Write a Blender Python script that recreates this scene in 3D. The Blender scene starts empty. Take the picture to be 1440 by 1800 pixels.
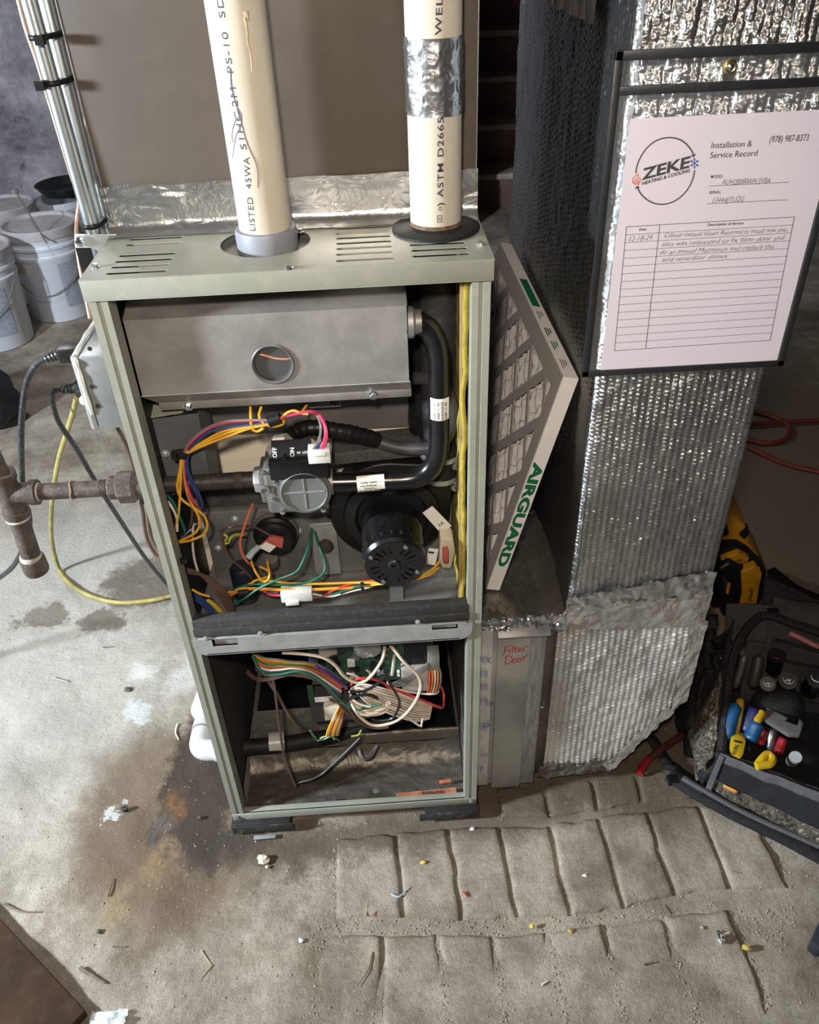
import bpy, bmesh, math, random
import numpy as np
from mathutils import Vector, Matrix, noise

random.seed(7)
SC = bpy.context.scene
COL = SC.collection
PI = math.pi

# ------------------------------------------------------------------ camera
CAM = np.array([0.092677, -0.876129, 1.363516])
RV = np.array([0.9978712, -0.05665901, -0.03229292])
UV = np.array([0.05980644, 0.59758621, 0.79957108])
FV = np.array([0.0260051, 0.79980027, -0.59970264])
cd = bpy.data.cameras.new('camera')
cam = bpy.data.objects.new('camera', cd)
COL.objects.link(cam)
cd.sensor_fit = 'HORIZONTAL'
cd.sensor_width = 36
cd.lens = 36.0
cd.clip_start = 0.01
cam.matrix_world = Matrix(((RV[0], UV[0], -FV[0], CAM[0]), (RV[1], UV[1], -FV[1], CAM[1]),
                           (RV[2], UV[2], -FV[2], CAM[2]), (0, 0, 0, 1)))
SC.camera = cam

# ------------------------------------------------------------------ world, lights, exposure
w = bpy.data.worlds.new('basement_air')
SC.world = w
w.use_nodes = True
w.node_tree.nodes['Background'].inputs[0].default_value = (0.80, 0.86, 1.0, 1)
w.node_tree.nodes['Background'].inputs[1].default_value = 0.24


def lamp(name, kind, loc, target, energy, color, size=0.1, **kw):
    l = bpy.data.lights.new(name, kind)
    l.energy = energy
    l.color = color
    if kind == 'AREA':
        l.shape = 'DISK'
        l.size = size
    else:
        l.shadow_soft_size = size
    for k, v in kw.items():
        setattr(l, k, v)
    o = bpy.data.objects.new(name, l)
    COL.objects.link(o)
    o.location = loc
    d = Vector(target) - Vector(loc)
    o.rotation_euler = d.to_track_quat('-Z', 'Y').to_euler()
    return o


# cool work light standing on the left, warm head lamp of the person taking the picture
lamp('work_light', 'AREA', (-2.1, -0.62, 1.42), (0.1, 0.1, 0.55), 150, (0.80, 0.91, 1.0), 0.22)
lamp('head_lamp', 'SPOT', (0.03, -0.95, 1.56), (0.08, 0.05, 0.72), 54, (1.0, 0.87, 0.72), 0.035,
     spot_size=math.radians(98), spot_blend=0.9)
lamp('fill_lamp', 'POINT', (-1.1, 1.3, 2.2), (0, 0, 0), 60, (0.92, 0.95, 1.0), 0.06)  # unseen fill light, added to lift the dim stairs and buckets

vs = SC.view_settings
vs.view_transform = 'Standard'
vs.look = 'None'
vs.exposure = 0.0
vs.gamma = 1.0
vs.use_curve_mapping = False


# ------------------------------------------------------------------ helpers
def ray(px, py):
    return FV + RV * (px - 720) / 1440 - UV * (py - 900) / 1440


def at(px, py, y=None, z=None, x=None):
    """the point of the place on a plane of known distance, height or side"""
    d = ray(px, py)
    if y is not None:
        t = (y - CAM[1]) / d[1]
    elif z is not None:
        t = (z - CAM[2]) / d[2]
    else:
        t = (x - CAM[0]) / d[0]
    p = CAM + t * d
    return Vector((float(p[0]), float(p[1]), float(p[2])))


def crop(ox, oy, s):
    return lambda pts: [(ox + q[0] / s, oy + q[1] / s) + tuple(q[2:]) for q in pts]


C7 = crop(250, 700, 3.892)
C8 = crop(540, 780, 4.235)
CA = crop(400, 1100, 6.0)
CB = crop(580, 1100, 6.0)


def spline(pts, n=6):
    pts = [Vector(p) for p in pts]
    if len(pts) < 3:
        return pts
    out = []
    P = [pts[0] * 2 - pts[1]] + pts + [pts[-1] * 2 - pts[-2]]
    for i in range(1, len(P) - 2):
        a, b, c, d = P[i - 1], P[i], P[i + 1], P[i + 2]
        for k in range(n):
            t = k / n
            out.append(0.5 * ((2 * b) + (c - a) * t + (2 * a - 5 * b + 4 * c - d) * t * t + (3 * b - a - 3 * c + d) * t ** 3))
    out.append(pts[-1])
    return out


class MB:
    def __init__(s):
        s.v = []
        s.f = []

    def add(s, vs_, fs):
        o = len(s.v)
        s.v += [tuple(p) for p in vs_]
        s.f += [tuple(i + o for i in f) for f in fs]
        return s

    def box(s, x0, x1, y0, y1, z0, z1, M=None):
        P = [(x0, y0, z0), (x1, y0, z0), (x1, y1, z0), (x0, y1, z0), (x0, y0, z1), (x1, y0, z1), (x1, y1, z1), (x0, y1, z1)]
        if M is not None:
            P = [M @ Vector(p) for p in P]
        return s.add(P, [(0, 3, 2, 1), (4, 5, 6, 7), (0, 1, 5, 4), (1, 2, 6, 5), (2, 3, 7, 6), (3, 0, 4, 7)])

    def prism(s, poly, vec):
        """closed polygon of 3D points pushed along vec"""
        n = len(poly)
        poly = [Vector(p) for p in poly]
        vec = Vector(vec)
        P = poly + [p + vec for p in poly]
        F = [tuple(range(n - 1, -1, -1)), tuple(range(n, 2 * n))]
        F += [(i, (i + 1) % n, n + (i + 1) % n, n + i) for i in range(n)]
        return s.add(P, F)

    def tube(s, pts, r, n=8, smooth=0, caps=True, closed=False):
        if smooth:
            pts = spline(pts, smooth)
        pts = [Vector(p) for p in pts]
        m = len(pts)
        R = r if callable(r) else (lambda t: r)
        up = None
        P = []
        for i, p in enumerate(pts):
            if closed:
                t = pts[(i + 1) % m] - pts[i - 1]
            else:
                t = pts[min(i + 1, m - 1)] - pts[max(i - 1, 0)]
            if t.length < 1e-9:
                t = Vector((0, 0, 1))
            t.normalize()
            if up is None:
                up = Vector((0, 0, 1)) if abs(t.z) < 0.9 else Vector((0, 1, 0))
            a = t.cross(up)
            if a.length < 1e-6:
                a = t.orthogonal()
            a.normalize()
            b = a.cross(t).normalized()
            up = b
            rr = R(i / max(m - 1, 1))
            for k in range(n):
                th = 2 * PI * k / n
                P.append(p + a * (rr * math.cos(th)) + b * (rr * math.sin(th)))
        F = []
        for i in range(m if closed else m - 1):
            for k in range(n):
                F.append((i * n + k, i * n + (k + 1) % n, ((i + 1) % m) * n + (k + 1) % n, ((i + 1) % m) * n + k))
        if caps and not closed:
            F.append(tuple(range(n - 1, -1, -1)))
            F.append(tuple(range((m - 1) * n, m * n)))
        return s.add(P, F)

    def cyl(s, p0, p1, r, n=20, r1=None):
        r1 = r if r1 is None else r1
        return s.tube([p0, p1], lambda t: r + (r1 - r) * t, n)

    def lathe(s, prof, o, axis=(0, 0, 1), n=28, ref=None, ring=False):
        """profile of (radius, height) turned about an axis"""
        ax = Vector(axis).normalized()
        a = (Vector(ref) if ref else ax.orthogonal()).normalized()
        b = ax.cross(a)
        o = Vector(o)
        P = []
        for r, h in prof:
            for k in range(n):
                th = 2 * PI * k / n
                P.append(o + ax * h + a * (r * math.cos(th)) + b * (r * math.sin(th)))
        F = []
        m = len(prof)
        for i in range(m if ring else m - 1):
            for k in range(n):
                i2 = (i + 1) % m
                F.append((i * n + k, i * n + (k + 1) % n, i2 * n + (k + 1) % n, i2 * n + k))
        if ring:
            return s.add(P, F)
        F.append(tuple(range(n - 1, -1, -1)))
        F.append(tuple(range((m - 1) * n, m * n)))
        return s.add(P, F)

    def ball(s, c, rx, ry=None, rz=None, n=12, m=8, jit=0, seed=0):
        ry = ry or rx
        rz = rz or rx
        rnd = random.Random(seed)
        P = []
        for i in range(m + 1):
            ph = PI * i / m
            for k in range(n):
                th = 2 * PI * k / n
                q = 1 + jit * (rnd.random() - 0.5)
                P.append((c[0] + rx * q * math.sin(ph) * math.cos(th), c[1] + ry * q * math.sin(ph) * math.sin(th), c[2] + rz * q * math.cos(ph)))
        F = []
        for i in range(m):
            for k in range(n):
                F.append((i * n + k, (i + 1) * n + k, (i + 1) * n + (k + 1) % n, i * n + (k + 1) % n))
        return s.add(P, F)

    def hexbolt(s, p, axis, r=0.0045, h=0.004):
        p = Vector(p)
        ax = Vector(axis).normalized()
        s.lathe([(r * 1.35, 0), (r * 1.35, 0.0008), (r * 1.1, 0.001)], p, ax, 16)
        s.lathe([(r, 0.0008), (r, h), (r * 0.8, h + 0.0006)], p, ax, 6)
        return s

    def gridpts(s, G):
        """G: array rows x cols x 3"""
        G = np.asarray(G)
        a, b, _ = G.shape
        o = len(s.v)
        s.v += [tuple(p) for p in G.reshape(-1, 3).tolist()]
        for i in range(a - 1):
            for j in range(b - 1):
                k = o + i * b + j
                s.f.append((k, k + 1, k + b + 1, k + b))
        return s


MESHCOUNT = {}


def link_mesh(name, me, mat, parent=None, base=None):
    o = bpy.data.objects.new(name, me)
    COL.objects.link(o)
    if mat is not None:
        me.materials.append(mat)
    if parent is not None:
        o.parent = parent
        b = Vector((0, 0, 0))
        q = parent
        while q is not None:
            b += q.location
            q = q.parent
        o.location = -b
    return o


def obj(name, mb, mat, parent=None, smooth=True, ang=35, bevel=0, seg=2, solid=0):
    me = bpy.data.meshes.new(name)
    me.from_pydata(mb.v, [], mb.f)
    me.validate()
    if bevel == 0 or solid:
        bm = bmesh.new()
        bm.from_mesh(me)
        bmesh.ops.recalc_face_normals(bm, faces=bm.faces)
        bm.to_mesh(me)
        bm.free()
    if bevel:
        bm = bmesh.new()
        bm.from_mesh(me)
        bmesh.ops.recalc_face_normals(bm, faces=bm.faces)
        es = [e for e in bm.edges if len(e.link_faces) == 2 and e.calc_face_angle(0) > 0.5]
        try:
            bmesh.ops.bevel(bm, geom=es, offset=bevel, segments=seg, affect='EDGES', profile=0.5, clamp_overlap=True)
        except Exception:
            pass
        bm.to_mesh(me)
        bm.free()
    if smooth and not solid:
        me.shade_smooth()
        me.set_sharp_from_angle(angle=math.radians(ang))
    o = link_mesh(name, me, mat, parent)
    if solid:
        m = o.modifiers.new('thickness', 'SOLIDIFY')
        m.thickness = abs(solid)
        m.offset = -1 if solid > 0 else 1
    return o


def gridobj(name, G, mat, parent=None, solid=0):
    G = np.asarray(G, dtype=np.float32)
    a, b, _ = G.shape
    me = bpy.data.meshes.new(name)
    nv, nf = a * b, (a - 1) * (b - 1)
    me.vertices.add(nv)
    me.vertices.foreach_set('co', G.reshape(-1))
    i, j = np.meshgrid(np.arange(a - 1), np.arange(b - 1), indexing='ij')
    k = (i * b + j).reshape(-1)
    F = np.stack([k, k + 1, k + b + 1, k + b], 1).astype(np.int32)
    me.loops.add(nf * 4)
    me.loops.foreach_set('vertex_index', F.reshape(-1))
    me.polygons.add(nf)
    me.polygons.foreach_set('loop_start', (np.arange(nf) * 4).astype(np.int32))
    me.update(calc_edges=True)
    me.validate()
    me.shade_smooth()
    o = link_mesh(name, me, mat, parent)
    if solid:
        m = o.modifiers.new('thickness', 'SOLIDIFY')
        m.thickness = abs(solid)
        m.offset = -1 if solid > 0 else 1
    return o


def thing(name, label, cat, loc=(0, 0, 0), group=None):
    o = bpy.data.objects.new(name, None)
    COL.objects.link(o)
    o.location = loc
    o.empty_display_size = 0.05
    o['label'] = label
    o['category'] = cat
    if group:
        o['group'] = group
    return o


def tag(o, label, cat, group=None):
    o['label'] = label
    o['category'] = cat
    if group:
        o['group'] = group
    return o


def struct(o, label=None):
    o['kind'] = 'structure'
    if label:
        o['label'] = label
    return o


# smooth value noise on arrays, for crumpled sheets
def vnoise(x, y, seed=0):
    def h(i, j):
        n = (i * 374761393 + j * 668265263 + seed * 982451653) & 0x7fffffff
        n = ((n ^ (n >> 13)) * 1274126177) & 0x7fffffff
        return ((n ^ (n >> 16)) & 0xffff) / 65535.0
    x = np.asarray(x, float)
    y = np.asarray(y, float)
    xi = np.floor(x).astype(np.int64)
    yi = np.floor(y).astype(np.int64)
    fx = x - xi
    fy = y - yi
    fx = fx * fx * (3 - 2 * fx)
    fy = fy * fy * (3 - 2 * fy)
    a = h(xi, yi) * (1 - fx) + h(xi + 1, yi) * fx
    b = h(xi, yi + 1) * (1 - fx) + h(xi + 1, yi + 1) * fx
    return (a * (1 - fy) + b * fy) * 2 - 1


def fbm(x, y, seed=0, o=4):
    r = 0
    a = 1
    for k in range(o):
        r = r + a * vnoise(x * 2 ** k, y * 2 ** k, seed + k * 17)
        a *= 0.5
    return r


# ------------------------------------------------------------------ materials
MATS = {}


def M(name, col, rough=0.5, metal=0.0, var=0.15, vscale=18, bump=0.0, bscale=150, spec=0.5, col2=None, mix=None,
      stretch=None, alpha=1.0, dust=0.0, coat=0.0):
    if name in MATS:
        return MATS[name]
    m = bpy.data.materials.new(name)
    m.use_nodes = True
    nt = m.node_tree
    N = nt.nodes
    L = nt.links
    b = N['Principled BSDF']
    tc = N.new('ShaderNodeTexCoord')
    mp = N.new('ShaderNodeMapping')
    L.new(tc.outputs['Object'], mp.inputs['Vector'])
    if stretch:
        mp.inputs['Scale'].default_value = stretch
    n1 = N.new('ShaderNodeTexNoise')
    n1.inputs['Scale'].default_value = vscale
    n1.inputs['Detail'].default_value = 6
    n1.inputs['Roughness'].default_value = 0.62
    L.new(mp.outputs[0], n1.inputs['Vector'])
    rp = N.new('ShaderNodeValToRGB')
    c2 = col2 if col2 else tuple(max(0, c * (1 - var)) for c in col)
    c1 = col if col2 else tuple(min(1, c * (1 + var * 0.6)) for c in col)
    lo, hi = mix if mix else (0.35, 0.65)
    rp.color_ramp.elements[0].position = lo
    rp.color_ramp.elements[1].position = hi
    rp.color_ramp.elements[0].color = (*c2, 1)
    rp.color_ramp.elements[1].color = (*c1, 1)
    L.new(n1.outputs['Fac'], rp.inputs[0])
    out = rp.outputs[0]
    if dust:
        n3 = N.new('ShaderNodeTexNoise')
        n3.inputs['Scale'].default_value = vscale * 5
        n3.inputs['Detail'].default_value = 8
        L.new(tc.outputs['Object'], n3.inputs['Vector'])
        r3 = N.new('ShaderNodeValToRGB')
        r3.color_ramp.elements[0].position = 0.52
        r3.color_ramp.elements[1].position = 0.72
        L.new(n3.outputs['Fac'], r3.inputs[0])
        ml = N.new('ShaderNodeMath')
        ml.operation = 'MULTIPLY'
        ml.inputs[1].default_value = dust
        L.new(r3.outputs[0], ml.inputs[0])
        mx = N.new('ShaderNodeMix')
        mx.data_type = 'RGBA'
        mx.inputs['B'].default_value = (0.42, 0.36, 0.28, 1)
        L.new(ml.outputs[0], mx.inputs['Factor'])
        L.new(out, mx.inputs['A'])
        out = mx.outputs['Result']
    L.new(out, b.inputs['Base Color'])
    b.inputs['Roughness'].default_value = rough
    b.inputs['Metallic'].default_value = metal
    b.inputs['Specular IOR Level'].default_value = spec
    b.inputs['Coat Weight'].default_value = coat
    if alpha < 1:
        b.inputs['Alpha'].default_value = alpha
    if bump:
        n2 = N.new('ShaderNodeTexNoise')
        n2.inputs['Scale'].default_value = bscale
        n2.inputs['Detail'].default_value = 5
        L.new(mp.outputs[0], n2.inputs['Vector'])
        bp = N.new('ShaderNodeBump')
        bp.inputs['Strength'].default_value = bump
        bp.inputs['Distance'].default_value = 0.002
        L.new(n2.outputs['Fac'], bp.inputs['Height'])
        L.new(bp.outputs[0], b.inputs['Normal'])
    MATS[name] = m
    return m


cab = M('cabinet_paint', (0.265, 0.273, 0.228), 0.42, 0, 0.10, 9, 0.08, 300, dust=0.28)
cabd = M('cabinet_inside_steel', (0.30, 0.30, 0.29), 0.5, 0.35, 0.25, 12, 0.1, 200, dust=0.3)
galv = M('galvanised_steel', (0.40, 0.41, 0.40), 0.42, 0.45, 0.16, 45, 0.05, 300)
galvd = M('dull_galvanised_steel', (0.24, 0.24, 0.24), 0.5, 0.6, 0.2, 30, 0.08, 250, dust=0.25)
alum = M('cast_aluminium', (0.185, 0.185, 0.175), 0.48, 0.55, 0.12, 60, 0.12, 500)
alumz = M('burner_box_steel', (0.40, 0.38, 0.365), 0.5, 0.72, 0.18, 22, 0.10, 260, dust=0.12)
chrome = M('bright_zinc', (0.72, 0.74, 0.76), 0.22, 1.0, 0.1, 50)
brownp = M('brown_coil_cabinet_paint', (0.092, 0.074, 0.062), 0.40, 0, 0.06, 5, 0.02, 300, dust=0.04)
blackp = M('black_plastic', (0.008, 0.008, 0.009), 0.42, 0, 0.3, 30, 0.03, 200, spec=0.35, dust=0.012)
blackm = M('black_enamel', (0.007, 0.007, 0.008), 0.25, 0, 0.3, 30, 0.02, 200, spec=0.5, dust=0.012)
rubber = M('black_rubber', (0.012, 0.012, 0.013), 0.6, 0, 0.3, 40, 0.1, 200, spec=0.35, dust=0.05)
darkb = M('dark_blower_steel', (0.010, 0.011, 0.014), 0.5, 0.2, 0.3, 14, 0.05, 100, spec=0.3, dust=0.02)
gasket = M('charcoal_foam_gasket', (0.026, 0.025, 0.023), 0.8, 0, 0.2, 30, 0.08, 300, dust=0.06)
cream = M('cream_insulation_board', (0.70, 0.63, 0.52), 0.75, 0, 0.08, 8, 0.06, 120, stretch=(1, 1, 6))
pvc = M('aged_pvc', (0.52, 0.47, 0.385), 0.38, 0, 0.06, 10, 0.02, 100, dust=0.14)
pvcw = M('white_pvc', (0.54, 0.55, 0.55), 0.3, 0, 0.06, 20, 0.02, 100, dust=0.08)
greyr = M('grey_pvc_coupling', (0.20, 0.21, 0.235), 0.5, 0, 0.1, 30, 0.03, 100, dust=0.05)
iron = M('black_iron_pipe', (0.085, 0.062, 0.052), 0.62, 0.25, 0.35, 40, 0.35, 350, dust=0.16)
fiber = M('yellow_fibreglass', (0.38, 0.29, 0.03), 0.9, 0, 0.35, 60, 0.6, 250, col2=(0.23, 0.18, 0.02))
fiberd = M('dusty_dark_insulation', (0.028, 0.026, 0.023), 0.95, 0, 0.5, 40, 0.8, 160, dust=0.12)
paper = M('white_paper', (0.55, 0.485, 0.53), 0.6, 0, 0.02, 6)
sticker = M('white_sticker', (0.80, 0.78, 0.75), 0.5, 0, 0.03, 40)
stickert = M('cream_sticker', (0.74, 0.70, 0.60), 0.5, 0, 0.04, 40)
ink = M('black_ink', (0.012, 0.012, 0.014), 0.6, 0, 0.1, 40)
inkp = M('pen_ink', (0.035, 0.035, 0.045), 0.6, 0, 0.1, 40)
inkf = M('faded_pipe_print', (0.03, 0.03, 0.05), 0.6, 0, 0.4, 60)
inkr = M('red_ink', (0.60, 0.09, 0.07), 0.6, 0, 0.1, 40)
inkm = M('red_marker', (0.50, 0.045, 0.02), 0.6, 0, 0.15, 40)
inkb = M('blue_ink', (0.05, 0.14, 0.45), 0.6, 0, 0.1, 40)
inkn = M('navy_tape_print', (0.04, 0.06, 0.25), 0.5, 0, 0.2, 60)
green = M('green_print', (0.0, 0.13, 0.05), 0.55, 0, 0.1, 40)
card = M('grey_cardboard', (0.40, 0.37, 0.37), 0.75, 0, 0.06, 30, 0.04, 300)
cardw = M('white_coated_cardboard', (0.78, 0.75, 0.74), 0.5, 0, 0.03, 30)
media = M('pleated_filter_media', (0.74, 0.70, 0.70), 0.9, 0, 0.10, 50, 0.2, 400)
pcb = M('green_circuit_board', (0.022, 0.075, 0.048), 0.5, 0, 0.35, 160, 0.3, 500)
beige = M('beige_nylon', (0.60, 0.55, 0.44), 0.5, 0, 0.06, 40)
wnylon = M('white_nylon', (0.66, 0.67, 0.62), 0.42, 0, 0.05, 40)
redp = M('red_plastic', (0.24, 0.010, 0.014), 0.4, 0, 0.1, 40)
redf = M('red_plug_plastic', (0.48, 0.10, 0.08), 0.45, 0, 0.1, 40)
cyanp = M('pale_blue_plastic', (0.36, 0.45, 0.50), 0.3, 0, 0.1, 40)
copper = M('copper_tube', (0.55, 0.33, 0.24), 0.42, 0.5, 0.2, 30)
brass = M('brass', (0.65, 0.50, 0.22), 0.3, 1.0, 0.1, 30)
orange_l = M('orange_warning_print', (0.36, 0.10, 0.04), 0.6, 0, 0.4, 60)


def wmat(n, c):
    return M('wire_' + n, c, 0.4, 0, 0.08, 60)


WC = dict(yellow=(0.70, 0.36, 0.025), orange=(0.72, 0.20, 0.02), pink=(0.62, 0.045, 0.12), red=(0.55, 0.04, 0.03),
          blue=(0.025, 0.045, 0.16), green=(0.012, 0.12, 0.07), white=(0.62, 0.56, 0.50), cream=(0.64, 0.52, 0.40),
          brown=(0.085, 0.048, 0.036), grey=(0.16, 0.15, 0.14), black=(0.012, 0.012, 0.013), purple=(0.14, 0.03, 0.16),
          coral=(0.62, 0.13, 0.07), lime=(0.42, 0.46, 0.05))
WM = {k: wmat(k, v) for k, v in WC.items()}


def nodes_of(name, rough=0.5, metal=0.0):
    m = bpy.data.materials.new(name)
    m.use_nodes = True
    nt = m.node_tree
    b = nt.nodes['Principled BSDF']
    b.inputs['Roughness'].default_value = rough
    b.inputs['Metallic'].default_value = metal
    return m, nt, nt.nodes, nt.links, b


def foil_mat(name, col, rough, scale, strength, dist=0.002, stretch=(1, 1, 1), dust=0.0, vor=True):
    m, nt, N, L, b = nodes_of(name, rough, 1.0)
    tc = N.new('ShaderNodeTexCoord')
    mp = N.new('ShaderNodeMapping')
    mp.inputs['Scale'].default_value = stretch
    L.new(tc.outputs['Object'], mp.inputs[0])
    n = N.new('ShaderNodeTexNoise')
    n.inputs['Scale'].default_value = scale * 0.6
    n.inputs['Detail'].default_value = 4
    n.inputs['Distortion'].default_value = 1.2
    L.new(mp.outputs[0], n.inputs['Vector'])
    h = n.outputs['Fac']
    if vor:
        v = N.new('ShaderNodeTexVoronoi')
        v.feature = 'F1'
        v.inputs['Scale'].default_value = scale
        mixv = N.new('ShaderNodeMix')
        mixv.data_type = 'RGBA'
        mixv.inputs['Factor'].default_value = 0.12
        L.new(mp.outputs[0], mixv.inputs['A'])
        L.new(n.outputs['Color'], mixv.inputs['B'])
        L.new(mixv.outputs['Result'], v.inputs['Vector'])
        ad = N.new('ShaderNodeMath')
        ad.operation = 'ADD'
        L.new(v.outputs['Distance'], ad.inputs[0])
        L.new(n.outputs['Fac'], ad.inputs[1])
        h = ad.outputs[0]
    bp = N.new('ShaderNodeBump')
    bp.inputs['Strength'].default_value = strength
    bp.inputs['Distance'].default_value = dist
    L.new(h, bp.inputs['Height'])
    L.new(bp.outputs[0], b.inputs['Normal'])
    n2 = N.new('ShaderNodeTexNoise')
    n2.inputs['Scale'].default_value = 7
    n2.inputs['Detail'].default_value = 7
    L.new(tc.outputs['Object'], n2.inputs['Vector'])
    rp = N.new('ShaderNodeValToRGB')
    rp.color_ramp.elements[0].position = 0.40
    rp.color_ramp.elements[1].position = 0.62
    rp.color_ramp.elements[0].color = (*[c * (1 - 0.25 - dust * 0.3) for c in col], 1)
    rp.color_ramp.elements[1].color = (*col, 1)
    L.new(n2.outputs['Fac'], rp.inputs[0])
    L.new(rp.outputs[0], b.inputs['Base Color'])
    if dust:
        b.inputs['Metallic'].default_value = 1 - dust
    return m


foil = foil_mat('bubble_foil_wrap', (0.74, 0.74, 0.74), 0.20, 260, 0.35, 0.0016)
foilf = foil_mat('boot_foil_wrap', (0.80, 0.79, 0.76), 0.36, 220, 0.25, 0.0014, dust=0.25)
tape = foil_mat('foil_tape', (0.78, 0.78, 0.78), 0.30, 40, 0.30, 0.002)
taped = foil_mat('dirty_foil_tape', (0.17, 0.15, 0.125), 0.45, 26, 0.45, 0.003, dust=0.4)
tapew = foil_mat('printed_foil_tape', (0.80, 0.79, 0.78), 0.32, 60, 0.2, 0.002, dust=0.35)
spangle = foil_mat('filter_door_galvanised', (0.44, 0.44, 0.42), 0.45, 90, 0.03, 0.001, dust=0.55)
conduitm = M('zinc_conduit', (0.62, 0.66, 0.67), 0.30, 0.9, 0.08, 30, 0.04, 200)

# ------------------------------------------------------------------ lettering
_TX = {}


def text_flat(s, bold=0.0, shear=0.0, spacing=1.0):
    key = (s, bold, shear, spacing)
    if key in _TX:
        return _TX[key]
    c = bpy.data.curves.new('lettering', 'FONT')
    c.body = s
    c.size = 1.0
    c.offset = bold
    c.shear = shear
    c.space_character = spacing
    c.resolution_u = 3
    o = bpy.data.objects.new('lettering', c)
    me = bpy.data.meshes.new_from_object(o)
    V = [(v.co.x, v.co.y) for v in me.vertices]
    F = [tuple(p.vertices) for p in me.polygons]
    bpy.data.objects.remove(o)
    bpy.data.curves.remove(c)
    bpy.data.meshes.remove(me)
    _TX[key] = (V, F)
    return V, F


CAPH = max(y for x, y in text_flat('H')[0])


def text_mb(mb, s, o, xd, yd, height, width=None, bold=0.0, shear=0.0, spacing=1.0, lift=0.0004, jitter=0.0):
    """o: left end of the base line; xd, yd: directions; height of a capital; width: whole string"""
    V, F = text_flat(s, bold, shear, spacing)
    if not V:
        return mb
    xd = Vector(xd).normalized()
    yd = Vector(yd).normalized()
    n = xd.cross(yd).normalized()
    sy = height / CAPH
    x0 = min(v[0] for v in V)
    x1 = max(v[0] for v in V)
    sx = width / (x1 - x0) if width else sy
    P = []
    for x, y in V:
        X = (x - x0) * sx
        Y = y * sy
        if jitter:
            Y += jitter * height * (math.sin(X / height * 1.7) + 0.6 * math.sin(X / height * 3.9 + 1.3))
            X += jitter * 0.6 * height * math.sin(X / height * 2.6)
        P.append(Vector(o) + xd * X + yd * Y + n * lift)
    mb.add(P, F)
    return mb


def text_obj(name, s, o, xd, yd, height, mat, parent, **kw):
    mb = MB()
    text_mb(mb, s, o, xd, yd, height, **kw)
    return flatobj(name, mb, mat, parent)


def flatobj(name, mb, mat, parent):
    me = bpy.data.meshes.new(name)
    me.from_pydata(mb.v, [], mb.f)
    me.update()
    return link_mesh(name, me, mat, parent)


def holed_plate(outer, holes, tomap):
    """flat plate with holes: 2D loops triangulated, mapped to 3D"""
    from mathutils.geometry import delaunay_2d_cdt
    V, E = [], []
    for lp in [outer] + holes:
        o = len(V)
        V += [Vector((p[0], p[1])) for p in lp]
        E += [(o + i, o + (i + 1) % len(lp)) for i in range(len(lp))]
    vo, eo, fo = delaunay_2d_cdt(V, E, [], 0, 1e-7)[:3]

    def inside(x, y, poly):
        c = False
        j = len(poly) - 1
        for i in range(len(poly)):
            if (poly[i][1] > y) != (poly[j][1] > y) and x < (poly[j][0] - poly[i][0]) * (y - poly[i][1]) / (poly[j][1] - poly[i][1]) + poly[i][0]:
                c = not c
            j = i
        return c
    F = []
    for f in fo:
        cx = sum(vo[i].x for i in f) / len(f)
        cy = sum(vo[i].y for i in f) / len(f)
        if inside(cx, cy, outer) and not any(inside(cx, cy, h) for h in holes):
            F.append(tuple(f))
    return MB().add([tomap(v.x, v.y) for v in vo], F)


def circ(cx, cy, r, n=40, ry=None):
    ry = ry or r
    return [(cx + r * math.cos(2 * PI * k / n), cy + ry * math.sin(2 * PI * k / n)) for k in range(n)]


def slot(x0, y0, x1, y1, r, n=5):
    a = math.atan2(y1 - y0, x1 - x0)
    P = []
    for k in range(n + 1):
        t = a - PI / 2 + PI * k / n
        P.append((x1 + r * math.cos(t), y1 + r * math.sin(t)))
    for k in range(n + 1):
        t = a + PI / 2 + PI * k / n
        P.append((x0 + r * math.cos(t), y0 + r * math.sin(t)))
    return P

# ================================================================== THE SETTING
def fl(px, py, z=0.0):
    return at(px, py, z=z)


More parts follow.
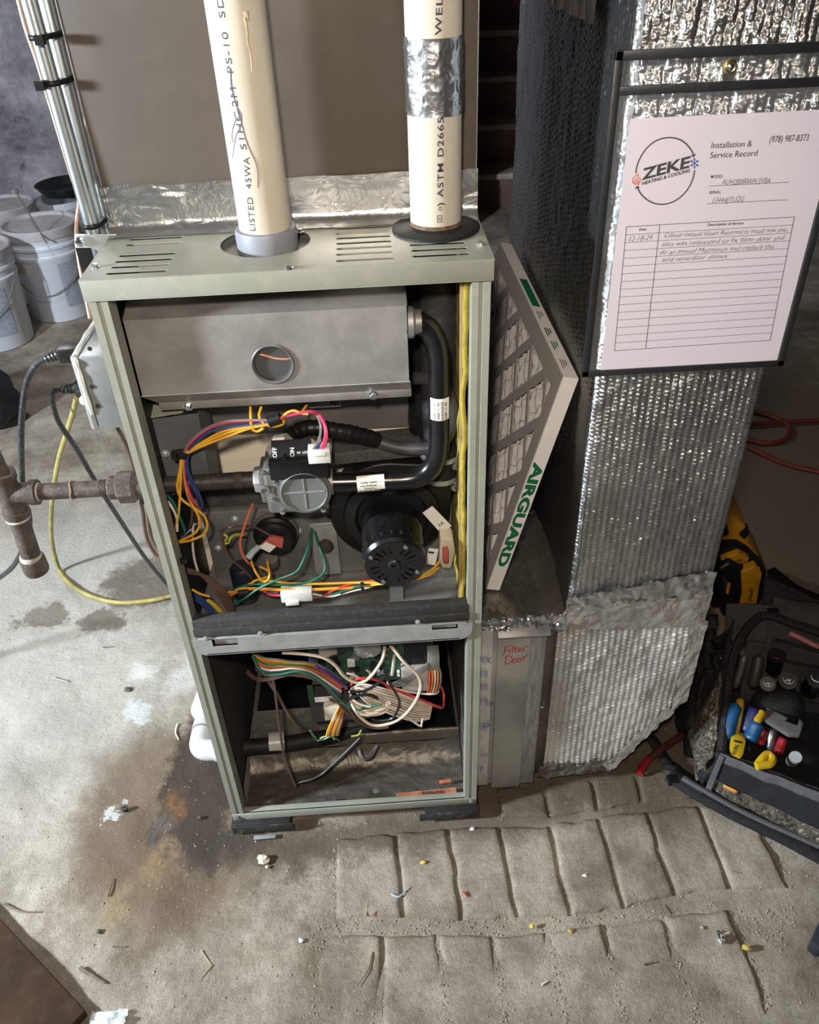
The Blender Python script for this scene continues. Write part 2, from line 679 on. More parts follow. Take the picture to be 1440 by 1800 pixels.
# ---- floor material: dusty concrete with damp, rusty and chalky stains, and some painted shade
def floor_mat():
    m, nt, N, L, b = nodes_of('dusty_cellar_concrete', 0.88)
    tc = N.new('ShaderNodeTexCoord')
    P = tc.outputs['Object']

    def noise_(scale, detail=6, rough=0.6):
        n = N.new('ShaderNodeTexNoise')
        n.inputs['Scale'].default_value = scale
        n.inputs['Detail'].default_value = detail
        n.inputs['Roughness'].default_value = rough
        L.new(P, n.inputs['Vector'])
        return n

    def ramp(src, p0, c0, p1, c1):
        r = N.new('ShaderNodeValToRGB')
        r.color_ramp.elements[0].position = p0
        r.color_ramp.elements[1].position = p1
        r.color_ramp.elements[0].color = (*c0, 1)
        r.color_ramp.elements[1].color = (*c1, 1)
        L.new(src, r.inputs[0])
        return r.outputs[0]

    def mixc(f, a, bcol):
        x = N.new('ShaderNodeMix')
        x.data_type = 'RGBA'
        L.new(f, x.inputs['Factor'])
        L.new(a, x.inputs['A'])
        if isinstance(bcol, tuple):
            x.inputs['B'].default_value = (*bcol, 1)
        else:
            L.new(bcol, x.inputs['B'])
        return x.outputs['Result']
    col = ramp(noise_(4.2, 10, 0.72).outputs['Fac'], 0.38, (0.185, 0.148, 0.11), 0.60, (0.45, 0.40, 0.335))
    col = mixc(ramp(noise_(14, 8, 0.7).outputs['Fac'], 0.50, (0, 0, 0), 0.66, (0.55, 0.55, 0.55)), col, (0.20, 0.155, 0.115))
    # sandy grain
    g = ramp(noise_(420, 3, 0.7).outputs['Fac'], 0.36, (0.74, 0.72, 0.69), 0.64, (1.12, 1.11, 1.08))
    mu = N.new('ShaderNodeMix')
    mu.data_type = 'RGBA'
    mu.blend_type = 'MULTIPLY'
    mu.inputs['Factor'].default_value = 1
    L.new(col, mu.inputs['A'])
    L.new(g, mu.inputs['B'])
    col = mu.outputs['Result']
    # distorted position for ragged stain outlines
    nd = noise_(10, 12, 0.76)
    sub = N.new('ShaderNodeVectorMath')
    sub.operation = 'SUBTRACT'
    L.new(nd.outputs['Color'], sub.inputs[0])
    sub.inputs[1].default_value = (0.5, 0.5, 0.5)
    sc = N.new('ShaderNodeVectorMath')
    sc.operation = 'SCALE'
    sc.inputs['Scale'].default_value = 0.21
    L.new(sub.outputs[0], sc.inputs[0])
    ad = N.new('ShaderNodeVectorMath')
    ad.operation = 'ADD'
    L.new(P, ad.inputs[0])
    L.new(sc.outputs[0], ad.inputs[1])
    Q = ad.outputs[0]

    def blob(c, rx, ry, color, strength=1.0, soft=0.5, rot=0.0):
        nonlocal col
        mp = N.new('ShaderNodeMapping')
        mp.vector_type = 'TEXTURE'
        mp.inputs['Location'].default_value = (c[0], c[1], 0)
        mp.inputs['Rotation'].default_value = (0, 0, rot)
        mp.inputs['Scale'].default_value = (rx, ry, 50)
        L.new(Q, mp.inputs[0])
        ln = N.new('ShaderNodeVectorMath')
        ln.operation = 'LENGTH'
        L.new(mp.outputs[0], ln.inputs[0])
        r = N.new('ShaderNodeMapRange')
        r.interpolation_type = 'SMOOTHSTEP'
        r.inputs['From Min'].default_value = 1.0
        r.inputs['From Max'].default_value = 1.0 - soft
        r.inputs['To Max'].default_value = strength
        L.new(ln.outputs['Value'], r.inputs['Value'])
        col = mixc(r.outputs[0], col, color)
    # pale chalky concrete on the left, darker brown on the right; shade painted at boot and furnace base
    blob(fl(60, 1120), 0.55, 0.75, (0.50, 0.475, 0.43), 0.65, 0.6)
    blob(fl(1060, 1330), 0.62, 0.19, (0.11, 0.082, 0.058), 0.92, 0.5)  # brown dirt by the boot, with the shadow there painted into its colour
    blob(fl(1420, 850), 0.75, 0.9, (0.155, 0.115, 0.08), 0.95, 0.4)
    blob(fl(640, 1470), 0.46, 0.06, (0.12, 0.09, 0.065), 0.85, 0.7)  # shadow in front of the furnace base, painted as a dark patch
    # drips of the condensate drain
    blob(fl(300, 1440), 0.22, 0.28, (0.155, 0.105, 0.066), 0.88, 0.45, 0.3)
    blob(fl(350, 1390), 0.085, 0.20, (0.048, 0.033, 0.024), 0.94, 0.3, 0.15)
    blob(fl(372, 1290), 0.07, 0.10, (0.065, 0.045, 0.032), 0.88, 0.5)
    blob(fl(415, 1480), 0.07, 0.045, (0.05, 0.038, 0.028), 0.9, 0.5)
    blob(fl(480, 1500), 0.12, 0.05, (0.10, 0.075, 0.054), 0.75, 0.7)
    blob(fl(312, 1415), 0.03, 0.055, (0.27, 0.125, 0.05), 0.55, 0.9)
    blob(fl(275, 1520), 0.045, 0.06, (0.31, 0.20, 0.10), 0.6, 0.9)
    blob(fl(205, 1590), 0.035, 0.07, (0.36, 0.27, 0.15), 0.5, 0.9, -0.4)
    blob(fl(275, 1462), 0.018, 0.032, (0.11, 0.09, 0.078), 0.9, 0.6)
    # damp patches behind
    blob(fl(255, 1025), 0.11, 0.12, (0.14, 0.115, 0.088), 0.9, 0.3)
    blob(fl(80, 1083), 0.07, 0.05, (0.18, 0.15, 0.115), 0.9, 0.3)
    blob(fl(178, 1095), 0.075, 0.055, (0.17, 0.14, 0.105), 0.9, 0.3)
    # chalk
    blob(fl(244, 1250), 0.034, 0.052, (0.56, 0.56, 0.55), 0.95, 0.35, 0.5)
    blob(fl(262, 1232), 0.03, 0.024, (0.56, 0.56, 0.55), 0.9, 0.4)
    blob(fl(255, 1175), 0.05, 0.03, (0.66, 0.65, 0.62), 0.7, 0.6)
    blob(fl(205, 1424), 0.020, 0.016, (0.58, 0.57, 0.55), 0.95, 0.5)
    blob(fl(330, 1180), 0.04, 0.09, (0.62, 0.61, 0.58), 0.6, 0.6)
    # pale grit specks
    v = N.new('ShaderNodeTexVoronoi')
    v.inputs['Scale'].default_value = 130
    L.new(P, v.inputs['Vector'])
    sp = ramp(v.outputs['Distance'], 0.14, (1, 1, 1), 0.22, (0, 0, 0))
    sx = N.new('ShaderNodeSeparateColor')
    L.new(v.outputs['Color'], sx.inputs[0])
    th = ramp(sx.outputs[0], 0.86, (0, 0, 0), 0.88, (0.45, 0.45, 0.45))
    mm = N.new('ShaderNodeMath')
    mm.operation = 'MULTIPLY'
    L.new(sp, mm.inputs[0])
    L.new(th, mm.inputs[1])
    col = mixc(mm.outputs[0], col, (0.52, 0.47, 0.40))
    L.new(col, b.inputs['Base Color'])
    bp = N.new('ShaderNodeBump')
    bp.inputs['Strength'].default_value = 0.7
    bp.inputs['Distance'].default_value = 0.008
    nn = noise_(110, 6, 0.75)
    n5 = noise_(520, 3, 0.7)
    ha = N.new('ShaderNodeMath')
    ha.operation = 'MULTIPLY_ADD'
    ha.inputs[1].default_value = 0.35
    L.new(n5.outputs['Fac'], ha.inputs[0])
    L.new(nn.outputs['Fac'], ha.inputs[2])
    L.new(ha.outputs[0], bp.inputs['Height'])
    L.new(bp.outputs[0], b.inputs['Normal'])
    return m


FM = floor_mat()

J1 = [((590, 1474), (588, 1615)), ((694, 1462), (711, 1613)), ((789, 1456), (813, 1618)), ((876, 1452), (912, 1612)),
      ((966, 1449), (1003, 1608)), ((1051, 1434), (1098, 1596)), ((1135, 1424), (1188, 1572)), ((1224, 1412), (1285, 1562)),
      ((1316, 1420), (1392, 1560))]
J2 = [((560, 1640), (548, 1815)), ((672, 1642), (675, 1815)), ((772, 1640), (786, 1815)), ((866, 1642), (893, 1815)),
      ((962, 1636), (996, 1815)), ((1059, 1622), (1100, 1812)), ((1165, 1606), (1228, 1805)), ((1282, 1596), (1362, 1795))]
J0 = [((872, 1384), (880, 1438)), ((955, 1376), (967, 1436)), ((1038, 1366), (1048, 1422)), ((1122, 1360), (1132, 1412)),
      ((1206, 1350), (1222, 1400))]
STONES = []
for J, lvl in ((J1, 0.0015), (J2, -0.0012), (J0, 0.0)):
    for i in range(len(J) - 1):
        (a, b2), (c, d) = J[i], J[i + 1]
        STONES.append(([fl(*a), fl(*c), fl(*d), fl(*b2)], lvl))


def floor_h(X, Y):
    h = 0.0075 * fbm(X * 2.2, Y * 2.2, 3, 4) + 0.0034 * fbm(X * 15, Y * 15, 9, 4)
    # pits and a trowel ridge near the drain
    for (px, py), r, d in (((275, 1462), 0.030, -0.010), ((330, 1560), 0.05, -0.006), ((700, 1640), 0.035, -0.012),
                           ((460, 1640), 0.04, 0.010), ((200, 1480), 0.06, 0.008), ((640, 1660), 0.018, -0.010),
                           ((540, 1650), 0.03, 0.009), ((130, 1690), 0.07, -0.008)):
        c = fl(px, py)
        h = h + d * np.exp(-((X - c.x) ** 2 + (Y - c.y) ** 2) / r ** 2)
    # bed of the stone setts
    c0, c1 = fl(640, 1560), fl(1300, 1500)
    m = 1 / (1 + np.exp(-(X - (c0.x - 0.06)) * 60)) * 1 / (1 + np.exp((X - 0.80) * 40)) * 1 / (1 + np.exp((Y - 0.06) * 60))
    row2 = 1 / (1 + np.exp((Y + 0.262 + 0.03 * (X - 0.3)) * 90))
    h = h * (1 - (0.80 - 0.45 * row2) * m) - (0.0060 - 0.0042 * row2) * m
    far = np.clip((np.abs(X - 0.1) - 0.9) / 0.5, 0, 1)
    return h * (1 - 0.3 * far)


def axis_pts(lo, a, b_, hi, step, ns):
    return np.concatenate([np.linspace(lo, a, ns)[:-1], np.arange(a, b_, step), np.linspace(b_, hi, ns)])


xs = axis_pts(-3.4, -0.85, 0.95, 3.4, 0.005, 40)
ys = axis_pts(-4.6, -0.62, 0.75, 6.2, 0.005, 45)
Y_, X_ = np.meshgrid(ys, xs, indexing='ij')
G = np.stack([X_, Y_, floor_h(X_, Y_)], -1)
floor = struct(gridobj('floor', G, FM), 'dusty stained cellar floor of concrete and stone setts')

stone_m = M('worn_sett_stone', (0.40, 0.36, 0.31), 0.85, 0, 0.25, 14, 0.6, 220, col2=(0.27, 0.235, 0.195))
for q, (Q4, lvl) in enumerate(STONES):
    rnd = random.Random(q + 40)
    nu, nv_ = 15, 21
    rows = []
    A, B_, C_, D_ = [np.array(p) for p in Q4]
    wdt = np.linalg.norm(B_ - A)
    hgt = np.linalg.norm(D_ - A)
    eu, ev = 0.0022 / wdt, 0.0022 / hgt
    tilt = (rnd.uniform(-0.0022, 0.0022), rnd.uniform(-0.0022, 0.0022))
    for i in range(nv_ + 2):
        row = []
        for j in range(nu + 2):
            u_ = min(max((j - 1) / (nu - 1), 0), 1)
            v_ = min(max((i - 1) / (nv_ - 1), 0), 1)
            skirt = i in (0, nv_ + 1) or j in (0, nu + 1)
            uu = eu + u_ * (1 - 2 * eu)
            vv = ev + v_ * (1 - 2 * ev)
            p = (A * (1 - uu) + B_ * uu) * (1 - vv) + (D_ * (1 - uu) + C_ * uu) * vv
            wob = float(vnoise(p[0] * 45, p[1] * 30, 5)) * 0.0034
            p = p + np.array([wob, -wob, 0])
            e = min(u_, 1 - u_) * wdt
            f = min(v_, 1 - v_) * hgt
            edge = math.exp(-e / 0.0018) + math.exp(-f / 0.0018)
            z = lvl + tilt[0] * (u_ - 0.5) * 2 + tilt[1] * (v_ - 0.5) * 2 - 0.0035 * min(edge, 1.2)
            z += 0.0020 * float(fbm(p[0] * 24, p[1] * 24, 21 + q, 4))
            z += 0.0005 * math.sin((p[0] * 0.7 + p[1] * (1.0 if q % 2 else -0.8)) * 520 + 2 * float(vnoise(p[0] * 30, p[1] * 30, q)))
            if skirt:
                z = -0.02
            row.append((p[0], p[1], z))
        rows.append(row)
    gridobj('flagstone', np.array(rows)[:, ::-1], FM, floor)


# ---- walls
def wall_mat():
    m, nt, N, L, b = nodes_of('limewashed_rubble_wall', 0.9)
    tc = N.new('ShaderNodeTexCoord')
    n1 = N.new('ShaderNodeTexNoise')
    n1.inputs['Scale'].default_value = 3.4
    n1.inputs['Detail'].default_value = 14
    n1.inputs['Roughness'].default_value = 0.80
    n1.inputs['Distortion'].default_value = 0.15
    L.new(tc.outputs['Object'], n1.inputs['Vector'])
    r = N.new('ShaderNodeValToRGB')
    cr = r.color_ramp
    cr.elements[0].position = 0.33
    cr.elements[0].color = (0.07, 0.068, 0.08, 1)
    cr.elements[1].position = 0.66
    cr.elements[1].color = (0.46, 0.44, 0.47, 1)
    e = cr.elements.new(0.48)
    e.color = (0.24, 0.225, 0.25, 1)
    L.new(n1.outputs['Fac'], r.inputs[0])
    L.new(r.outputs[0], b.inputs['Base Color'])
    bp = N.new('ShaderNodeBump')
    bp.inputs['Strength'].default_value = 0.8
    bp.inputs['Distance'].default_value = 0.03
    n2 = N.new('ShaderNodeTexNoise')
    n2.inputs['Scale'].default_value = 14
    n2.inputs['Detail'].default_value = 12
    L.new(tc.outputs['Object'], n2.inputs['Vector'])
    L.new(n2.outputs['Fac'], bp.inputs['Height'])
    L.new(bp.outputs[0], b.inputs['Normal'])
    return m


WMAT = wall_mat()
xx = np.linspace(-3.4, 0.60, 110)
zz = np.linspace(-0.02, 2.5, 70)
ZZ, XX = np.meshgrid(zz, xx, indexing='ij')
G = np.stack([XX, 3.55 + 0.05 * fbm(XX * 1.6, ZZ * 1.6, 31, 4), ZZ], -1)
struct(gridobj('wall_back', G, WMAT, solid=-0.2), 'blotchy grey limewashed rubble wall')
yy = np.linspace(-4.6, 3.6, 110)
ZZ, YY = np.meshgrid(zz, yy, indexing='ij')
G = np.stack([-3.4 + 0.04 * fbm(YY * 1.6, ZZ * 1.6, 37, 4), YY, ZZ], -1)
struct(gridobj('wall_left', G, WMAT, solid=0.2), 'grey rubble cellar wall on the left')
yy = np.linspace(-4.6, 6.1, 120)
ZZ, YY = np.meshgrid(zz, yy, indexing='ij')
G = np.stack([3.4 + 0.04 * fbm(YY * 1.6, ZZ * 1.6, 41, 4), YY, ZZ], -1)
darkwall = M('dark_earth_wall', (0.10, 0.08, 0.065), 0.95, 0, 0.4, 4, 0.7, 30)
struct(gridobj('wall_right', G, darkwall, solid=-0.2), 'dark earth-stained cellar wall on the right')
xx = np.linspace(0.6, 3.4, 60)
ZZ, XX = np.meshgrid(zz, xx, indexing='ij')
G = np.stack([XX, 6.1 + 0.04 * fbm(XX * 1.6, ZZ * 1.6, 43, 4), ZZ], -1)
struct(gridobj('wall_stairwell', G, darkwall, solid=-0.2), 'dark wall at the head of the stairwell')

xx = np.linspace(-3.4, 3.4, 90)
ZZ, XX = np.meshgrid(zz, xx, indexing='ij')
G = np.stack([XX, -4.6 + 0.04 * fbm(XX * 1.6, ZZ * 1.6, 47, 4), ZZ], -1)
struct(gridobj('wall_front', G, WMAT, solid=0.2), 'rubble cellar wall behind the photographer')
struct(obj('ceiling', MB().box(-3.5, 3.5, -4.7, 6.2, 2.42, 2.46), M('dark_floorboards', (0.10, 0.075, 0.055), 0.8, 0, 0.4, 6, 0.2, 40, stretch=(8, 1, 1))), 'dark floorboards overhead')
jm_ = M('dark_joist_timber', (0.12, 0.085, 0.06), 0.8, 0, 0.4, 8, 0.2, 40)
CEIL = bpy.data.objects['ceiling']
for k in range(26):
    obj('joist', MB().box(-3.4, 3.4, -4.5 + 0.41 * k, -4.45 + 0.41 * k, 2.24, 2.42), jm_, CEIL)

# ---- staircase
stw = M('maroon_stair_paint', (0.12, 0.058, 0.054), 0.6, 0, 0.3, 12, 0.15, 60, dust=0.1)
stt = M('worn_stair_tread', (0.34, 0.27, 0.23), 0.7, 0, 0.3, 14, 0.2, 60, dust=0.25, stretch=(1, 8, 8))
st = thing('staircase', 'dark maroon wooden stairs in the gap behind the duct', 'stairs', (1.15, 3.62, 0))
for i in range(9):
    y0 = 3.62 + i * 0.24
    obj('riser', MB().box(0.66, 1.62, y0, y0 + 0.022, 0.19 * i, 0.19 * (i + 1) - 0.03), stw, st, bevel=0.002)
    obj('tread', MB().box(0.65, 1.63, y0 - 0.03, y0 + 0.26, 0.19 * (i + 1) - 0.03, 0.19 * (i + 1)), stt, st, bevel=0.004)
for x in (0.62, 1.62):
    P = [(x, 3.58, 0), (x, 3.75, 0), (x, 5.80, 1.55), (x, 5.80, 1.92), (x, 3.58, 0.22)]
    obj('stringer', MB().prism(P, (0.035, 0, 0)), stw, st, bevel=0.003)

# ---- buckets by the wall
buckm = M('white_bucket_plastic', (0.62, 0.65, 0.72), 0.4, 0, 0.06, 6, 0, dust=0.1)
buckg = M('grubby_bucket_lid', (0.44, 0.42, 0.43), 0.55, 0, 0.25, 9, dust=0.3)
buckt = M('pale_teal_bucket_plastic', (0.40, 0.50, 0.50), 0.45, 0, 0.1, 6, dust=0.1)
smear = M('beige_plaster_smear', (0.46, 0.43, 0.38), 0.8, 0, 0.15, 20)
lblm = M('blurred_grey_label', (0.33, 0.36, 0.43), 0.5, 0, 0.35, 60, stretch=(1, 1, 6))


def bucket(c, h, r, label, body=None, lid=True, lidm=None, label_at=None, smear_at=None, bail=True):
    t = thing('bucket', label, 'bucket', (c[0], c[1], 0), 'buckets by the cellar wall')
    o = Vector((c[0], c[1], 0.0))
    k = h / 0.37
    prof = [(r * 0.86, 0), (r * 0.88, 0.006), (r * 0.955, 0.255 * k), (r * 0.985, 0.262 * k), (r * 0.985, 0.272 * k), (r * 0.96, 0.276 * k),
            (r * 0.965, 0.296 * k), (r * 0.995, 0.300 * k), (r * 0.995, 0.310 * k), (r * 0.97, 0.314 * k), (r * 0.975, 0.36 * k), (r * 0.93, 0.36 * k), (r * 0.93, 0.34 * k), (0.001, 0.338 * k)]
    obj('body', MB().lathe(prof, o, n=40), body or buckm, t)
    if lid:
        pl = [(r * 1.0, h - 0.03), (r * 1.03, h - 0.03), (r * 1.035, h + 0.002), (r * 1.0, h + 0.006), (r * 0.95, h + 0.004), (r * 0.93, h - 0.008), (r * 0.5, h - 0.007), (0.001, h - 0.007)]
        obj('lid', MB().lathe(pl, o, n=40), lidm or buckm, t)
    if bail:
        P = []
        for i in range(13):
            a = PI * i / 12
            P.append(o + Vector((r * 1.0 * math.cos(a) * 1.01, -r * 1.02 * math.sin(a), 0.29 * k - 0.17 * math.sin(a))))
        obj('handle', MB().tube(P, 0.0025, 6), galvd, t)

    def patch(nm, a0, a1, z0, z1, mt):
        rows = []
        for z in np.linspace(z0, z1, 5):
            rr = (0.88 + 0.075 * z / (0.255 * k)) * r + 0.0015
            rows.append([(o.x + rr * math.cos(a), o.y + rr * math.sin(a), z) for a in np.linspace(a0, a1, 14)])
        gridobj(nm, np.array(rows), mt, t)
    if label_at:
        patch('paper_label', *label_at, lblm)
    if smear_at:
        patch('plaster_smear', *smear_at, smear)
    return t


c = at(68, 392, z=0.37)
bucket(c, 0.37, 0.145, 'white lidded plastic bucket nearest the metal conduit, plaster smeared under its rim',
       lidm=buckg, label_at=(-1.05, -0.35, 0.06, 0.24), smear_at=(-2.6, -1.75, 0.205, 0.25))
c2 = at(-56, 436, z=0.37)
bucket(c2, 0.37, 0.145, 'white lidded bucket cut off by the left edge of the photo', lidm=buckg, label_at=(-1.3, -0.6, 0.06, 0.24))
c3 = at(-4, 360, z=0.37)
bucket(c3, 0.37, 0.145, 'pale teal bucket behind the two white ones, at the left edge', body=buckt, lidm=buckg, bail=False)
c4 = at(104, 344, z=0.33)
b4 = bucket(c4, 0.33, 0.12, 'small white bucket against the wall under a black tray', lid=False, bail=False)
c5 = at(150, 372, z=0.33)
bucket(c5, 0.33, 0.12, 'grey-brown bucket half hidden behind the metal conduit', body=buckg, lid=False, bail=False)
tr = MB()
o = Vector((c4.x + 0.05, c4.y, 0.345))
tr.lathe([(0.11, 0), (0.135, 0.035), (0.142, 0.04), (0.135, 0.042), (0.105, 0.008), (0.001, 0.008)], o, n=28)
tag(obj('tray', tr, blackp), 'shallow black plastic tray lying on a bucket by the wall', 'tray')
p0, p1 = at(27, 336, y=c.y - 0.02), at(82, 427, y=c.y - 0.165)
p0.z = max(p0.z, 0.40)
rod = MB().tube([p0, (p0 + p1) / 2, p1], 0.0035, 6)
rod.lathe([(0.008, -0.003), (0.012, 0), (0.008, 0.003)], p0, (0.4, -0.6, 0.3), 12)
tag(obj('stirring_rod', rod, galvd), 'thin steel rod leaning across the lid of the white bucket', 'rod')

# dark bag on the floor at the left edge
bag = MB()
cb = at(-62, 700, z=0.10)
bag.ball(cb, 0.17, 0.13, 0.12, 26, 18)
bag.v = [tuple(Vector(p) + (Vector(p) - cb) * 0.22 * noise.noise(Vector(p) * 14)) for p in bag.v]
bag.v = [(p[0], p[1], max(p[2], 0.004)) for p in bag.v]
tag(obj('sack', bag, M('dark_blue_sacking', (0.018, 0.024, 0.038), 0.6, 0, 0.4, 20, 0.2, 60)), 'dark blue crumpled sack on the floor at the left edge', 'sack')

# ================================================================== THE FURNACE
HW, Z0, T = 0.2222, 0.03, 1.046
FUR = thing('furnace', 'grey-green gas furnace with its front doors off, wiring and burner showing', 'furnace', (0, 0.35, Z0))


def part(name, mb, mat, parent=FUR, **kw):
    return obj(name, mb, mat, parent, **kw)


# shell
part('side_panel', MB().box(-HW, -HW + 0.0015, 0.012, 0.711, Z0, T - 0.002), cab)
part('side_panel', MB().box(HW - 0.0015, HW, 0.012, 0.711, Z0, T - 0.002), cab)
part('back_panel', MB().box(-HW, HW, 0.709, 0.711, Z0, T - 0.002), cab)
part('base_pan', MB().box(-HW + 0.002, HW - 0.002, 0.004, 0.708, Z0, Z0 + 0.003), galvd)
for s in (-1, 1):
    # folded front post: outer flange, groove, inner flange turned back
    P = [(HW, 0.0), (HW - 0.0085, 0.0), (HW - 0.0095, 0.003), (HW - 0.0125, 0.003), (HW - 0.0135, 0.0), (HW - 0.021, 0.0), (HW - 0.0215, 0.026),
         (HW - 0.020, 0.026), (HW - 0.0195, 0.0025), (HW - 0.0015, 0.0025), (HW - 0.0015, 0.013), (HW, 0.013)]
    P = [(s * x, y, Z0 + 0.004) for x, y in P]
    part('front_post', MB().prism(P, (0, 0, T - Z0 - 0.026)), cab, ang=25)
# base rail
part('base_rail', MB().box(-HW, HW, -0.001, 0.004, Z0, Z0 + 0.018).box(-HW + 0.002, HW - 0.002, 0.0, 0.014, Z0 + 0.016, Z0 + 0.018), cab, bevel=0.0012)
for x in (-HW + 0.009, HW - 0.009):
    part('screw', MB().hexbolt((x, -0.001, Z0 + 0.010), (0, -1, 0), 0.0038, 0.003), galvd)

# cap with louvres and pipe opening
SL = [((237, 408), (325, 406)), ((230, 420), (320, 417.5)), ((224, 430), (316, 427)), ((212, 449), (307, 446)), ((205, 459), (302, 456)),
      ((198, 469), (297, 466)), ((190, 480), (291, 477)),
      ((593, 402), (683, 398)), ((593, 410.5), (684, 407)), ((593, 419), (686, 415)), ((593, 428), (687, 424)), ((593, 437.5), (688, 433)),
      ((593, 447.5), (690, 443)), ((593, 458.5), (692, 454)), ((722, 430.5), (816, 426.5)), ((725, 440.5), (820, 436)), ((727, 450.5), (824, 446))]
holes = []
for a, b2 in SL:
    pa, pb = at(*a, z=T), at(*b2, z=T)
    yv = (pa.y + pb.y) / 2
    holes.append(slot(pa.x + 0.002, yv, pb.x - 0.002, yv, 0.0034))
oc = at(463, 430, z=T)
OPEN_R = 0.0525
oc.y = 0.092
oc.x = -0.032
holes.append(circ(oc.x, oc.y, OPEN_R, 48))
CW = HW + 0.003
capm = holed_plate([(-CW, -0.004), (CW, -0.004), (CW, 0.30), (-CW, 0.30)], holes, lambda x, y: (x, y, T))
capo = part('cap', capm, cab, solid=0.0008)
lip = MB()
lip.box(-CW, CW, -0.004, -0.0024, T - 0.023, T - 0.0002).box(-CW, -CW + 0.0016, -0.004, 0.30, T - 0.023, T - 0.0002).box(CW - 0.0016, CW, -0.004, 0.30, T - 0.023, T - 0.0002)
lip.box(-CW, CW, -0.004, 0.008, T - 0.0245, T - 0.023)
part('cap_lip', lip, cab, bevel=0.0012)
part('knockout_plate', MB().lathe([(OPEN_R + 0.006, 0), (OPEN_R + 0.006, 0.001), (0.001, 0.001)], (oc.x, oc.y, T - 0.010), n=40).lathe([(OPEN_R + 0.004, 0), (OPEN_R + 0.004, 0.008), (OPEN_R + 0.005, 0.008), (OPEN_R + 0.005, 0)], (oc.x, oc.y, T - 0.010), n=40, ring=True), galvd)
for px, py in ((168, 470), (845, 431), (528, 408), (803, 410), (508, 472), (207, 412)):
    q = at(px, py, z=T)
    part('cap_screw', MB().hexbolt(q, (0, 0, 1), 0.0036, 0.0036), chrome)

# inside faces of the upper compartment
part('vestibule_panel', MB().box(-0.205, 0.200, 0.160, 0.163, 0.48, T - 0.003), cream)
part('vestibule_side', MB().box(-0.2065, -0.205, 0.026, 0.162, 0.48, T - 0.003), darkb)
part('vestibule_side', MB().box(0.2030, 0.2045, 0.020, 0.162, 0.48, T - 0.003), darkb)
# insulation on the right
ins = MB()
for k, (x0, x1, y0, mt) in enumerate(((0.1935, 0.2025, 0.020, fiber),)):
    rows = []
    for z in np.linspace(0.505, T - 0.006, 90):
        row = []
        for yy_ in np.linspace(y0, 0.155, 18):
            row.append((x0 + 0.0025 * float(fbm(z * 30, yy_ * 60, 3, 3)), yy_, z))
        rows.append(row)
    gridobj('insulation', np.array(rows), fiber, FUR, solid=-0.006)
part('insulation_edge', MB().box(0.1905, 0.1935, 0.024, 0.03, 0.505, T - 0.01), M('kraft_paper_edge', (0.34, 0.24, 0.12), 0.9, 0, 0.2, 60, 0.3, 200))
# upper dark back behind vent pipe
part('dark_flue_cavity', MB().box(0.131, 0.1930, 0.145, 0.158, 0.495, T - 0.006), darkb)

# burner box
YB = 0.030
bx0, bx1, bz0, bz1 = -0.2005, 0.1295, 0.886, 0.984
sg = at(480, 640, y=YB)
front = holed_plate([(bx0, bz0), (bx1, bz0), (bx1, bz1), (bx0, bz1)], [circ(sg.x, sg.z, 0.0238, 40)], lambda x, z: (x, YB, z))
BB = part('burner_box', front, alumz, solid=-0.0015)
bb = MB()
bb.add([(bx0, YB, bz1), (bx1, YB, bz1), (bx1, YB + 0.036, bz1 + 0.011), (bx0, YB + 0.036, bz1 + 0.011)], [(0, 1, 2, 3)])
bb.add([(bx0, YB, bz0), (bx1, YB, bz0), (bx1 + 0.002, YB + 0.020, bz0 - 0.021), (bx0 + 0.013, YB + 0.020, bz0 - 0.021)], [(3, 2, 1, 0)])
bb.add([(bx0, YB, bz0), (bx0, YB, bz1), (bx0, YB + 0.036, bz1 + 0.011), (bx0, 0.15, bz1 + 0.011), (bx0, 0.15, bz0), ], [(0, 1, 2, 3, 4)])
bb.add([(bx1, YB, bz0), (bx1, YB, bz1), (bx1, YB + 0.036, bz1 + 0.011), (bx1, 0.15, bz1 + 0.011), (bx1, 0.15, bz0)], [(4, 3, 2, 1, 0)])
bb.add([(bx0, YB + 0.036, bz1 + 0.011), (bx1, YB + 0.036, bz1 + 0.011), (bx1, 0.15, bz1 + 0.011), (bx0, 0.15, bz1 + 0.011)], [(0, 1, 2, 3)])
part('folded_edge', bb, alumz, BB, solid=0.0012)
fz = bz0 - 0.021
part('flange', MB().box(bx0 + 0.013, bx1 + 0.002, YB + 0.018, YB + 0.0205, fz - 0.010, fz).box(bx0 + 0.013, bx1 + 0.002, YB + 0.0185, YB + 0.05, fz - 0.011, fz - 0.0095), alumz, BB, bevel=0.0008)
for px, py in ((331, 714), (656, 695)):
    q = at(px, py, y=YB + 0.018)
    part('screw', MB().hexbolt(q, (0, -1, 0), 0.0046, 0.0045), chrome, BB)
dkr = M('dark_ring_steel', (0.12, 0.115, 0.11), 0.5, 0.5)
part('sight_glass_ring', MB().lathe([(0.0238, 0), (0.0262, -0.0012), (0.0248, -0.0022), (0.0225, -0.0012), (0.0215, 0.004)], (sg.x, YB - 0.0002, sg.z), (0, 1, 0), 40, ring=True), dkr, BB)
cup = MB().cyl((sg.x, YB + 0.002, sg.z), (sg.x, YB + 0.05, sg.z), 0.0236, 32)
cup.f = [f for f in cup.f if len(f) == 4] + [cup.f[-1]]
part('dark_burner_chamber', cup, M('void_black', (0.004, 0.004, 0.004), 0.8), BB)
glass = M('sight_glass', (0.9, 0.9, 0.9), 0.05, 0, 0, 10, alpha=0.04)
part('sight_glass_pane', MB().lathe([(0.0225, 0), (0.0225, 0.001), (0.001, 0.001)], (sg.x, YB + 0.003, sg.z), (0, 1, 0), 32), glass, BB)
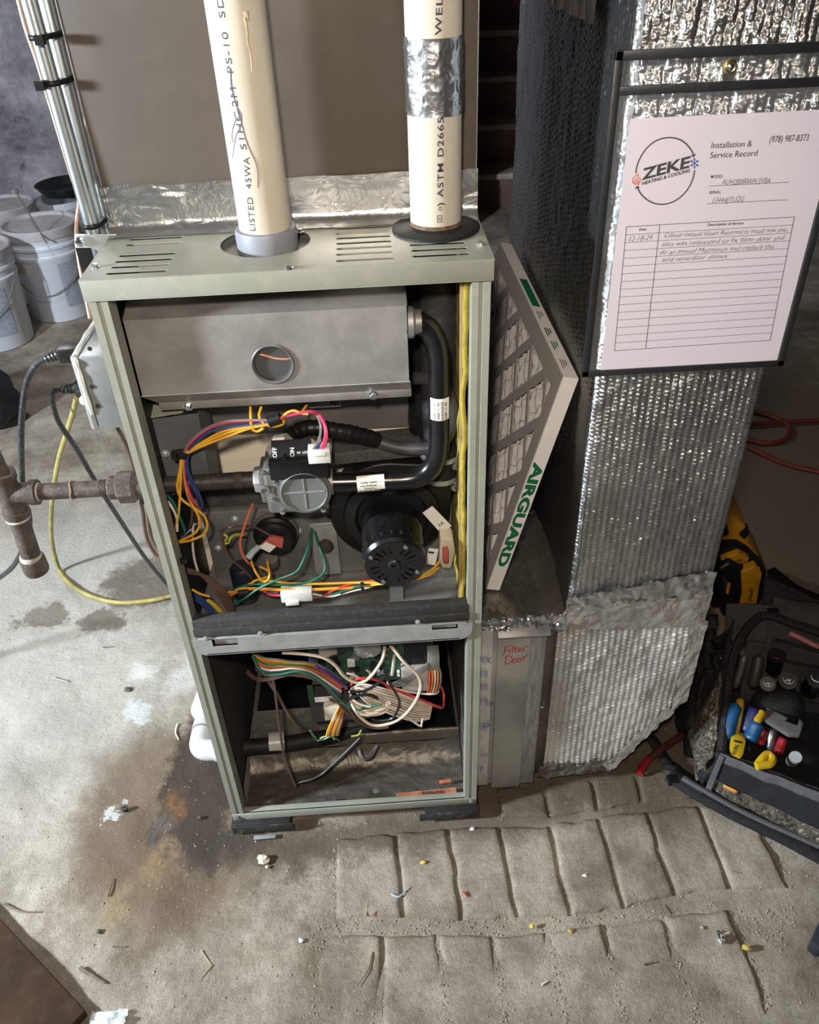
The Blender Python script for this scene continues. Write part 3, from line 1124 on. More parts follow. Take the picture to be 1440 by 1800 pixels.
gw = [sg + Vector((x, 0.016, z)) for x, z in ((-0.022, 0.008), (-0.010, 0.004), (0.002, -0.0005), (0.014, -0.002), (0.022, -0.001))]
part('igniter_wire', MB().tube(gw, 0.0013, 6, smooth=4), WM['orange'], BB)
# grey sheet below the box
sh = MB().prism([(-0.150, 0.110, 0.862), (0.130, 0.110, 0.862), (0.130, 0.152, 0.748), (-0.165, 0.152, 0.752)], (0, 0.0015, 0.0006))
part('burner_shelf', sh, M('grey_painted_sheet', (0.21, 0.205, 0.20), 0.5, 0.2, 0.1, 8, 0.03, 200, dust=0.1))
q = at(570, 709, y=0.108)
part('paper_label', MB().box(q.x - 0.022, q.x + 0.022, 0.1075, 0.1085, q.z - 0.006, q.z + 0.005), M('grey_sticker', (0.30, 0.29, 0.28), 0.5))
text_obj('label_print', 'P03', (q.x + 0.008, 0.1074, q.z - 0.003), (1, 0, 0), (0, 0, 1), 0.0058, ink, FUR, bold=0.02)
text_obj('label_print', '........', (q.x - 0.018, 0.1074, q.z + 0.001), (1, 0, 0), (0, 0, 1), 0.003, ink, FUR, bold=0.05)

# bracket on the left
br = MB()
A = [at(252, 738, y=0.062), at(330, 728, y=0.062), at(358, 862, y=0.062), at(268, 872, y=0.062)]
br.prism([(-0.205, 0.062, A[0].z), (A[1].x + 0.012, 0.062, A[1].z), (A[2].x + 0.010, 0.062, A[2].z), (-0.205, 0.062, A[3].z)], (0, 0.0015, 0))
br.prism([(A[1].x + 0.012, 0.062, A[1].z), (A[1].x + 0.018, 0.10, A[1].z), (A[2].x + 0.016, 0.10, A[2].z), (A[2].x + 0.010, 0.062, A[2].z)], (0.0015, 0, 0))
part('side_bracket', br, M('slate_grey_sheet', (0.115, 0.125, 0.135), 0.5, 0.3, 0.15, 14, 0.04, 200, dust=0.15))
part('bracket_lip', MB().prism([(-0.205, 0.060, A[0].z + 0.003), (A[1].x - 0.006, 0.060, A[1].z + 0.003), (A[1].x + 0.006, 0.100, A[1].z + 0.012), (-0.205, 0.10, A[0].z + 0.012)], (0, 0, 0.002)), cab)
q = at(291, 797, y=0.061)
part('screw', MB().hexbolt(q, (0, -1, 0), 0.0042, 0.004), galv)

# collector sheets below the valve
dk = M('sooty_steel', (0.075, 0.075, 0.075), 0.5, 0.45, 0.25, 16, 0.06, 200, dust=0.2)
a, b2 = at(352, 872, y=0.135), at(570, 868, y=0.135)
part('collector_cover', MB().box(a.x, 0.195, 0.132, 0.140, 0.565, a.z + 0.012), dk, bevel=0.003)
a = at(360, 930, y=0.120)
part('collector_box', MB().box(a.x, 0.19, 0.118, 0.133, 0.505, 0.640), galvd, bevel=0.004)
for px, py in ((413, 912), (384, 963), (525, 933)):
    q = at(px, py, y=0.117)
    part('screw', MB().hexbolt(q, (0, -1, 0), 0.0045, 0.004), galv)
part('blower_deck', MB().box(-0.2055, 0.203, 0.012, 0.163, 0.487, 0.490), galvd)
part('ledge', MB().box(-0.2, 0.2, 0.108, 0.160, 0.490, 0.505), galvd, bevel=0.002)
# plate with rounded corner between switch and fan
a, b2 = at(545, 930, y=0.105), at(600, 1008, y=0.105)
part('earth_plate', MB().box(a.x, b2.x, 0.104, 0.1055, b2.z, a.z + 0.01), galv, bevel=0.008, seg=3)

# divider rail with gasket, silver lip and slots
part('gasket', MB().box(-0.2035, 0.2035, -0.002, 0.016, 0.497, 0.533), gasket, bevel=0.004)
part('gasket_strip', MB().box(-0.2035, 0.2035, -0.0045, -0.001, 0.503, 0.517), gasket, bevel=0.0015)


def lippoly():
    r = 0.020
    P = [(-0.208, 0.497), (0.208, 0.497)]
    for k in range(7):
        t = -PI / 2 * k / 6
        P.append((0.208 - r + r * math.cos(t), 0.486 - 0.001 + (r * math.sin(t))))
    for k in range(7):
        t = -PI / 2 - PI / 2 * k / 6
        P.append((-0.208 + r + r * math.cos(t), 0.485 + r * math.sin(t)))
    return P


hs = []
for px0, px1, py0, py1 in ((372, 419, 1123, 1133), (759, 805, 1093, 1104)):
    a, b2 = at(px0, py0, y=-0.004), at(px1, py1, y=-0.004)
    hs.append([(a.x, b2.z), (b2.x, b2.z), (b2.x, a.z), (a.x, a.z)])
rail = part('divider_rail', holed_plate(lippoly(), hs, lambda x, z: (x, -0.004, z)), galv, solid=-0.0015)
part('rail_fold', MB().box(-0.20, 0.20, -0.004, 0.012, 0.4955, 0.4975).box(-0.19, 0.19, -0.0055, -0.0025, 0.4655, 0.4690), galv, rail, bevel=0.0008)
for i, h in enumerate(hs):
    part('door_catch', MB().box(h[0][0] + 0.002, h[1][0] - 0.002, 0.001, 0.003, h[0][1] - 0.002, h[2][1] - 0.003), galv, rail)
for px, py in ((458, 1113), (735, 1093), (362, 1122)):
    q = at(px, py, y=-0.0045)
    part('screw', MB().lathe([(0.0042, 0), (0.0042, 0.0012), (0.002, 0.0022)], q, (0, -1, 0), 14), galv, rail)

# ---- vent pipe inside, coupling, clamps
vx, vy = 0.165, 0.120
part('inner_vent_pipe', MB().cyl((vx + 0.008, vy, 0.70), (vx + 0.008, vy, T - 0.014), 0.026, 28), M('dark_grey_pipe', (0.030, 0.032, 0.038), 0.5, 0, 0.3, 20, dust=0.08))
cpl = MB().lathe([(0.029, 0), (0.031, 0.004), (0.031, 0.016), (0.029, 0.02), (0.029, 0.034), (0.031, 0.04), (0.031, 0.058), (0.028, 0.062)], (vx + 0.006, vy - 0.012, 0.690), (0.03, -0.12, 1), 30)
part('rubber_coupling', cpl, rubber)
for dz in (0.010, 0.049):
    q = Vector((vx + 0.006, vy - 0.012, 0.690)) + Vector((0.03, -0.12, 1)).normalized() * dz
    cl = part('hose_clamp', MB().lathe([(0.0312, -0.004), (0.0325, -0.004), (0.0325, 0.004), (0.0312, 0.004)], q, (0.03, -0.12, 1), 32), galv)
    s0 = q + Vector((0.026, -0.026, 0.004))
    part('clamp_screw', MB().lathe([(0.0045, 0), (0.0045, 0.012), (0.003, 0.013), (0.003, 0.016), (0.005, 0.016), (0.005, 0.022), (0.003, 0.023)], s0, (-0.35, -0.3, -0.6), 10), chrome, cl)

# drain hoses
def ppath(pts, y=None):
    return [at(p[0], p[1], y=(p[2] if len(p) > 2 else y)) for p in pts]


part('drain_hose', MB().tube(ppath([(722, 664, .125), (760, 668, .10), (785, 690, .085), (796, 725, .08), (788, 765, .085), (762, 785, .09), (735, 789, .09), (700, 787, .095), (662, 776, .10)]), 0.0092, 12, smooth=5), M('grey_vinyl_hose', (0.045, 0.046, 0.05), 0.5, 0, 0.2, 40))
part('ribbed_hose', MB().tube(ppath([(664, 774, .098), (630, 764, .09), (590, 757, .085), (550, 752, .085), (520, 760, .09), (495, 782, .10), (480, 806, .11)]), lambda t: 0.0105 + 0.0012 * (1 if int(t * 60) % 2 else 0), 12, smooth=8), blackp)
# dark trap elbow behind the clamps
a = at(738, 740, y=0.13)
part('drain_elbow', MB().lathe([(0.020, -0.05), (0.021, -0.02), (0.023, 0.0), (0.021, 0.03), (0.019, 0.05)], (a.x + 0.006, 0.135, a.z), (0, 0, 1), 18), blackp)
a, b2 = at(583, 790, y=0.11), at(740, 800, y=0.11)
part('manifold', MB().prism([(a.x, 0.095, a.z - 0.018), (b2.x, 0.095, a.z - 0.012), (b2.x, 0.095, a.z + 0.010), (a.x, 0.095, a.z + 0.002)], (0, 0.05, 0)), M('dark_zinc', (0.09, 0.09, 0.088), 0.5, 0.4, 0.2, 40, 0.05, 200, dust=0.2), bevel=0.003)

# black air tube from burner box round to the gas valve
tp = ppath([(716, 566), (738, 569), (757, 583), (769, 610), (772, 650), (772, 720), (772, 780), (765, 812), (748, 832), (722, 842), (680, 845), (585, 848)], 0.040)
part('air_tube', MB().tube(tp, 0.0138, 18, smooth=6), blackm)
part('tube_collar', MB().lathe([(0.019, 0), (0.019, 0.006), (0.015, 0.009), (0.015, 0.016)], (0.1295, 0.040, at(730, 566, y=.04).z), (1, 0, 0), 24), galvd)


def wrap_label(nm, a, b3, r, ang0, ang1, mat, parent=FUR, n=10, axis=None):
    """label curved round a straight pipe from a to b3; angles measured from -Y"""
    a = Vector(a)
    b3 = Vector(b3)
    ax = (b3 - a).normalized()
    fw = Vector((0, -1, 0))
    fw = (fw - ax * fw.dot(ax)).normalized()
    sd = ax.cross(fw)
    rows = []
    for p in (a, a.lerp(b3, 0.5), b3):
        rows.append([tuple(p + fw * (r * math.cos(t)) + sd * (r * math.sin(t))) for t in np.linspace(ang0, ang1, n)])
    return gridobj(nm, np.array(rows), mat, parent), fw, sd


a, b2 = at(772, 692, y=.04), at(772, 730, y=.04)
wrap_label('paper_label', b2, a, 0.0144, -0.95, 0.95, sticker)
for k in range(4):
    x = a.x - 0.008 + k * 0.0048
    text_obj('label_print', '|||||||||' if k == 2 else '0080 11 00', (x + 0.002, 0.0245, b2.z + 0.003), (0, 0, 1), (-1, 0, 0), 0.0026, ink, FUR, width=abs(a.z - b2.z) - 0.007, bold=0.01)
a, b2 = at(628, 847, y=.04), at(676, 843, y=.04)
wrap_label('paper_label', a, b2, 0.0144, -1.15, 0.75, stickert)
for k, sx in enumerate(('Quality Tested', 'with Pride by', 'Donny G.', 'in Trenton, NJ')):
    text_obj('label_print', sx, (a.x + 0.004 + (0.006 if k == 2 else 0.0), 0.0263 - 0.0009 * (3 - abs(k - 1.2)), a.z + 0.0072 - k * 0.0046), (b2 - a), (0, 0.25 if k < 1 else 0.0, 1), 0.0029, ink, FUR,
             width=(0.0225 if k != 2 else 0.014), bold=0.025)

# ---- gas train inside: pipe, union, valve
gy = 0.050
gz = at(390, 846, y=gy).z
part('gas_pipe', MB().cyl((-HW - 0.004, gy, gz), (at(447, 846, y=gy).x, gy, gz), 0.0113, 20), M('dark_iron_pipe', (0.045, 0.038, 0.034), 0.5, 0.4, 0.3, 40, 0.2, 300, dust=0.1))
hx = at(437, 844, y=gy - 0.02)
part('pipe_thread', MB().tube([(at(413, 846, y=gy).x + 0.001 * k, gy, gz) for k in range(12)], lambda t: 0.0112 + (0.0008 if int(t * 11.01) % 2 else 0), 18), iron)
VAL = part('gas_valve', MB(), alum) if False else None
vb = MB()
a, b2 = at(450, 822, y=0.020), at(580, 905, y=0.020)
vx0, vx1, vz1, vz0 = a.x, b2.x, a.z, b2.z
vb.box(vx0 + 0.006, vx1, 0.022, 0.078, vz0 + 0.004, vz1 - 0.006)
VAL = part('gas_valve', vb, alum, bevel=0.006, seg=3)
part('inlet_hex', MB().lathe([(0.0165, 0), (0.018, 0.002), (0.018, 0.015), (0.0165, 0.017)], (vx0 - 0.010, gy, gz), (1, 0, 0), 6), galv, VAL)
part('inlet_boss', MB().box(vx0 - 0.001, vx0 + 0.012, 0.026, 0.074, gz - 0.024, gz + 0.022), alum, VAL, bevel=0.003)
dc = at(535, 868, y=0.014)
part('diaphragm_cover', MB().lathe([(0.0325, 0), (0.0325, 0.004), (0.0305, 0.007), (0.0295, 0.0045), (0.027, 0.004), (0.001, 0.004)], (dc.x, 0.022, dc.z), (0, -1, 0), 44), M('grey_die_cast', (0.17, 0.18, 0.18), 0.45, 0.35, 0.1, 40, 0.06, 300), VAL)
part('diaphragm_rim', MB().lathe([(0.036, 0), (0.036, 0.003), (0.033, 0.004)], (dc.x, 0.0225, dc.z), (0, -1, 0), 44), alum, VAL)
part('cover_rib', MB().box(dc.x - 0.0008, dc.x + 0.0008, 0.0168, 0.0185, dc.z - 0.027, dc.z + 0.027).box(dc.x - 0.027, dc.x + 0.027, 0.0168, 0.0185, dc.z - 0.0008, dc.z + 0.0008), galv, VAL)
for px, py in ((485, 848), (569, 895), (497, 899), (464, 830), (569, 838), (480, 877), (478, 866)):
    q = at(px, py, y=0.0215)
    part('screw', MB().lathe([(0.0036, 0), (0.0036, 0.003), (0.0022, 0.0034)], q, (0, -1, 0), 12), chrome if py > 840 else alum, VAL)
q = at(466, 861, y=0.021)
part('pressure_port', MB().lathe([(0.0072, 0), (0.0072, 0.003), (0.0048, 0.0035), (0.0042, 0.0005), (0.001, 0.0005)], q, (0, -1, 0), 18), galvd, VAL)
# switch housing on top of the valve
a, b2 = at(471, 815, y=0.018), at(580, 838, y=0.018)
part('switch_housing', MB().box(a.x, b2.x, 0.016, 0.031, b2.z - 0.001, a.z + 0.002), blackm, VAL, bevel=0.003)
a, b2 = at(476, 790, y=0.040), at(548, 812, y=0.030)
part('switch_plate', MB().prism([(a.x, 0.030, b2.z), (b2.x, 0.030, b2.z), (b2.x, 0.052, a.z + 0.004), (a.x, 0.052, a.z + 0.004)], (0, 0.002, 0.001)), blackp, VAL)
sl = (Vector((0, 0.022, a.z + 0.004 - b2.z))).normalized()
q0 = Vector((a.x, 0.0298, b2.z)) + sl * 0.0085
wp = M('white_print', (0.75, 0.75, 0.75), 0.6)
text_obj('switch_print', 'OFF', q0 + Vector((0.007, 0, 0)), sl, (-1, 0, 0), 0.0055, wp, VAL, bold=0.02)
text_obj('switch_print', 'ON', q0 + Vector((0.030, 0, 0)), sl, (-1, 0, 0), 0.0055, wp, VAL, bold=0.02)
text_obj('switch_print', 'HI  LO  M', q0 + Vector((0.034, 0, 0.004)), (1, 0, 0), sl, 0.0032, wp, VAL, bold=0.01)
part('toggle', MB().box(q0.x + 0.016, q0.x + 0.021, 0.022, 0.036, b2.z + 0.000, b2.z + 0.012), blackp, VAL, bevel=0.001)
# bracket plate with label behind the switch
pl = [at(468, 790, y=.060), at(481, 766, y=.066), at(504, 762, y=.066), at(517, 774, y=.064), at(517, 784, y=.062), at(548, 782, y=.062), at(560, 800, y=.058), at(476, 806, y=.056)]
part('valve_bracket', MB().prism(pl, (0, 0.0015, 0.0005)), galvd, VAL)
lq = [at(476, 795, y=.056), at(479, 770, y=.0625), at(500, 768, y=.0625), at(499, 793, y=.0565)]
part('paper_label', MB().prism(lq, (0, -0.0008, 0)), sticker, VAL)
for k in range(3):
    a_ = lq[0].lerp(lq[1], 0.12 + 0.09 * k)
    b_ = lq[3].lerp(lq[2], 0.12 + 0.09 * k)
    part('label_print', MB().prism([a_.lerp(b_, .12), a_.lerp(b_, .8), a_.lerp(b_, .8) + (lq[1] - lq[0]) * .035, a_.lerp(b_, .12) + (lq[1] - lq[0]) * .035], (0, -0.0011, 0)), ink, VAL)
part('knob', MB().lathe([(0.010, 0), (0.0105, 0.003), (0.009, 0.007), (0.001, 0.007)], at(529, 784, y=.062), (-0.1, -0.9, 0.5), 8), blackp, VAL)
part('vent_cap', MB().lathe([(0.0065, 0), (0.0065, 0.003), (0.001, 0.003)], at(548, 780, y=.062), (-0.1, -0.9, 0.5), 16), M('tan_cap', (0.34, 0.25, 0.17), 0.6), VAL)
a, b2 = at(543, 818, y=0.012), at(580, 796, y=0.012)
CONN = part('wire_connector', MB().box(a.x, b2.x, 0.014, 0.034, a.z, b2.z + 0.002).box(a.x + 0.004, b2.x - 0.005, 0.0115, 0.016, b2.z - 0.005, b2.z + 0.001), wnylon, VAL, bevel=0.0012)
part('outlet_boss', MB().cyl((vx1 - 0.002, 0.042, tp[-1].z), (vx1 + 0.008, 0.042, tp[-1].z), 0.018, 20), alum, VAL)

# ---- pressure switch below the valve
pc = at(483, 948, y=0.085)
PS = part('pressure_switch', MB().lathe([(0.030, 0.03), (0.0325, 0.028), (0.0325, 0.016), (0.029, 0.012), (0.029, 0.006), (0.026, 0.002), (0.014, 0.0), (0.001, 0.0)], (pc.x, 0.078, pc.z), (0, 1, 0), 36), blackp)
part('body_rim', MB().lathe([(0.0335, 0.03), (0.0345, 0.028), (0.0345, 0.022), (0.0335, 0.02)], (pc.x, 0.078, pc.z), (0, 1, 0), 36), M('taupe_plastic', (0.13, 0.115, 0.10), 0.6), PS)
lb = [at(454, 961, y=.070), at(468, 950, y=.070), at(489, 957, y=.070), at(474, 971, y=.070)]
part('paper_label', MB().prism(lb, (0, -0.0008, 0)), sticker, PS)
part('plug', MB().prism([at(457, 957, y=.074), at(476, 939, y=.074), at(499, 944, y=.074), at(497, 960, y=.074), at(490, 958, y=.074), at(468, 948, y=.074)], (0, -0.006, 0)), redf, PS, bevel=0.001)
part('clear_boot', MB().tube([at(437, 980, y=.055), at(444, 970, y=.058), at(455, 961, y=.066)], lambda t: 0.0055 - 0.0012 * t, 8), cyanp, PS)
part('hose_barb', MB().lathe([(0.008, -0.012), (0.010, -0.004), (0.010, 0.006)], at(478, 985, y=.085), (0, -0.3, 1), 14), M('taupe_plastic', (0.13, 0.115, 0.10), 0.6), PS)
part('dark_drain_trap', MB().lathe([(0.018, 0), (0.019, 0.01), (0.019, 0.06), (0.015, 0.066)], (at(428, 1030, y=.075).x, 0.088, 0.492), (0, 0, 1), 20), M('navy_black_plastic', (0.010, 0.014, 0.024), 0.4), bevel=0)

# ---- inducer fan
ic = Vector((0.098, 0.0, 0.634))
P = []
for k in range(48):
    th = 2 * PI * k / 48
    r = 0.087 + 0.005 * math.sin(th - 0.5)
    x, z = ic.x + r * math.cos(th) * 1.02, ic.z + r * math.sin(th)
    if 0.15 < th < 1.5:
        x = ic.x + 0.096 * (1 if th < 0.95 else (1.5 - th) / 0.55 * 0.6 + 0.4)
        z = ic.z + (0.086 if th > 0.5 else 0.086 * th / 0.5)
    P.append((min(x, 0.190), 0.128, z))
IND = part('draft_inducer', MB().prism(P[::-1], (0, -0.036, 0)), blackp, bevel=0.006, seg=3)
part('scroll_face', MB().lathe([(0.072, 0), (0.070, 0.006), (0.055, 0.010), (0.050, 0.004), (0.001, 0.004)], (ic.x, 0.092, ic.z), (0, -1, 0), 48), blackp, IND)
for th, px in ((2.7, 0), (3.4, 0), (0.1, 0), (0.55, 0), (5.2, 0), (4.3, 0)):
    d = Vector((math.cos(th), 0, math.sin(th)))
    part('face_rib', MB().tube([Vector((ic.x, 0.0885, ic.z)) + d * 0.049, Vector((ic.x, 0.0905, ic.z)) + d * 0.074], 0.0014, 6), blackm, IND)
part('outlet_neck', MB().prism([(0.118, 0.125, ic.z + 0.06), (0.190, 0.125, ic.z + 0.05), (0.192, 0.125, 0.705), (0.135, 0.125, 0.705)], (0, -0.03, 0)), blackp, IND, bevel=0.004)
q = at(573, 957, y=0.088)
part('mount_grommet', MB().lathe([(0.010, 0), (0.011, 0.003), (0.008, 0.009), (0.001, 0.010)], q, (0, -1, 0.1), 18), M('brown_rubber', (0.045, 0.032, 0.025), 0.5), IND)
# motor
mz, my0, my1, mr = ic.z - 0.010, 0.088, 0.000, 0.0440
axm = Vector((0, -1, -0.06)).normalized()
mo = Vector((ic.x - 0.001, my0, mz))
ML = 0.090
part('motor_body', MB().lathe([(mr * 0.9, 0), (mr, 0.004), (mr, 0.026), (mr * 1.015, 0.027), (mr * 1.015, 0.030), (mr, 0.031), (mr, ML - 0.014), (mr * 1.02, ML - 0.013), (mr * 1.02, ML - 0.006), (mr * 0.94, ML - 0.001)], mo, axm, 48), blackm, IND)
af = axm.orthogonal().normalized()
fc = mo + axm * ML
xr = Vector((1, 0, 0))
yr = axm.cross(xr).normalized()
if yr.z < 0:
    yr = -yr
vents = []
for k in range(20):
    if k % 5 == 4:
        continue
    th = 2 * PI * (k + 0.5) / 20
    c_, s_ = math.cos(th), math.sin(th)
    vents.append([((a_ * c_ - b_ * s_), (a_ * s_ + b_ * c_)) for a_, b_ in ((0.021, -0.0016), (0.034, -0.0024), (0.034, 0.0024), (0.021, 0.0016))])
plate = holed_plate(circ(0, 0, mr * 0.95, 48), vents, lambda x, y: fc + xr * x + yr * y)
part('motor_end_plate', plate, blackm, IND, solid=0.001)
part('motor_inner', MB().lathe([(mr * 0.9, 0), (mr * 0.9, 0.001), (0.001, 0.001)], fc - axm * 0.006, axm, 30), M('void_black', (0.004, 0.004, 0.004), 0.8), IND)
part('shaft_hub', MB().lathe([(0.0095, 0), (0.0095, 0.002), (0.007, 0.004), (0.0045, 0.004), (0.004, 0.0015), (0.001, 0.0015)], fc, axm, 24), M('dark_steel', (0.05, 0.05, 0.05), 0.35, 0.8), IND)
for k in range(4):
    th = PI * (0.25 + 0.5 * k) + 0.3
    part('through_bolt', MB().lathe([(0.003, 0), (0.003, 0.003)], fc + xr * (0.036 * math.cos(th)) + yr * (0.036 * math.sin(th)), axm, 8), galvd, IND)
for k in range(9):
    th = 0.35 + 0.31 * k
    d = xr * math.cos(th) + yr * math.sin(th)
    part('vent_slot', MB().tube([mo + axm * (ML - 0.020) + d * (mr + 0.0002), mo + axm * (ML - 0.015) + d * (mr + 0.0002)], 0.002, 6), M('void_black', (0.004, 0.004, 0.004), 0.8), IND)
text_obj('motor_print', 'A.O. SMITH', mo + axm * 0.052 + yr * (mr * 0.985) + xr * -0.007, xr, yr * 0.3 - axm, 0.0028, M('white_print', (0.75, 0.75, 0.75), 0.6), IND, bold=0.02, lift=0.001) if False else None
# white tag on the fan housing
lb = [at(743, 901, y=.080), at(760, 889, y=.080), at(794, 924, y=.080), at(775, 937, y=.080)]
part('paper_label', MB().prism(lb, (0, -0.001, 0)), sticker, IND, bevel=0.0)
lx = (lb[2] - lb[1]).normalized()
ly = (lb[1] - lb[0]).normalized()
text_obj('label_print', 'V1', at(777, 916, y=.0788), -ly, lx, 0.006, ink, IND, bold=0.02, shear=0.2)
for k in range(3):
    text_obj('label_print', '0045812 MV', at(787 - 4 * k - 9, 926 + 2.5 * k, y=.0868), -lx, -ly, 0.0022, ink, IND, bold=0.01) if False else None
# beige plug on the right
pb = [at(771, 985, y=.060), at(774, 946, y=.060), at(797, 948, y=.060), at(801, 968, y=.060), at(794, 1000, y=.060), at(778, 1000, y=.060)]
PLG = part('motor_plug', MB().prism(pb, (0, 0.022, 0.006)), beige, IND, bevel=0.003)
part('plug_red_end', MB().box(at(778, 970, y=.058).x, at(788, 970, y=.058).x, 0.050, 0.062, at(780, 985, y=.058).z, at(780, 962, y=.058).z), redf, IND, bevel=0.002)
lb = [at(748, 990, y=.056), at(754, 963, y=.056), at(771, 965, y=.056), at(765, 993, y=.056)]
part('paper_label', MB().prism(lb, (0, -0.001, 0)), sticker, IND)
part('label_print', MB().prism([at(753, 972, y=.0548), at(763, 973, y=.0548), at(763, 970, y=.0548), at(754, 969, y=.0548)], (0, -0.0004, 0)), ink, IND)
part('motor_foot', MB().box(ic.x - 0.010, ic.x + 0.010, 0.030, 0.034, 0.490, mz - mr + 0.004), galvd, IND)

# ================================================================== LOWER COMPARTMENT
part('blower_housing', MB().lathe([(0.165, 0.0), (0.165, 0.30), (0.16, 0.305), (0.001, 0.305)], (-0.15, 0.46, 0.27), (1, 0, 0), 48), darkb, ang=25)
part('blower_shroud', MB().box(-0.2, 0.2, 0.235, 0.24, 0.36, 0.486), darkb)
part('lower_side_liner', MB().box(-0.2205, -0.206, 0.028, 0.45, 0.06, 0.486), fiberd)
part('lower_side_liner', MB().box(0.206, 0.2205, 0.028, 0.45, 0.06, 0.486), M('dusty_inner_side', (0.085, 0.078, 0.068), 0.7, 0.2, 0.4, 8, 0.1, 100, dust=0.4, stretch=(1, 8, 1)))
for px0, px1, py0, py1, yv in ((375, 405, 1180, 1420, 0.022),):
    pass
part('grey_baffle', MB().prism([at(447, 1254, y=.16), at(640, 1240, y=.16), at(640, 1300, y=.13), at(441, 1318, y=.13)], (0, 0.003, 0.002)), M('olive_grey_sheet', (0.075, 0.072, 0.062), 0.6, 0.2, 0.15, 12, 0.05, 200, dust=0.2))
a, b2 = at(380, 1333, y=.135), at(800, 1262, y=.175)
part('drain_tube', MB().tube([(-HW - 0.002, 0.118, 0.084), (-0.12, 0.125, 0.078), (0.0, 0.145, 0.078), (0.13, 0.17, 0.10)], 0.016, 14, smooth=5), rubber)
q = at(489, 1319, y=.112)
part('white_sleeve', MB().cyl((q.x - 0.017, 0.126, 0.0815), (q.x + 0.012, 0.128, 0.0800), 0.0200, 20), pvcw)
# taped floor pan
rows = []
for v_ in np.linspace(0, 1, 40):
    row = []
    for u_ in np.linspace(-0.2, 0.203, 130):
        y_ = 0.016 + v_ * 0.105
        z_ = Z0 + 0.005 + 0.0022 * float(fbm(u_ * 26, v_ * 5, 77, 4)) + 0.030 * max(0, (v_ - 0.66) / 0.34) ** 2
        row.append((u_, y_, z_))
    rows.append(row)
gridobj('foil_tape_sheet', np.array(rows), taped, FUR)
rows = []
for v_ in np.linspace(0, 1, 14):
    rows.append([(u_, 0.122 + 0.02 * v_, Z0 + 0.036 + 0.018 * math.sin(v_ * 2.6) + 0.0012 * float(fbm(u_ * 30, v_ * 3, 78, 3))) for u_ in np.linspace(-0.2, 0.203, 120)])
gridobj('foil_tape_sheet', np.array(rows), taped, FUR)
part('rear_floor', MB().box(-0.2, 0.203, 0.14, 0.7, Z0 + 0.003, Z0 + 0.006), darkb)
# small silver scrap and warning label
q = at(600, 1413, z=Z0 + 0.010)
part('foil_scrap', MB().box(q.x - 0.009, q.x + 0.009, q.y - 0.010, q.y + 0.010, q.z - 0.001, q.z + 0.0004), tape)
A4 = [at(697, 1412, z=Z0 + 0.0125), at(804, 1402, z=Z0 + 0.0125), at(801, 1385, z=Z0 + 0.0142), at(697, 1395, z=Z0 + 0.0142)]
part('warning_label', MB().prism(A4, (0, 0, 0.0008)), M('dirty_label', (0.36, 0.31, 0.25), 0.7, 0, 0.4, 60))
O4 = [at(698, 1402, z=Z0 + 0.0145), at(803, 1392, z=Z0 + 0.0145), at(801, 1386, z=Z0 + 0.0153), at(698, 1395, z=Z0 + 0.0153)]
part('warning_band', MB().prism(O4, (0, 0, 0.0006)), orange_l)
text_obj('label_print', 'POTENTIAL', at(742, 1397.5, z=Z0 + 0.0158), (1, 0, 0), (0, 1, 0.1), 0.0052, ink, FUR, width=0.042, bold=0.02, lift=0.0006)
A5 = [at(773, 1378, z=Z0 + 0.018), at(793, 1375, z=Z0 + 0.018), at(792, 1369, z=Z0 + 0.021), at(772, 1372, z=Z0 + 0.021)]
part('warning_band', MB().prism(A5, (0, 0, 0.0006)), orange_l)

# control board and its housing
CBX = 0.072
a, b2 = at(545, 1242, y=CBX), at(762, 1112, y=CBX)
BRD = part('control_board', MB().box(a.x, b2.x, CBX, CBX + 0.002, a.z + 0.055, 0.482).box(a.x, a.x + 0.010, CBX, CBX + 0.002, a.z, 0.482), pcb)
rnd = random.Random(5)
for k in range(46):
    px, py = rnd.uniform(560, 755), rnd.uniform(1130, 1200)
    q = at(px, py, y=CBX)
    sx, sz, dp = rnd.uniform(0.0015, 0.006), rnd.uniform(0.0015, 0.006), rnd.uniform(0.002, 0.009)
    part('board_component', MB().box(q.x - sx, q.x + sx, CBX - dp, CBX, q.z - sz, q.z + sz), rnd.choice([blackp, blackp, galvd, wnylon, pcb]), BRD)
a, b2 = at(551, 1262, y=.070), at(650, 1228, y=.070)
part('board_base', MB().box(a.x, b2.x, 0.06, 0.12, a.z, b2.z), M('dark_grey_plastic', (0.05, 0.05, 0.052), 0.55), bevel=0.002)
a, b2 = at(554, 1236, y=.056), at(586, 1226, y=.056)
part('paper_label', MB().box(a.x, b2.x, 0.0575, 0.0590, a.z, b2.z), sticker)
part('label_print', MB().box(b2.x - 0.008, b2.x - 0.001, 0.0570, 0.0578, a.z + 0.001, b2.z - 0.001), M('grey_print', (0.2, 0.2, 0.2), 0.6))
a, b2 = at(572, 1262, y=.056), at(596, 1238, y=.056)
part('wire_connector', MB().box(a.x, b2.x, 0.050, 0.070, a.z, b2.z), beige, bevel=0.001)
a, b2 = at(707, 1212, y=.062), at(752, 1170, y=.062)
part('relay', MB().box(a.x, b2.x, 0.055, 0.072, a.z, b2.z), M('off_white_plastic', (0.44, 0.42, 0.38), 0.5), bevel=0.001)
a, b2 = at(562, 1152, y=.062), at(592, 1136, y=.062)
part('relay', MB().box(a.x, b2.x, 0.056, 0.072, a.z, b2.z), M('tan_plastic', (0.33, 0.29, 0.23), 0.5), bevel=0.001)
a, b2 = at(752, 1172, y=.058), at(772, 1144, y=.058)
part('terminal_block', MB().box(a.x, b2.x, 0.050, 0.072, a.z, b2.z), M('mid_grey_plastic', (0.20, 0.20, 0.19), 0.5), bevel=0.001)
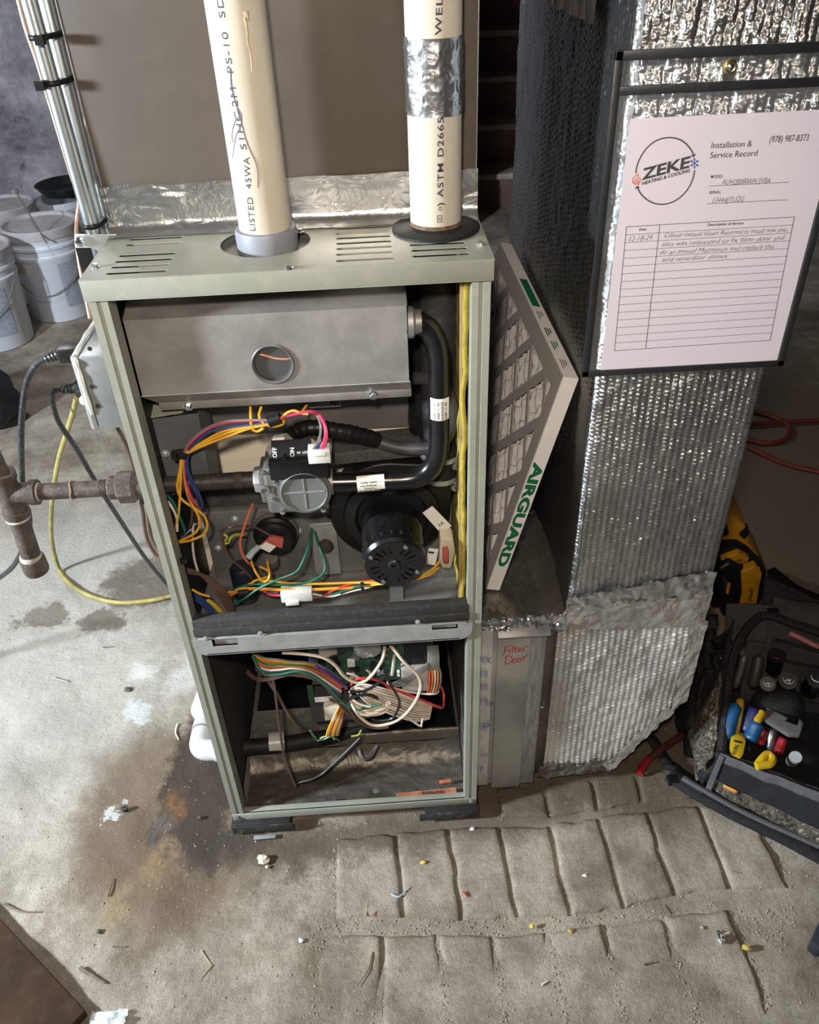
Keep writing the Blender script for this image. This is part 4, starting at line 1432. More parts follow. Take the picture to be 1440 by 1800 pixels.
part('transformer', MB().box(at(712, 1165, y=.07).x, at(750, 1165, y=.07).x, 0.066, 0.11, at(712, 1168, y=.07).z, at(712, 1125, y=.07).z), blackp, bevel=0.003)
# crumpled foil over the relay
G = []
a, b2 = at(622, 1158, y=.045), at(668, 1124, y=.045)
for z_ in np.linspace(a.z, b2.z + 0.01, 14):
    G.append([(x_, 0.045 + 0.010 * abs((x_ - (a.x + b2.x) / 2) / 0.016) ** 3 * 0.5 + 0.0016 * float(fbm(x_ * 260, z_ * 260, 4, 2)), z_) for x_ in np.linspace(a.x, b2.x, 16)])
gridobj('foil_wrap', np.array(G), foil_mat('crumpled_foil', (0.72, 0.72, 0.72), 0.3, 300, 0.8, 0.002, dust=0.5), BRD)

# ================================================================== WIRES
def wire(pts, col, y=0.035, r=0.0018, yfun=None, parent=FUR, sm=4, nm='wire'):
    P = []
    n = len(pts)
    for i, p in enumerate(pts):
        yv = p[2] if len(p) > 2 else (yfun(i / (n - 1)) if yfun else y)
        P.append(at(p[0], p[1], y=yv))
    return part(nm, MB().tube(P, r, 6, smooth=sm), WM[col], parent)


W7 = [
    ([(740, 60, .05), (742, 110, .04), (745, 160), (755, 212), (790, 226), (830, 205)], 'yellow'),
    ([(815, 60, .05), (800, 120, .04), (830, 170), (900, 192), (960, 178), (968, 150)], 'yellow'),
    ([(930, 160), (985, 105), (1040, 85), (1090, 103), (1135, 108)], 'yellow'),
    ([(1090, 100, .05), (1125, 50, .07)], 'yellow'),
    ([(875, 165), (700, 205), (560, 245), (440, 300), (335, 355), (272, 400), (262, 470), (245, 560), (242, 620), (270, 690), (345, 745), (420, 800), (446, 870), (420, 930), (340, 970), (235, 990, .045)], 'yellow'),
    ([(880, 172), (720, 195), (560, 225), (440, 285), (345, 345), (280, 395), (268, 470), (262, 600), (252, 760), (236, 860), (222, 930, .045)], 'yellow'),
    ([(880, 178), (740, 205), (600, 255), (480, 300), (360, 350), (290, 400), (285, 500), (300, 620), (335, 720), (382, 800), (392, 870), (350, 930), (240, 985, .045)], 'yellow'),
    ([(1222, 352, .02), (1252, 270, .022), (1246, 180, .03), (1205, 108, .04), (1150, 90), (1000, 120), (900, 148), (700, 155), (560, 168), (430, 222), (330, 308), (292, 380), (286, 480), (300, 580), (342, 690), (385, 770, .05)], 'pink'),
    ([(1236, 352, .02), (1262, 275, .022), (1255, 190, .03), (1220, 118, .04), (1160, 92)], 'pink'),
    ([(1170, 355, .02), (1215, 270, .025), (1222, 190, .03), (1196, 118, .04), (1140, 96)], 'grey'),
    ([(1195, 355, .02), (1212, 310, .022), (1222, 280, .025)], 'blue'),
    ([(900, 150), (700, 150), (560, 160), (430, 212), (330, 295), (288, 372)], 'grey'),
    ([(880, 165), (740, 182), (560, 205), (450, 235), (350, 320), (312, 390), (312, 480), (342, 560), (382, 640), (412, 720), (412, 800, .06)], 'blue'),
    ([(300, 395), (300, 480), (330, 570), (370, 650), (400, 740, .06)], 'blue'),
    ([(285, 400), (282, 560), (312, 660), (342, 760), (332, 860), (300, 910, .06)], 'brown'),
    ([(150, 670, .05), (200, 740), (236, 820), (240, 910)], 'white'),
    ([(150, 640, .05), (210, 710), (252, 800), (292, 900)], 'green'),
    ([(160, 660, .06), (225, 740, .06), (270, 840, .06), (300, 940, .06)], 'green'),
    ([(350, 850, .05), (345, 980, .05), (355, 1090, .05), (382, 1190, .05)], 'white'),
    ([(235, 1000, .045), (300, 930, .05), (370, 860, .06)], 'blue'),
    ([(235, 985, .05), (320, 910, .06), (385, 850, .07)], 'brown'),
    ([(245, 1035, .05), (275, 990, .06)], 'pink'),
    ([(758, 722, .06), (725, 800, .045), (692, 900, .04), (670, 980), (682, 1060), (720, 1120), (748, 1145, .05)], 'coral'),
    ([(542, 915, .05), (560, 1020, .05), (610, 1100, .045), (690, 1170, .045), (740, 1220, .045), (756, 1252, .05)], 'brown'),
    ([(542, 915, .05), (600, 882, .05), (700, 876, .06), (780, 886, .07), (890, 948, .07)], 'brown'),
    ([(552, 930, .06), (582, 950, .06), (560, 988, .06), (590, 990, .06), (605, 955, .06), (640, 935, .07), (700, 935, .08)], 'lime'),
    ([(745, 1115, .05), (772, 1180), (812, 1240), (842, 1256), (872, 1215), (856, 1120, .06)], 'yellow'),
    ([(800, 1150, .06), (860, 1180, .06), (875, 1215, .05), (780, 1245), (740, 1268), (640, 1310), (550, 1362)], 'yellow'),
    ([(550, 1345), (640, 1312), (720, 1300), (900, 1305), (1100, 1310), (1300, 1300), (1500, 1288), (1620, 1272, .02), (1790, 1255, .015), (1950, 1215, .03), (2030, 1160, .05)], 'yellow'),
    ([(815, 1250), (900, 1250), (1000, 1266), (1200, 1270), (1440, 1262), (1560, 1262, .025), (1700, 1262, .02), (1850, 1240, .02), (1980, 1175, .04), (2040, 1110, .055)], 'yellow'),
    ([(560, 1375), (640, 1330), (720, 1308), (900, 1312), (1100, 1316), (1300, 1306), (1440, 1300)], 'orange'),
    ([(1160, 890, .09), (1142, 1000, .06), (1102, 1110, .04), (1050, 1190), (930, 1240, .028), (800, 1300, .028), (700, 1370, .03), (622, 1410), (585, 1415)], 'green'),
    ([(1180, 910, .09), (1212, 1020, .06), (1246, 1100, .05), (1250, 1180, .04), (1200, 1230), (1100, 1268), (950, 1276, .03), (800, 1272, .032), (690, 1285), (600, 1330), (568, 1385)], 'green'),
    ([(1165, 1365), (1230, 1355), (1320, 1310), (1440, 1268), (1560, 1250), (1640, 1235, .03)], 'red'),
    ([(830, 1318), (880, 1345), (960, 1350)], 'pink'),
    ([(1160, 1338), (1280, 1356), (1360, 1340), (1440, 1318), (1560, 1290), (1680, 1245, .03)], 'white'),
    ([(1160, 1382), (1260, 1388), (1340, 1352), (1400, 1318), (1500, 1290)], 'black'),
    ([(1150, 1360), (1300, 1340), (1440, 1300), (1640, 1240, .03)], 'green'),
    ([(930, 1330), (850, 1330), (780, 1300)], 'brown'),
    ([(340, 1308), (400, 1340), (460, 1356)], 'yellow'),
    ([(440, 1380), (500, 1430), (548, 1490)], 'lime'),
    ([(452, 1378), (512, 1425), (560, 1480)], 'yellow'),
]
for pts, colr in W7:
    wire(C7(pts), colr)
for k in range(4):
    dx = 22 * k
    wire(C7([(285, 1160 + 10 * k, .05), (380 + dx, 1195 + 8 * k, .045), (455 + dx, 1262 + 6 * k, .04), (525 + dx, 1350, .03), (630 + 4 * k, 1525 + 3 * k, .02)]), 'brown', r=0.0021)
for k in range(4):
    wire(C7([(300, 1262 + 22 * k, .06), (390, 1350 + 16 * k, .05), (460, 1425 + 14 * k, .045), (545, 1520 + 10 * k, .04)]), 'blue', r=0.0019)
# connector body, tape wraps, clips
a, b2 = at(496, 1062, y=.028), at(548, 1039, y=.028)
part('wire_connector', MB().box(a.x, b2.x, 0.026, 0.044, a.z + 0.004, b2.z).box(a.x + 0.006, a.x + 0.026, 0.023, 0.030, a.z, a.z + 0.008), wnylon, bevel=0.001)


def wrapband(px, py, y, r, w, ax, mat=blackp, nm='tape_wrap'):
    q = at(px, py, y=y)
    d = Vector(ax).normalized()
    part(nm, MB().cyl(q - d * w / 2, q + d * w / 2, r, 12), mat)


wrapband(483, 738, 0.035, 0.0072, 0.016, (1, 0, 0.35))
wrapband(429, 1041, 0.035, 0.0070, 0.016, (1, 0, 0.1))
wrapband(320, 798, 0.035, 0.0080, 0.006, (0.3, 0, 1), nm='cable_tie')
q = at(308, 799, y=0.035)
part('cable_clip', MB().box(q.x - 0.004, q.x + 0.003, 0.028, 0.040, q.z - 0.005, q.z + 0.005), blackp, bevel=0.001)
wrapband(637, 1030, 0.026, 0.0060, 0.004, (1, 0, 0.1), nm='cable_tie')
q = at(314, 987, y=0.012)
part('panel_clip', MB().box(-0.2, q.x + 0.012, 0.010, 0.016, q.z - 0.004, q.z + 0.004), blackp)

# lower compartment wiring
bundle = ['grey', 'yellow', 'orange', 'yellow', 'green', 'orange', 'coral', 'brown', 'white', 'grey', 'blue', 'green', 'brown']
for k, colr in enumerate(bundle):
    d = (k - 6) * 15
    e = 0.0045 * ((k * 5) % 4)
    wire(CA([(215 + k * 11, 255 + k * 5, .05 + e), (300, 375 + d * .8, .035 + e), (400, 432 + d, .03 + e), (540, 438 + d * .9, .03 + e), (680, 432 + d * .6, .032 + e), (840, 450 + d * .7, .035 + e), (960, 500 + d, .04 + e), (1100, 590 + d * 1.1, .045 + e), (1200, 660 + d, .05 + e)]), colr, r=0.0017)
wire(CA([(200, 490), (290, 562), (400, 576), (560, 540), (660, 520), (850, 545), (1000, 602), (1100, 720), (1200, 850), (1300, 950), (1440, 1045), (1560, 1080), (1700, 1070)]), 'brown', 0.028, 0.0022)
wire(CA([(210, 470), (290, 545), (400, 560), (540, 535), (660, 510), (850, 530), (1010, 590), (1110, 705), (1210, 830), (1310, 930), (1450, 1030), (1560, 1060)]), 'brown', 0.030, 0.0020)
wire(CA([(265, 320), (330, 440), (420, 512), (560, 512), (720, 482), (860, 512), (960, 562), (1080, 660), (1160, 760), (1260, 842), (1360, 882), (1440, 870), (1530, 850), (1620, 828)]), 'green', 0.026, 0.0022)
wire(CA([(575, 285), (760, 295), (950, 320), (1060, 360), (1150, 430), (1230, 530), (1330, 590), (1410, 600), (1500, 545), (1595, 425), (1648, 310), (1660, 170, .05)]), 'cream', 0.022, 0.0026)
wire(CB([(595, 155, .05), (690, 270, .03), (780, 380), (900, 490), (952, 580), (950, 680), (900, 800), (800, 930), (680, 1012), (540, 1050), (430, 1040), (330, 970), (260, 880), (220, 800, .035)]), 'cream', 0.018, 0.0026)
for k in range(10):
    e = 0.006 * (k % 3)
    wire(CB([(205 + 4 * k, 700 - 6 * k, .045 + e), (300, 622 + 11 * k, .035 + e), (450, 632 + 24 * k, .030 + e), (700, 705 + 27 * k, .030 + e), (900, 780 + 25 * k, .034 + e), (1078 - 3 * k, 842 + 15 * k, .045 + e)]), 'cream' if k % 4 else 'white', r=0.0017)
for k in range(5):
    e = 0.005 * (k % 2)
    wire(CB([(215, 715 + 10 * k, .04 + e), (245 + 8 * k, 780 + 22 * k, .032 + e), (340, 835 + 25 * k, .027 + e), (480, 855 + 22 * k, .026 + e), (590, 825 + 20 * k, .03 + e), (640, 790 + 14 * k, .036 + e)]), 'cream', r=0.0018)
wire(CB([(220, 625, .04), (280, 562), (430, 558), (560, 600), (640, 660), (800, 712), (960, 780), (1160, 862), (1150, 850, .05)]), 'red', 0.024, 0.0022)
wire(CB([(1172, 640), (1202, 720), (1196, 850), (1160, 862)]), 'red', 0.05)
wire(CB([(575, 480), (640, 620), (712, 740), (732, 820), (700, 920), (650, 980), (540, 1002), (440, 985)]), 'black', 0.017, 0.0021)
wire(CB([(590, 520), (500, 612), (380, 682), (300, 696), (210, 690)]), 'black', 0.018, 0.0024)
wire(CB([(200, 770), (300, 735), (420, 730), (500, 760)]), 'black', 0.020, 0.0026)
for k in range(6):
    wire(CB([(1035, 395 + 9 * k, .05), (900, 478 + 12 * k, .05), (780, 555 + 14 * k, .05), (655, 612 + 5 * k, .055)]), 'grey', r=0.0018)
for k, colr in enumerate(('coral', 'orange', 'white', 'orange', 'grey')):
    wire(CB([(1040 + 28 * k, 440, .055), (1052 + 30 * k, 520, .05), (1050 + 28 * k, 620, .05), (1030 + 24 * k, 720, .055)]), colr, r=0.0018)
wire(CB([(660, 655), (850, 700), (1000, 718), (1110, 718), (1150, 690, .05)]), 'white', 0.03)
wire(CB([(655, 520, .06), (668, 420, .06), (680, 310, .06)]), 'cream', 0.06, 0.0026)
wire(CB([(180, 500), (260, 520), (330, 560), (400, 555), (425, 500), (385, 465)]), 'white', 0.035)
wire(CB([(600, 835), (780, 942), (950, 1055), (968, 1030), (980, 980)]), 'white', 0.022)
wire(CB([(0, 330), (90, 300), (160, 230), (200, 180, .06)]), 'black', 0.05)
for k, colr in enumerate(('yellow', 'orange', 'brown', 'yellow', 'orange', 'green', 'orange', 'brown')):
    wire(CA([(1178 + 7 * k, 850 + 8 * k, .05), (1110 + 14 * k, 990 + 3 * k, .035), (1062 + 17 * k, 1100, .03), (1045 + 18 * k, 1165 - 2 * k, .032)]), colr, r=0.0021)
wire(CA([(865, 1108), (930, 1192), (1000, 1202), (1100, 1168), (1180, 1212)]), 'green', 0.03, 0.0014)
wire(CA([(870, 1105), (935, 1190), (960, 1212), (990, 1180), (1080, 1160), (1130, 1200)]), 'lime', 0.032, 0.0012)
wire(CB([(225, 1165), (300, 1150), (330, 1100), (310, 1140)]), 'lime', 0.035, 0.0013)
for k in range(3):
    wire(CA([(370 + 8 * k, 500 - 6 * k, .05), (450 + 9 * k, 620), (522 + 7 * k, 730), (602 + 4 * k, 870), (702, 1010), (826, 1115, .05)]), 'brown', 0.03, 0.0019)
wire(CA([(478, 560), (502, 680), (522, 850), (546, 1050), (572, 1230), (602, 1390), (662, 1550), (720, 1690)]), 'brown', 0.028, 0.0022)
wire(CA([(720, 1690, .028), (742, 1655, .03), (880, 1622, .03), (1000, 1560, .035), (1100, 1470, .04), (1250, 1330, .05), (1400, 1180, .06)]), 'black', 0.03, 0.0024)
wire(CB([(300, 1290, .06), (330, 1370, .05), (380, 1400, .05), (440, 1370, .06), (500, 1260, .08)]), 'grey', 0.05, 0.003)
wire(CB([(0, 770), (60, 800), (150, 830), (220, 900), (260, 960)]), 'brown', 0.028, 0.0022)
for k in range(4):
    wire(CA([(860, 350 + 12 * k, .045), (960, 410 + 14 * k, .042), (1060, 480 + 14 * k, .042), (1160, 560 + 12 * k, .045), (1260, 640 + 8 * k, .05)]), ('blue', 'purple', 'blue', 'pink')[k], r=0.0019)

# ================================================================== COIL CABINET ON TOP
YP = 0.150
COIL = thing('coil_cabinet', 'tall brown sheet-metal coil cabinet standing on top of the furnace', 'cabinet', (0, 0.43, T))
part('front_panel', MB().box(-0.2215, 0.2215, YP, YP + 0.002, T + 0.002, 1.72), brownp, COIL, bevel=0.0008)
part('side_panel', MB().box(-0.2225, -0.2210, YP + 0.0005, 0.711, T + 0.002, 1.72), brownp, COIL)
part('side_panel', MB().box(0.2210, 0.2225, YP + 0.0005, 0.711, T + 0.002, 1.72), brownp, COIL)
part('back_panel', MB().box(-0.2225, 0.2225, 0.709, 0.711, T + 0.002, 1.72), brownp, COIL)
part('top_panel', MB().box(-0.2225, 0.2225, YP, 0.711, 1.718, 1.72), brownp, COIL)
part('raw_edge', MB().box(-0.2232, -0.2222, YP - 0.0008, YP + 0.0008, T + 0.055, 1.72), galv, COIL)
part('raw_edge', MB().box(0.2222, 0.2230, YP - 0.0008, YP + 0.0008, T + 0.055, 1.72), galv, COIL)
# foil tape skirt: down the face, then flaring onto the cap
rows = []
for v_ in np.linspace(0, 1, 40):
    row = []
    for u_ in np.linspace(-0.2245, 0.2245, 150):
        cr = 0.0009 * float(fbm(u_ * 16, v_ * 3, 11, 3)) * (1.0 if u_ > -0.13 else 2.6)
        if v_ < 0.72:
            z_ = T + 0.056 - v_ / 0.72 * 0.040 + 0.0006 * math.sin(u_ * 60)
            y_ = YP - 0.0022
        else:
            t = (v_ - 0.72) / 0.28
            z_ = T + 0.016 - 0.0145 * math.sin(t * PI / 2)
            y_ = YP - 0.0022 - 0.020 * (1 - math.cos(t * PI / 2))
        row.append((u_, y_ - abs(cr), z_ + cr * 0.4))
    rows.append(row)
gridobj('foil_tape', np.array(rows)[:, ::-1], tape, COIL)
for s in (-1, 1):
    rows = []
    for v_ in np.linspace(0, 1, 14):
        rows.append([(s * (0.2245 + 0.0008 * abs(float(fbm(y_ * 40, v_ * 6, 12, 3)))), y_, T + 0.054 - v_ * 0.050) for y_ in np.linspace(YP - 0.002, 0.5, 60)])
    gridobj('foil_tape', np.array(rows), tape, COIL)

# ================================================================== PVC VENT PIPES
def on_pipe(px, py, c, r):
    """point where the view meets a vertical pipe"""
    d = ray(px, py)
    ox, oy = CAM[0] - c[0], CAM[1] - c[1]
    A_ = d[0] ** 2 + d[1] ** 2
    B_ = 2 * (ox * d[0] + oy * d[1])
    C_ = ox * ox + oy * oy - r * r
    D_ = max(B_ * B_ - 4 * A_ * C_, 0)
    t = (-B_ - math.sqrt(D_)) / (2 * A_)
    return Vector(tuple(float(v) for v in (CAM + t * d)))


def pipe_text(nm, s, c, r, a, b3, height, parent, mat, bold=0.0):
    """lettering running up a vertical pipe between two seen points"""
    A_, B_ = on_pipe(*a, c, r), on_pipe(*b3, c, r)
    V, F = text_flat(s, bold, 0.0, 1.12)
    x0, x1 = min(v[0] for v in V), max(v[0] for v in V)
    sx = (B_.z - A_.z) / (x1 - x0)
    sy = height / CAPH
    th0, th1 = math.atan2(A_.y - c[1], A_.x - c[0]), math.atan2(B_.y - c[1], B_.x - c[0])
    P = []
    for x, y in V:
        t = (x - x0) / (x1 - x0)
        th = th0 + (th1 - th0) * t - y * sy / r
        P.append((c[0] + (r + 0.0004) * math.cos(th), c[1] + (r + 0.0004) * math.sin(th), A_.z + (x - x0) * sx))
    return flatobj(nm, MB().add(P, F), mat, parent)


P1, P2, PR = (-0.030, 0.094), (0.1700, 0.1085), 0.0302
V1 = thing('vent_pipe', 'off-white plastic vent pipe rising from a grey coupling on the furnace cap', 'pipe', (P1[0], P1[1], T))
part('pipe', MB().lathe([(PR - 0.004, -0.004), (PR, -0.004), (PR, 0.75), (PR - 0.004, 0.75)], (P1[0], P1[1], T), n=48), pvc, V1)
part('coupling', MB().lathe([(PR, -0.008), (PR + 0.0055, -0.008), (PR + 0.0058, 0.013), (PR + 0.0045, 0.0165), (PR, 0.017)], (P1[0], P1[1], T), n=48), greyr, V1)
pipe_text('pipe_print', 'LISTED  45WA', P1, PR, (449, 406), (438, 276), 0.0066, V1, inkf)
pipe_text('pipe_print', 'S1HC', P1, PR, (434, 263), (421, 196), 0.0066, V1, inkf)
pipe_text('pipe_print', '2M  PS-10  SD-PR', P1, PR, (419, 188), (383, -60), 0.0066, V1, inkf)
glue = M('purple_primer_drip', (0.14, 0.12, 0.19), 0.5, 0, 0.4, 80)
gluet = M('tan_drip_stain', (0.42, 0.32, 0.20), 0.5, 0, 0.3, 80)


def drip(pts, c, r, mat, w_, parent):
    P = [on_pipe(*p, c, r + 0.0002) for p in pts]
    part('primer_drip', MB().tube(P, lambda t: w_ * (1 - 0.5 * t), 6, smooth=5), mat, parent)


drip([(405, 120), (407, 150), (415, 185), (424, 215), (432, 245), (441, 268), (449, 285), (453, 305), (453, 330)], P1, PR, glue, 0.0007, V1)
drip([(424, 200), (413, 215), (408, 235), (409, 250)], P1, PR, glue, 0.0006, V1)
drip([(418, 190), (424, 205), (423, 222), (415, 238), (411, 262), (409, 278)], P1, PR, glue, 0.0006, V1)
drip([(430, 30), (434, 50), (436, 75), (441, 95), (443, 126)], P1, PR, gluet, 0.0014, V1)
drip([(432, 20), (436, 35)], P1, PR, gluet, 0.003, V1)

V2 = thing('vent_pipe', 'off-white plastic intake pipe with a silver foil-tape band on a black flange', 'pipe', (P2[0], P2[1], T))
part('pipe', MB().lathe([(PR - 0.004, -0.004), (PR, -0.004), (PR, 0.75), (PR - 0.004, 0.75)], (P2[0], P2[1], T), n=48), pvc, V2)
part('flange', MB().lathe([(PR + 0.002, 0), (0.0525, 0), (0.0525, 0.0025), (0.050, 0.0038), (PR + 0.004, 0.0045), (PR, 0.007)], (P2[0], P2[1], T), n=48), rubber, V2)
part('rust_ring', MB().lathe([(PR, 0.006), (PR + 0.0006, 0.006), (PR + 0.0003, 0.010), (PR, 0.011)], (P2[0], P2[1], T), n=48), M('rust_line', (0.13, 0.075, 0.04), 0.8, 0, 0.6, 120), V2)
zt0, zt1 = on_pipe(762, 207, P2, PR).z, on_pipe(762, 68, P2, PR).z
rows = []
for z_ in np.linspace(zt0, zt1, 40):
    row = []
    for k in range(97):
        th = 2 * PI * k / 96
        cc = 0.0006 + 0.0011 * abs(float(fbm(th * 5.0, (z_ - zt0) * 160, 51, 3)))
        rr = PR + cc
        row.append((P2[0] + rr * math.cos(th), P2[1] + rr * math.sin(th), z_))
    rows.append(row)
gridobj('foil_tape_band', np.array(rows), tape, V2)
pipe_text('pipe_print', ') ASTM D2665', P2, PR, (779, 362), (780, 206), 0.0066, V2, inkf, bold=0.012)
pipe_text('pipe_print', 'WELL', P2, PR, (776, 62), (779, -22), 0.0066, V2, inkf, bold=0.012)
# certification mark: box with a diagonal wave, and a ringed letter
a_, b_ = on_pipe(771, 391, P2, PR), on_pipe(771, 376, P2, PR)
mk = MB()
for dz0, dz1, dx0, dx1 in ((0, 0.008, 0, 0.0007), (0, 0.008, 0.0052, 0.0059), (0, 0.0007, 0, 0.0059), (0.0073, 0.008, 0, 0.0059), (0.0025, 0.0032, 0.001, 0.005), (0.0045, 0.0052, 0.001, 0.005)):
    pts = []
    for dx, dz in ((dx0, dz0), (dx1, dz0), (dx1, dz1), (dx0, dz1)):
        th = math.atan2(a_.y - P2[1], a_.x - P2[0]) + dx / PR - 0.06
        pts.append((P2[0] + (PR + 0.0005) * math.cos(th), P2[1] + (PR + 0.0005) * math.sin(th), a_.z + dz))
    mk.add(pts, [(0, 1, 2, 3)])
flatobj('pipe_print', mk, inkf, V2)
q = on_pipe(774, 367, P2, PR + 0.0004)
part('pipe_print', MB().tube([q + Vector((0.002 * math.cos(t), -0.0001, 0.002 * math.sin(t))) for t in np.linspace(0, 2 * PI, 14)[:-1]], 0.0003, 4, closed=True), inkf, V2)

# ================================================================== CONDUIT AND COPPER LINES
cz0 = 0.936
e1a, e1b = at(168, 420, y=0.145), at(48, -10, y=0.150)
e2a, e2b = at(183, 415, y=0.170), at(78, -10, y=0.178)


def extend(a, b3, z):
    t = (z - a.z) / (b3.z - a.z)
    return a.lerp(b3, t)


for (a, b3, r, lab) in ((e1a, e1b, 0.0088, 'front shiny zinc conduit strapped to the left of the furnace'), (e2a, e2b, 0.0088, 'rear dull zinc conduit cable-tied behind the shiny one')):
    o = obj('conduit', MB().cyl(extend(a, b3, cz0), extend(a, b3, 1.75), r, 20), conduitm)
    tag(o, lab, 'conduit', 'metal conduits left of the furnace')


def copper_line(pts, lab, r=0.0022, mat=None):
    P = [at(p[0], p[1], y=p[2]) for p in pts]
    tag(obj('copper_line', MB().tube(P, r, 8, smooth=5), mat or copper), lab, 'cable', 'thin lines along the conduits')


copper_line([(20, -45, .19), (28, -15, .19), (45, 50, .19), (62, 100, .19), (76, 145, .19), (100, 225, .192), (124, 305, .192), (138, 352, .19), (135, 385, .188), (134, 420, .17), (138, 455, .165), (146, 500, .155), (158, 560, .13)],
            'copper line left of the conduits, dropping under the strap to the outlet box')
copper_line([(32, -45, .185), (40, -10, .185), (50, 35, .185), (62, 70, .187), (90, 160, .19), (120, 260, .19), (155, 370, .19), (172, 430, .185)], 'thin brown cable tucked against the front conduit', 0.0018, WM['brown'])
copper_line([(62, -45, .19), (72, -15, .19), (80, 20, .19), (92, 62, .19), (120, 155, .192), (150, 260, .192), (176, 350, .19), (190, 420, .185)], 'thin dark cable right of the rear conduit', 0.0016, WM['brown'])
copper_line([(130, -40, .46), (142, 60, .42), (149, 140, .36), (150, 175, .31), (150, 205, .27), (154, 250, .23), (162, 310, .20), (172, 350, .19), (180, 400, .18), (186, 440, .165), (190, 500, .15)], 'pale copper line running down beside the brown coil cabinet')
copper_line([(70, -40, .205), (96, 80, .205), (116, 165, .20), (128, 208, .195), (140, 235, .19), (150, 270, .19), (154, 320, .19), (163, 380, .185), (178, 450, .165)], 'copper line bending out from behind the rear conduit')
# strap clamp with screw
STR = thing('pipe_strap', 'zinc strap screwed across the conduits beside the furnace cap', 'strap', at(160, 430, y=.15))
a = [at(132, 412, y=.136), at(205, 412, y=.136), at(205, 436, y=.136), at(182, 446, y=.136), at(160, 436, y=.136), at(132, 436, y=.136)]
part('plate', MB().prism(a, (0, 0.0022, 0)), M('dull_bright_zinc', (0.52, 0.56, 0.58), 0.35, 0.4, 0.1, 40), STR, bevel=0.0008)
q = at(141, 424, y=.1335)
part('screw', MB().lathe([(0.0062, 0), (0.0058, 0.0025), (0.003, 0.004), (0.001, 0.004)], q, (0, -1, 0), 18).box(q.x - 0.004, q.x + 0.004, q.y - 0.0046, q.y - 0.0036, q.z - 0.0007, q.z + 0.0007), chrome, STR)
part('back_plate', MB().box(q.x - 0.01, -HW, 0.139, 0.158, q.z - 0.060, q.z - 0.010), M('dark_steel', (0.05, 0.05, 0.05), 0.35, 0.8), STR)


def cable_tie(px, py, lab, head=None):
    q1 = at(px, py, y=0.1345)
    f = (q1.z - e1a.z) / (e1b.z - e1a.z)
    c1 = extend(e1a, e1b, q1.z)
    c2_ = extend(e2a, e2b, q1.z)
    mid = (c1 + c2_) / 2
    d = (c2_ - c1)
    L_ = d.length / 2
    d.normalize()
    n_ = Vector((-d.y, d.x, 0)).normalized()
    P = []
    R_ = 0.0098
    for k in range(9):
        t = -PI / 2 + PI * k / 8
        P.append(c2_ + d * (R_ * math.cos(t)) + n_ * (R_ * math.sin(t)))
    for k in range(9):
        t = PI / 2 + PI * k / 8
        P.append(c1 + d * (R_ * math.cos(t)) + n_ * (R_ * math.sin(t)))
    mb = MB()
    m = len(P)
    h = 0.0028
    mb.add([p + Vector((0, 0, -h)) for p in P] + [p + Vector((0, 0, h)) for p in P], [(i, (i + 1) % m, m + (i + 1) % m, m + i) for i in range(m)])
    if head:
        hq = at(head[0], head[1], y=0.1335)
        mb.box(hq.x - 0.004, hq.x + 0.004, hq.y - 0.004, hq.y + 0.004, hq.z - 0.004, hq.z + 0.004)
    t_ = obj('cable_tie', mb, blackp)
    m_ = t_.modifiers.new('thickness', 'SOLIDIFY')
    m_.thickness = 0.0012
    m_.offset = 1
    tag(t_, lab, 'cable tie', 'cable ties round the conduits')


cable_tie(62, 68, 'topmost black cable tie round the two conduits', (70, 70))
cable_tie(84, 149, 'middle black cable tie round the conduits, its head at the left', (71, 150))
cable_tie(163, 400, 'lowest black cable tie, just above the zinc strap')

# ================================================================== OUTLET BOX AND PLUGS
JB = thing('outlet_box', 'dusty square metal outlet box on the left side of the furnace', 'outlet box', (-0.25, 0.10, 0.83))
jx0, jx1, jy0, jy1, jz0, jz1 = -0.2700, -HW - 0.0005, 0.048, 0.150, 0.832, 0.934
jm = M('dusty_outlet_steel', (0.25, 0.26, 0.26), 0.45, 0.5, 0.2, 20, 0.05, 200, dust=0.25)
part('box', MB().box(jx0, jx1, jy0, jy1, jz0, jz1), jm, JB, bevel=0.003)
part('cover', MB().box(jx0 - 0.010, jx0 - 0.0005, jy0 - 0.001, jy1 + 0.001, jz0 - 0.001, jz1 + 0.001), galv, JB, bevel=0.004, seg=3)
foam = M('dried_white_sealant', (0.68, 0.68, 0.64), 0.8, 0, 0.1, 30, 0.4, 120)
sm_ = [Vector((jx0 - 0.003, y_, z_)) for y_, z_ in ((jy0 - .001, .855), (jy0 - .002, .885), (jy0 - .001, .915), (jy0, .930), (jy0 + .02, .936), (jy0 + .06, .937), (jy1, .935))]
sea = MB().tube(sm_, lambda t: 0.0018 + 0.0016 * math.sin(t * 17) ** 2, 8, smooth=6)
part('sealant', sea, foam, JB)
part('sealant_blob', MB().ball((jx0 - 0.012, jy0 + 0.014, 0.868), 0.007, 0.007, 0.006, 12, 8, 0.2, 3), foam, JB)
for px, py in ((158, 613), (162, 680), (172, 714)):
    q = at(px, py, y=jy0 - 0.0006)
    part('knockout_hole', MB().lathe([(0.0028, 0), (0.0028, 0.0006), (0.001, 0.0006)], q, (0, -1, 0), 12), M('void_black', (0.004, 0.004, 0.004), 0.8), JB)
part('receptacle', MB().lathe([(0.017, 0), (0.017, 0.004), (0.001, 0.004)], (jx0 - 0.010, 0.112, 0.906), (-1, 0, 0), 20).lathe([(0.017, 0), (0.017, 0.004), (0.001, 0.004)], (jx0 - 0.010, 0.095, 0.868), (-1, 0, 0), 20), M('brown_bakelite', (0.06, 0.045, 0.04), 0.4), JB)

plugm = M('black_vinyl_cord', (0.022, 0.024, 0.027), 0.42, 0, 0.25, 50, 0.05, 200, dust=0.2)


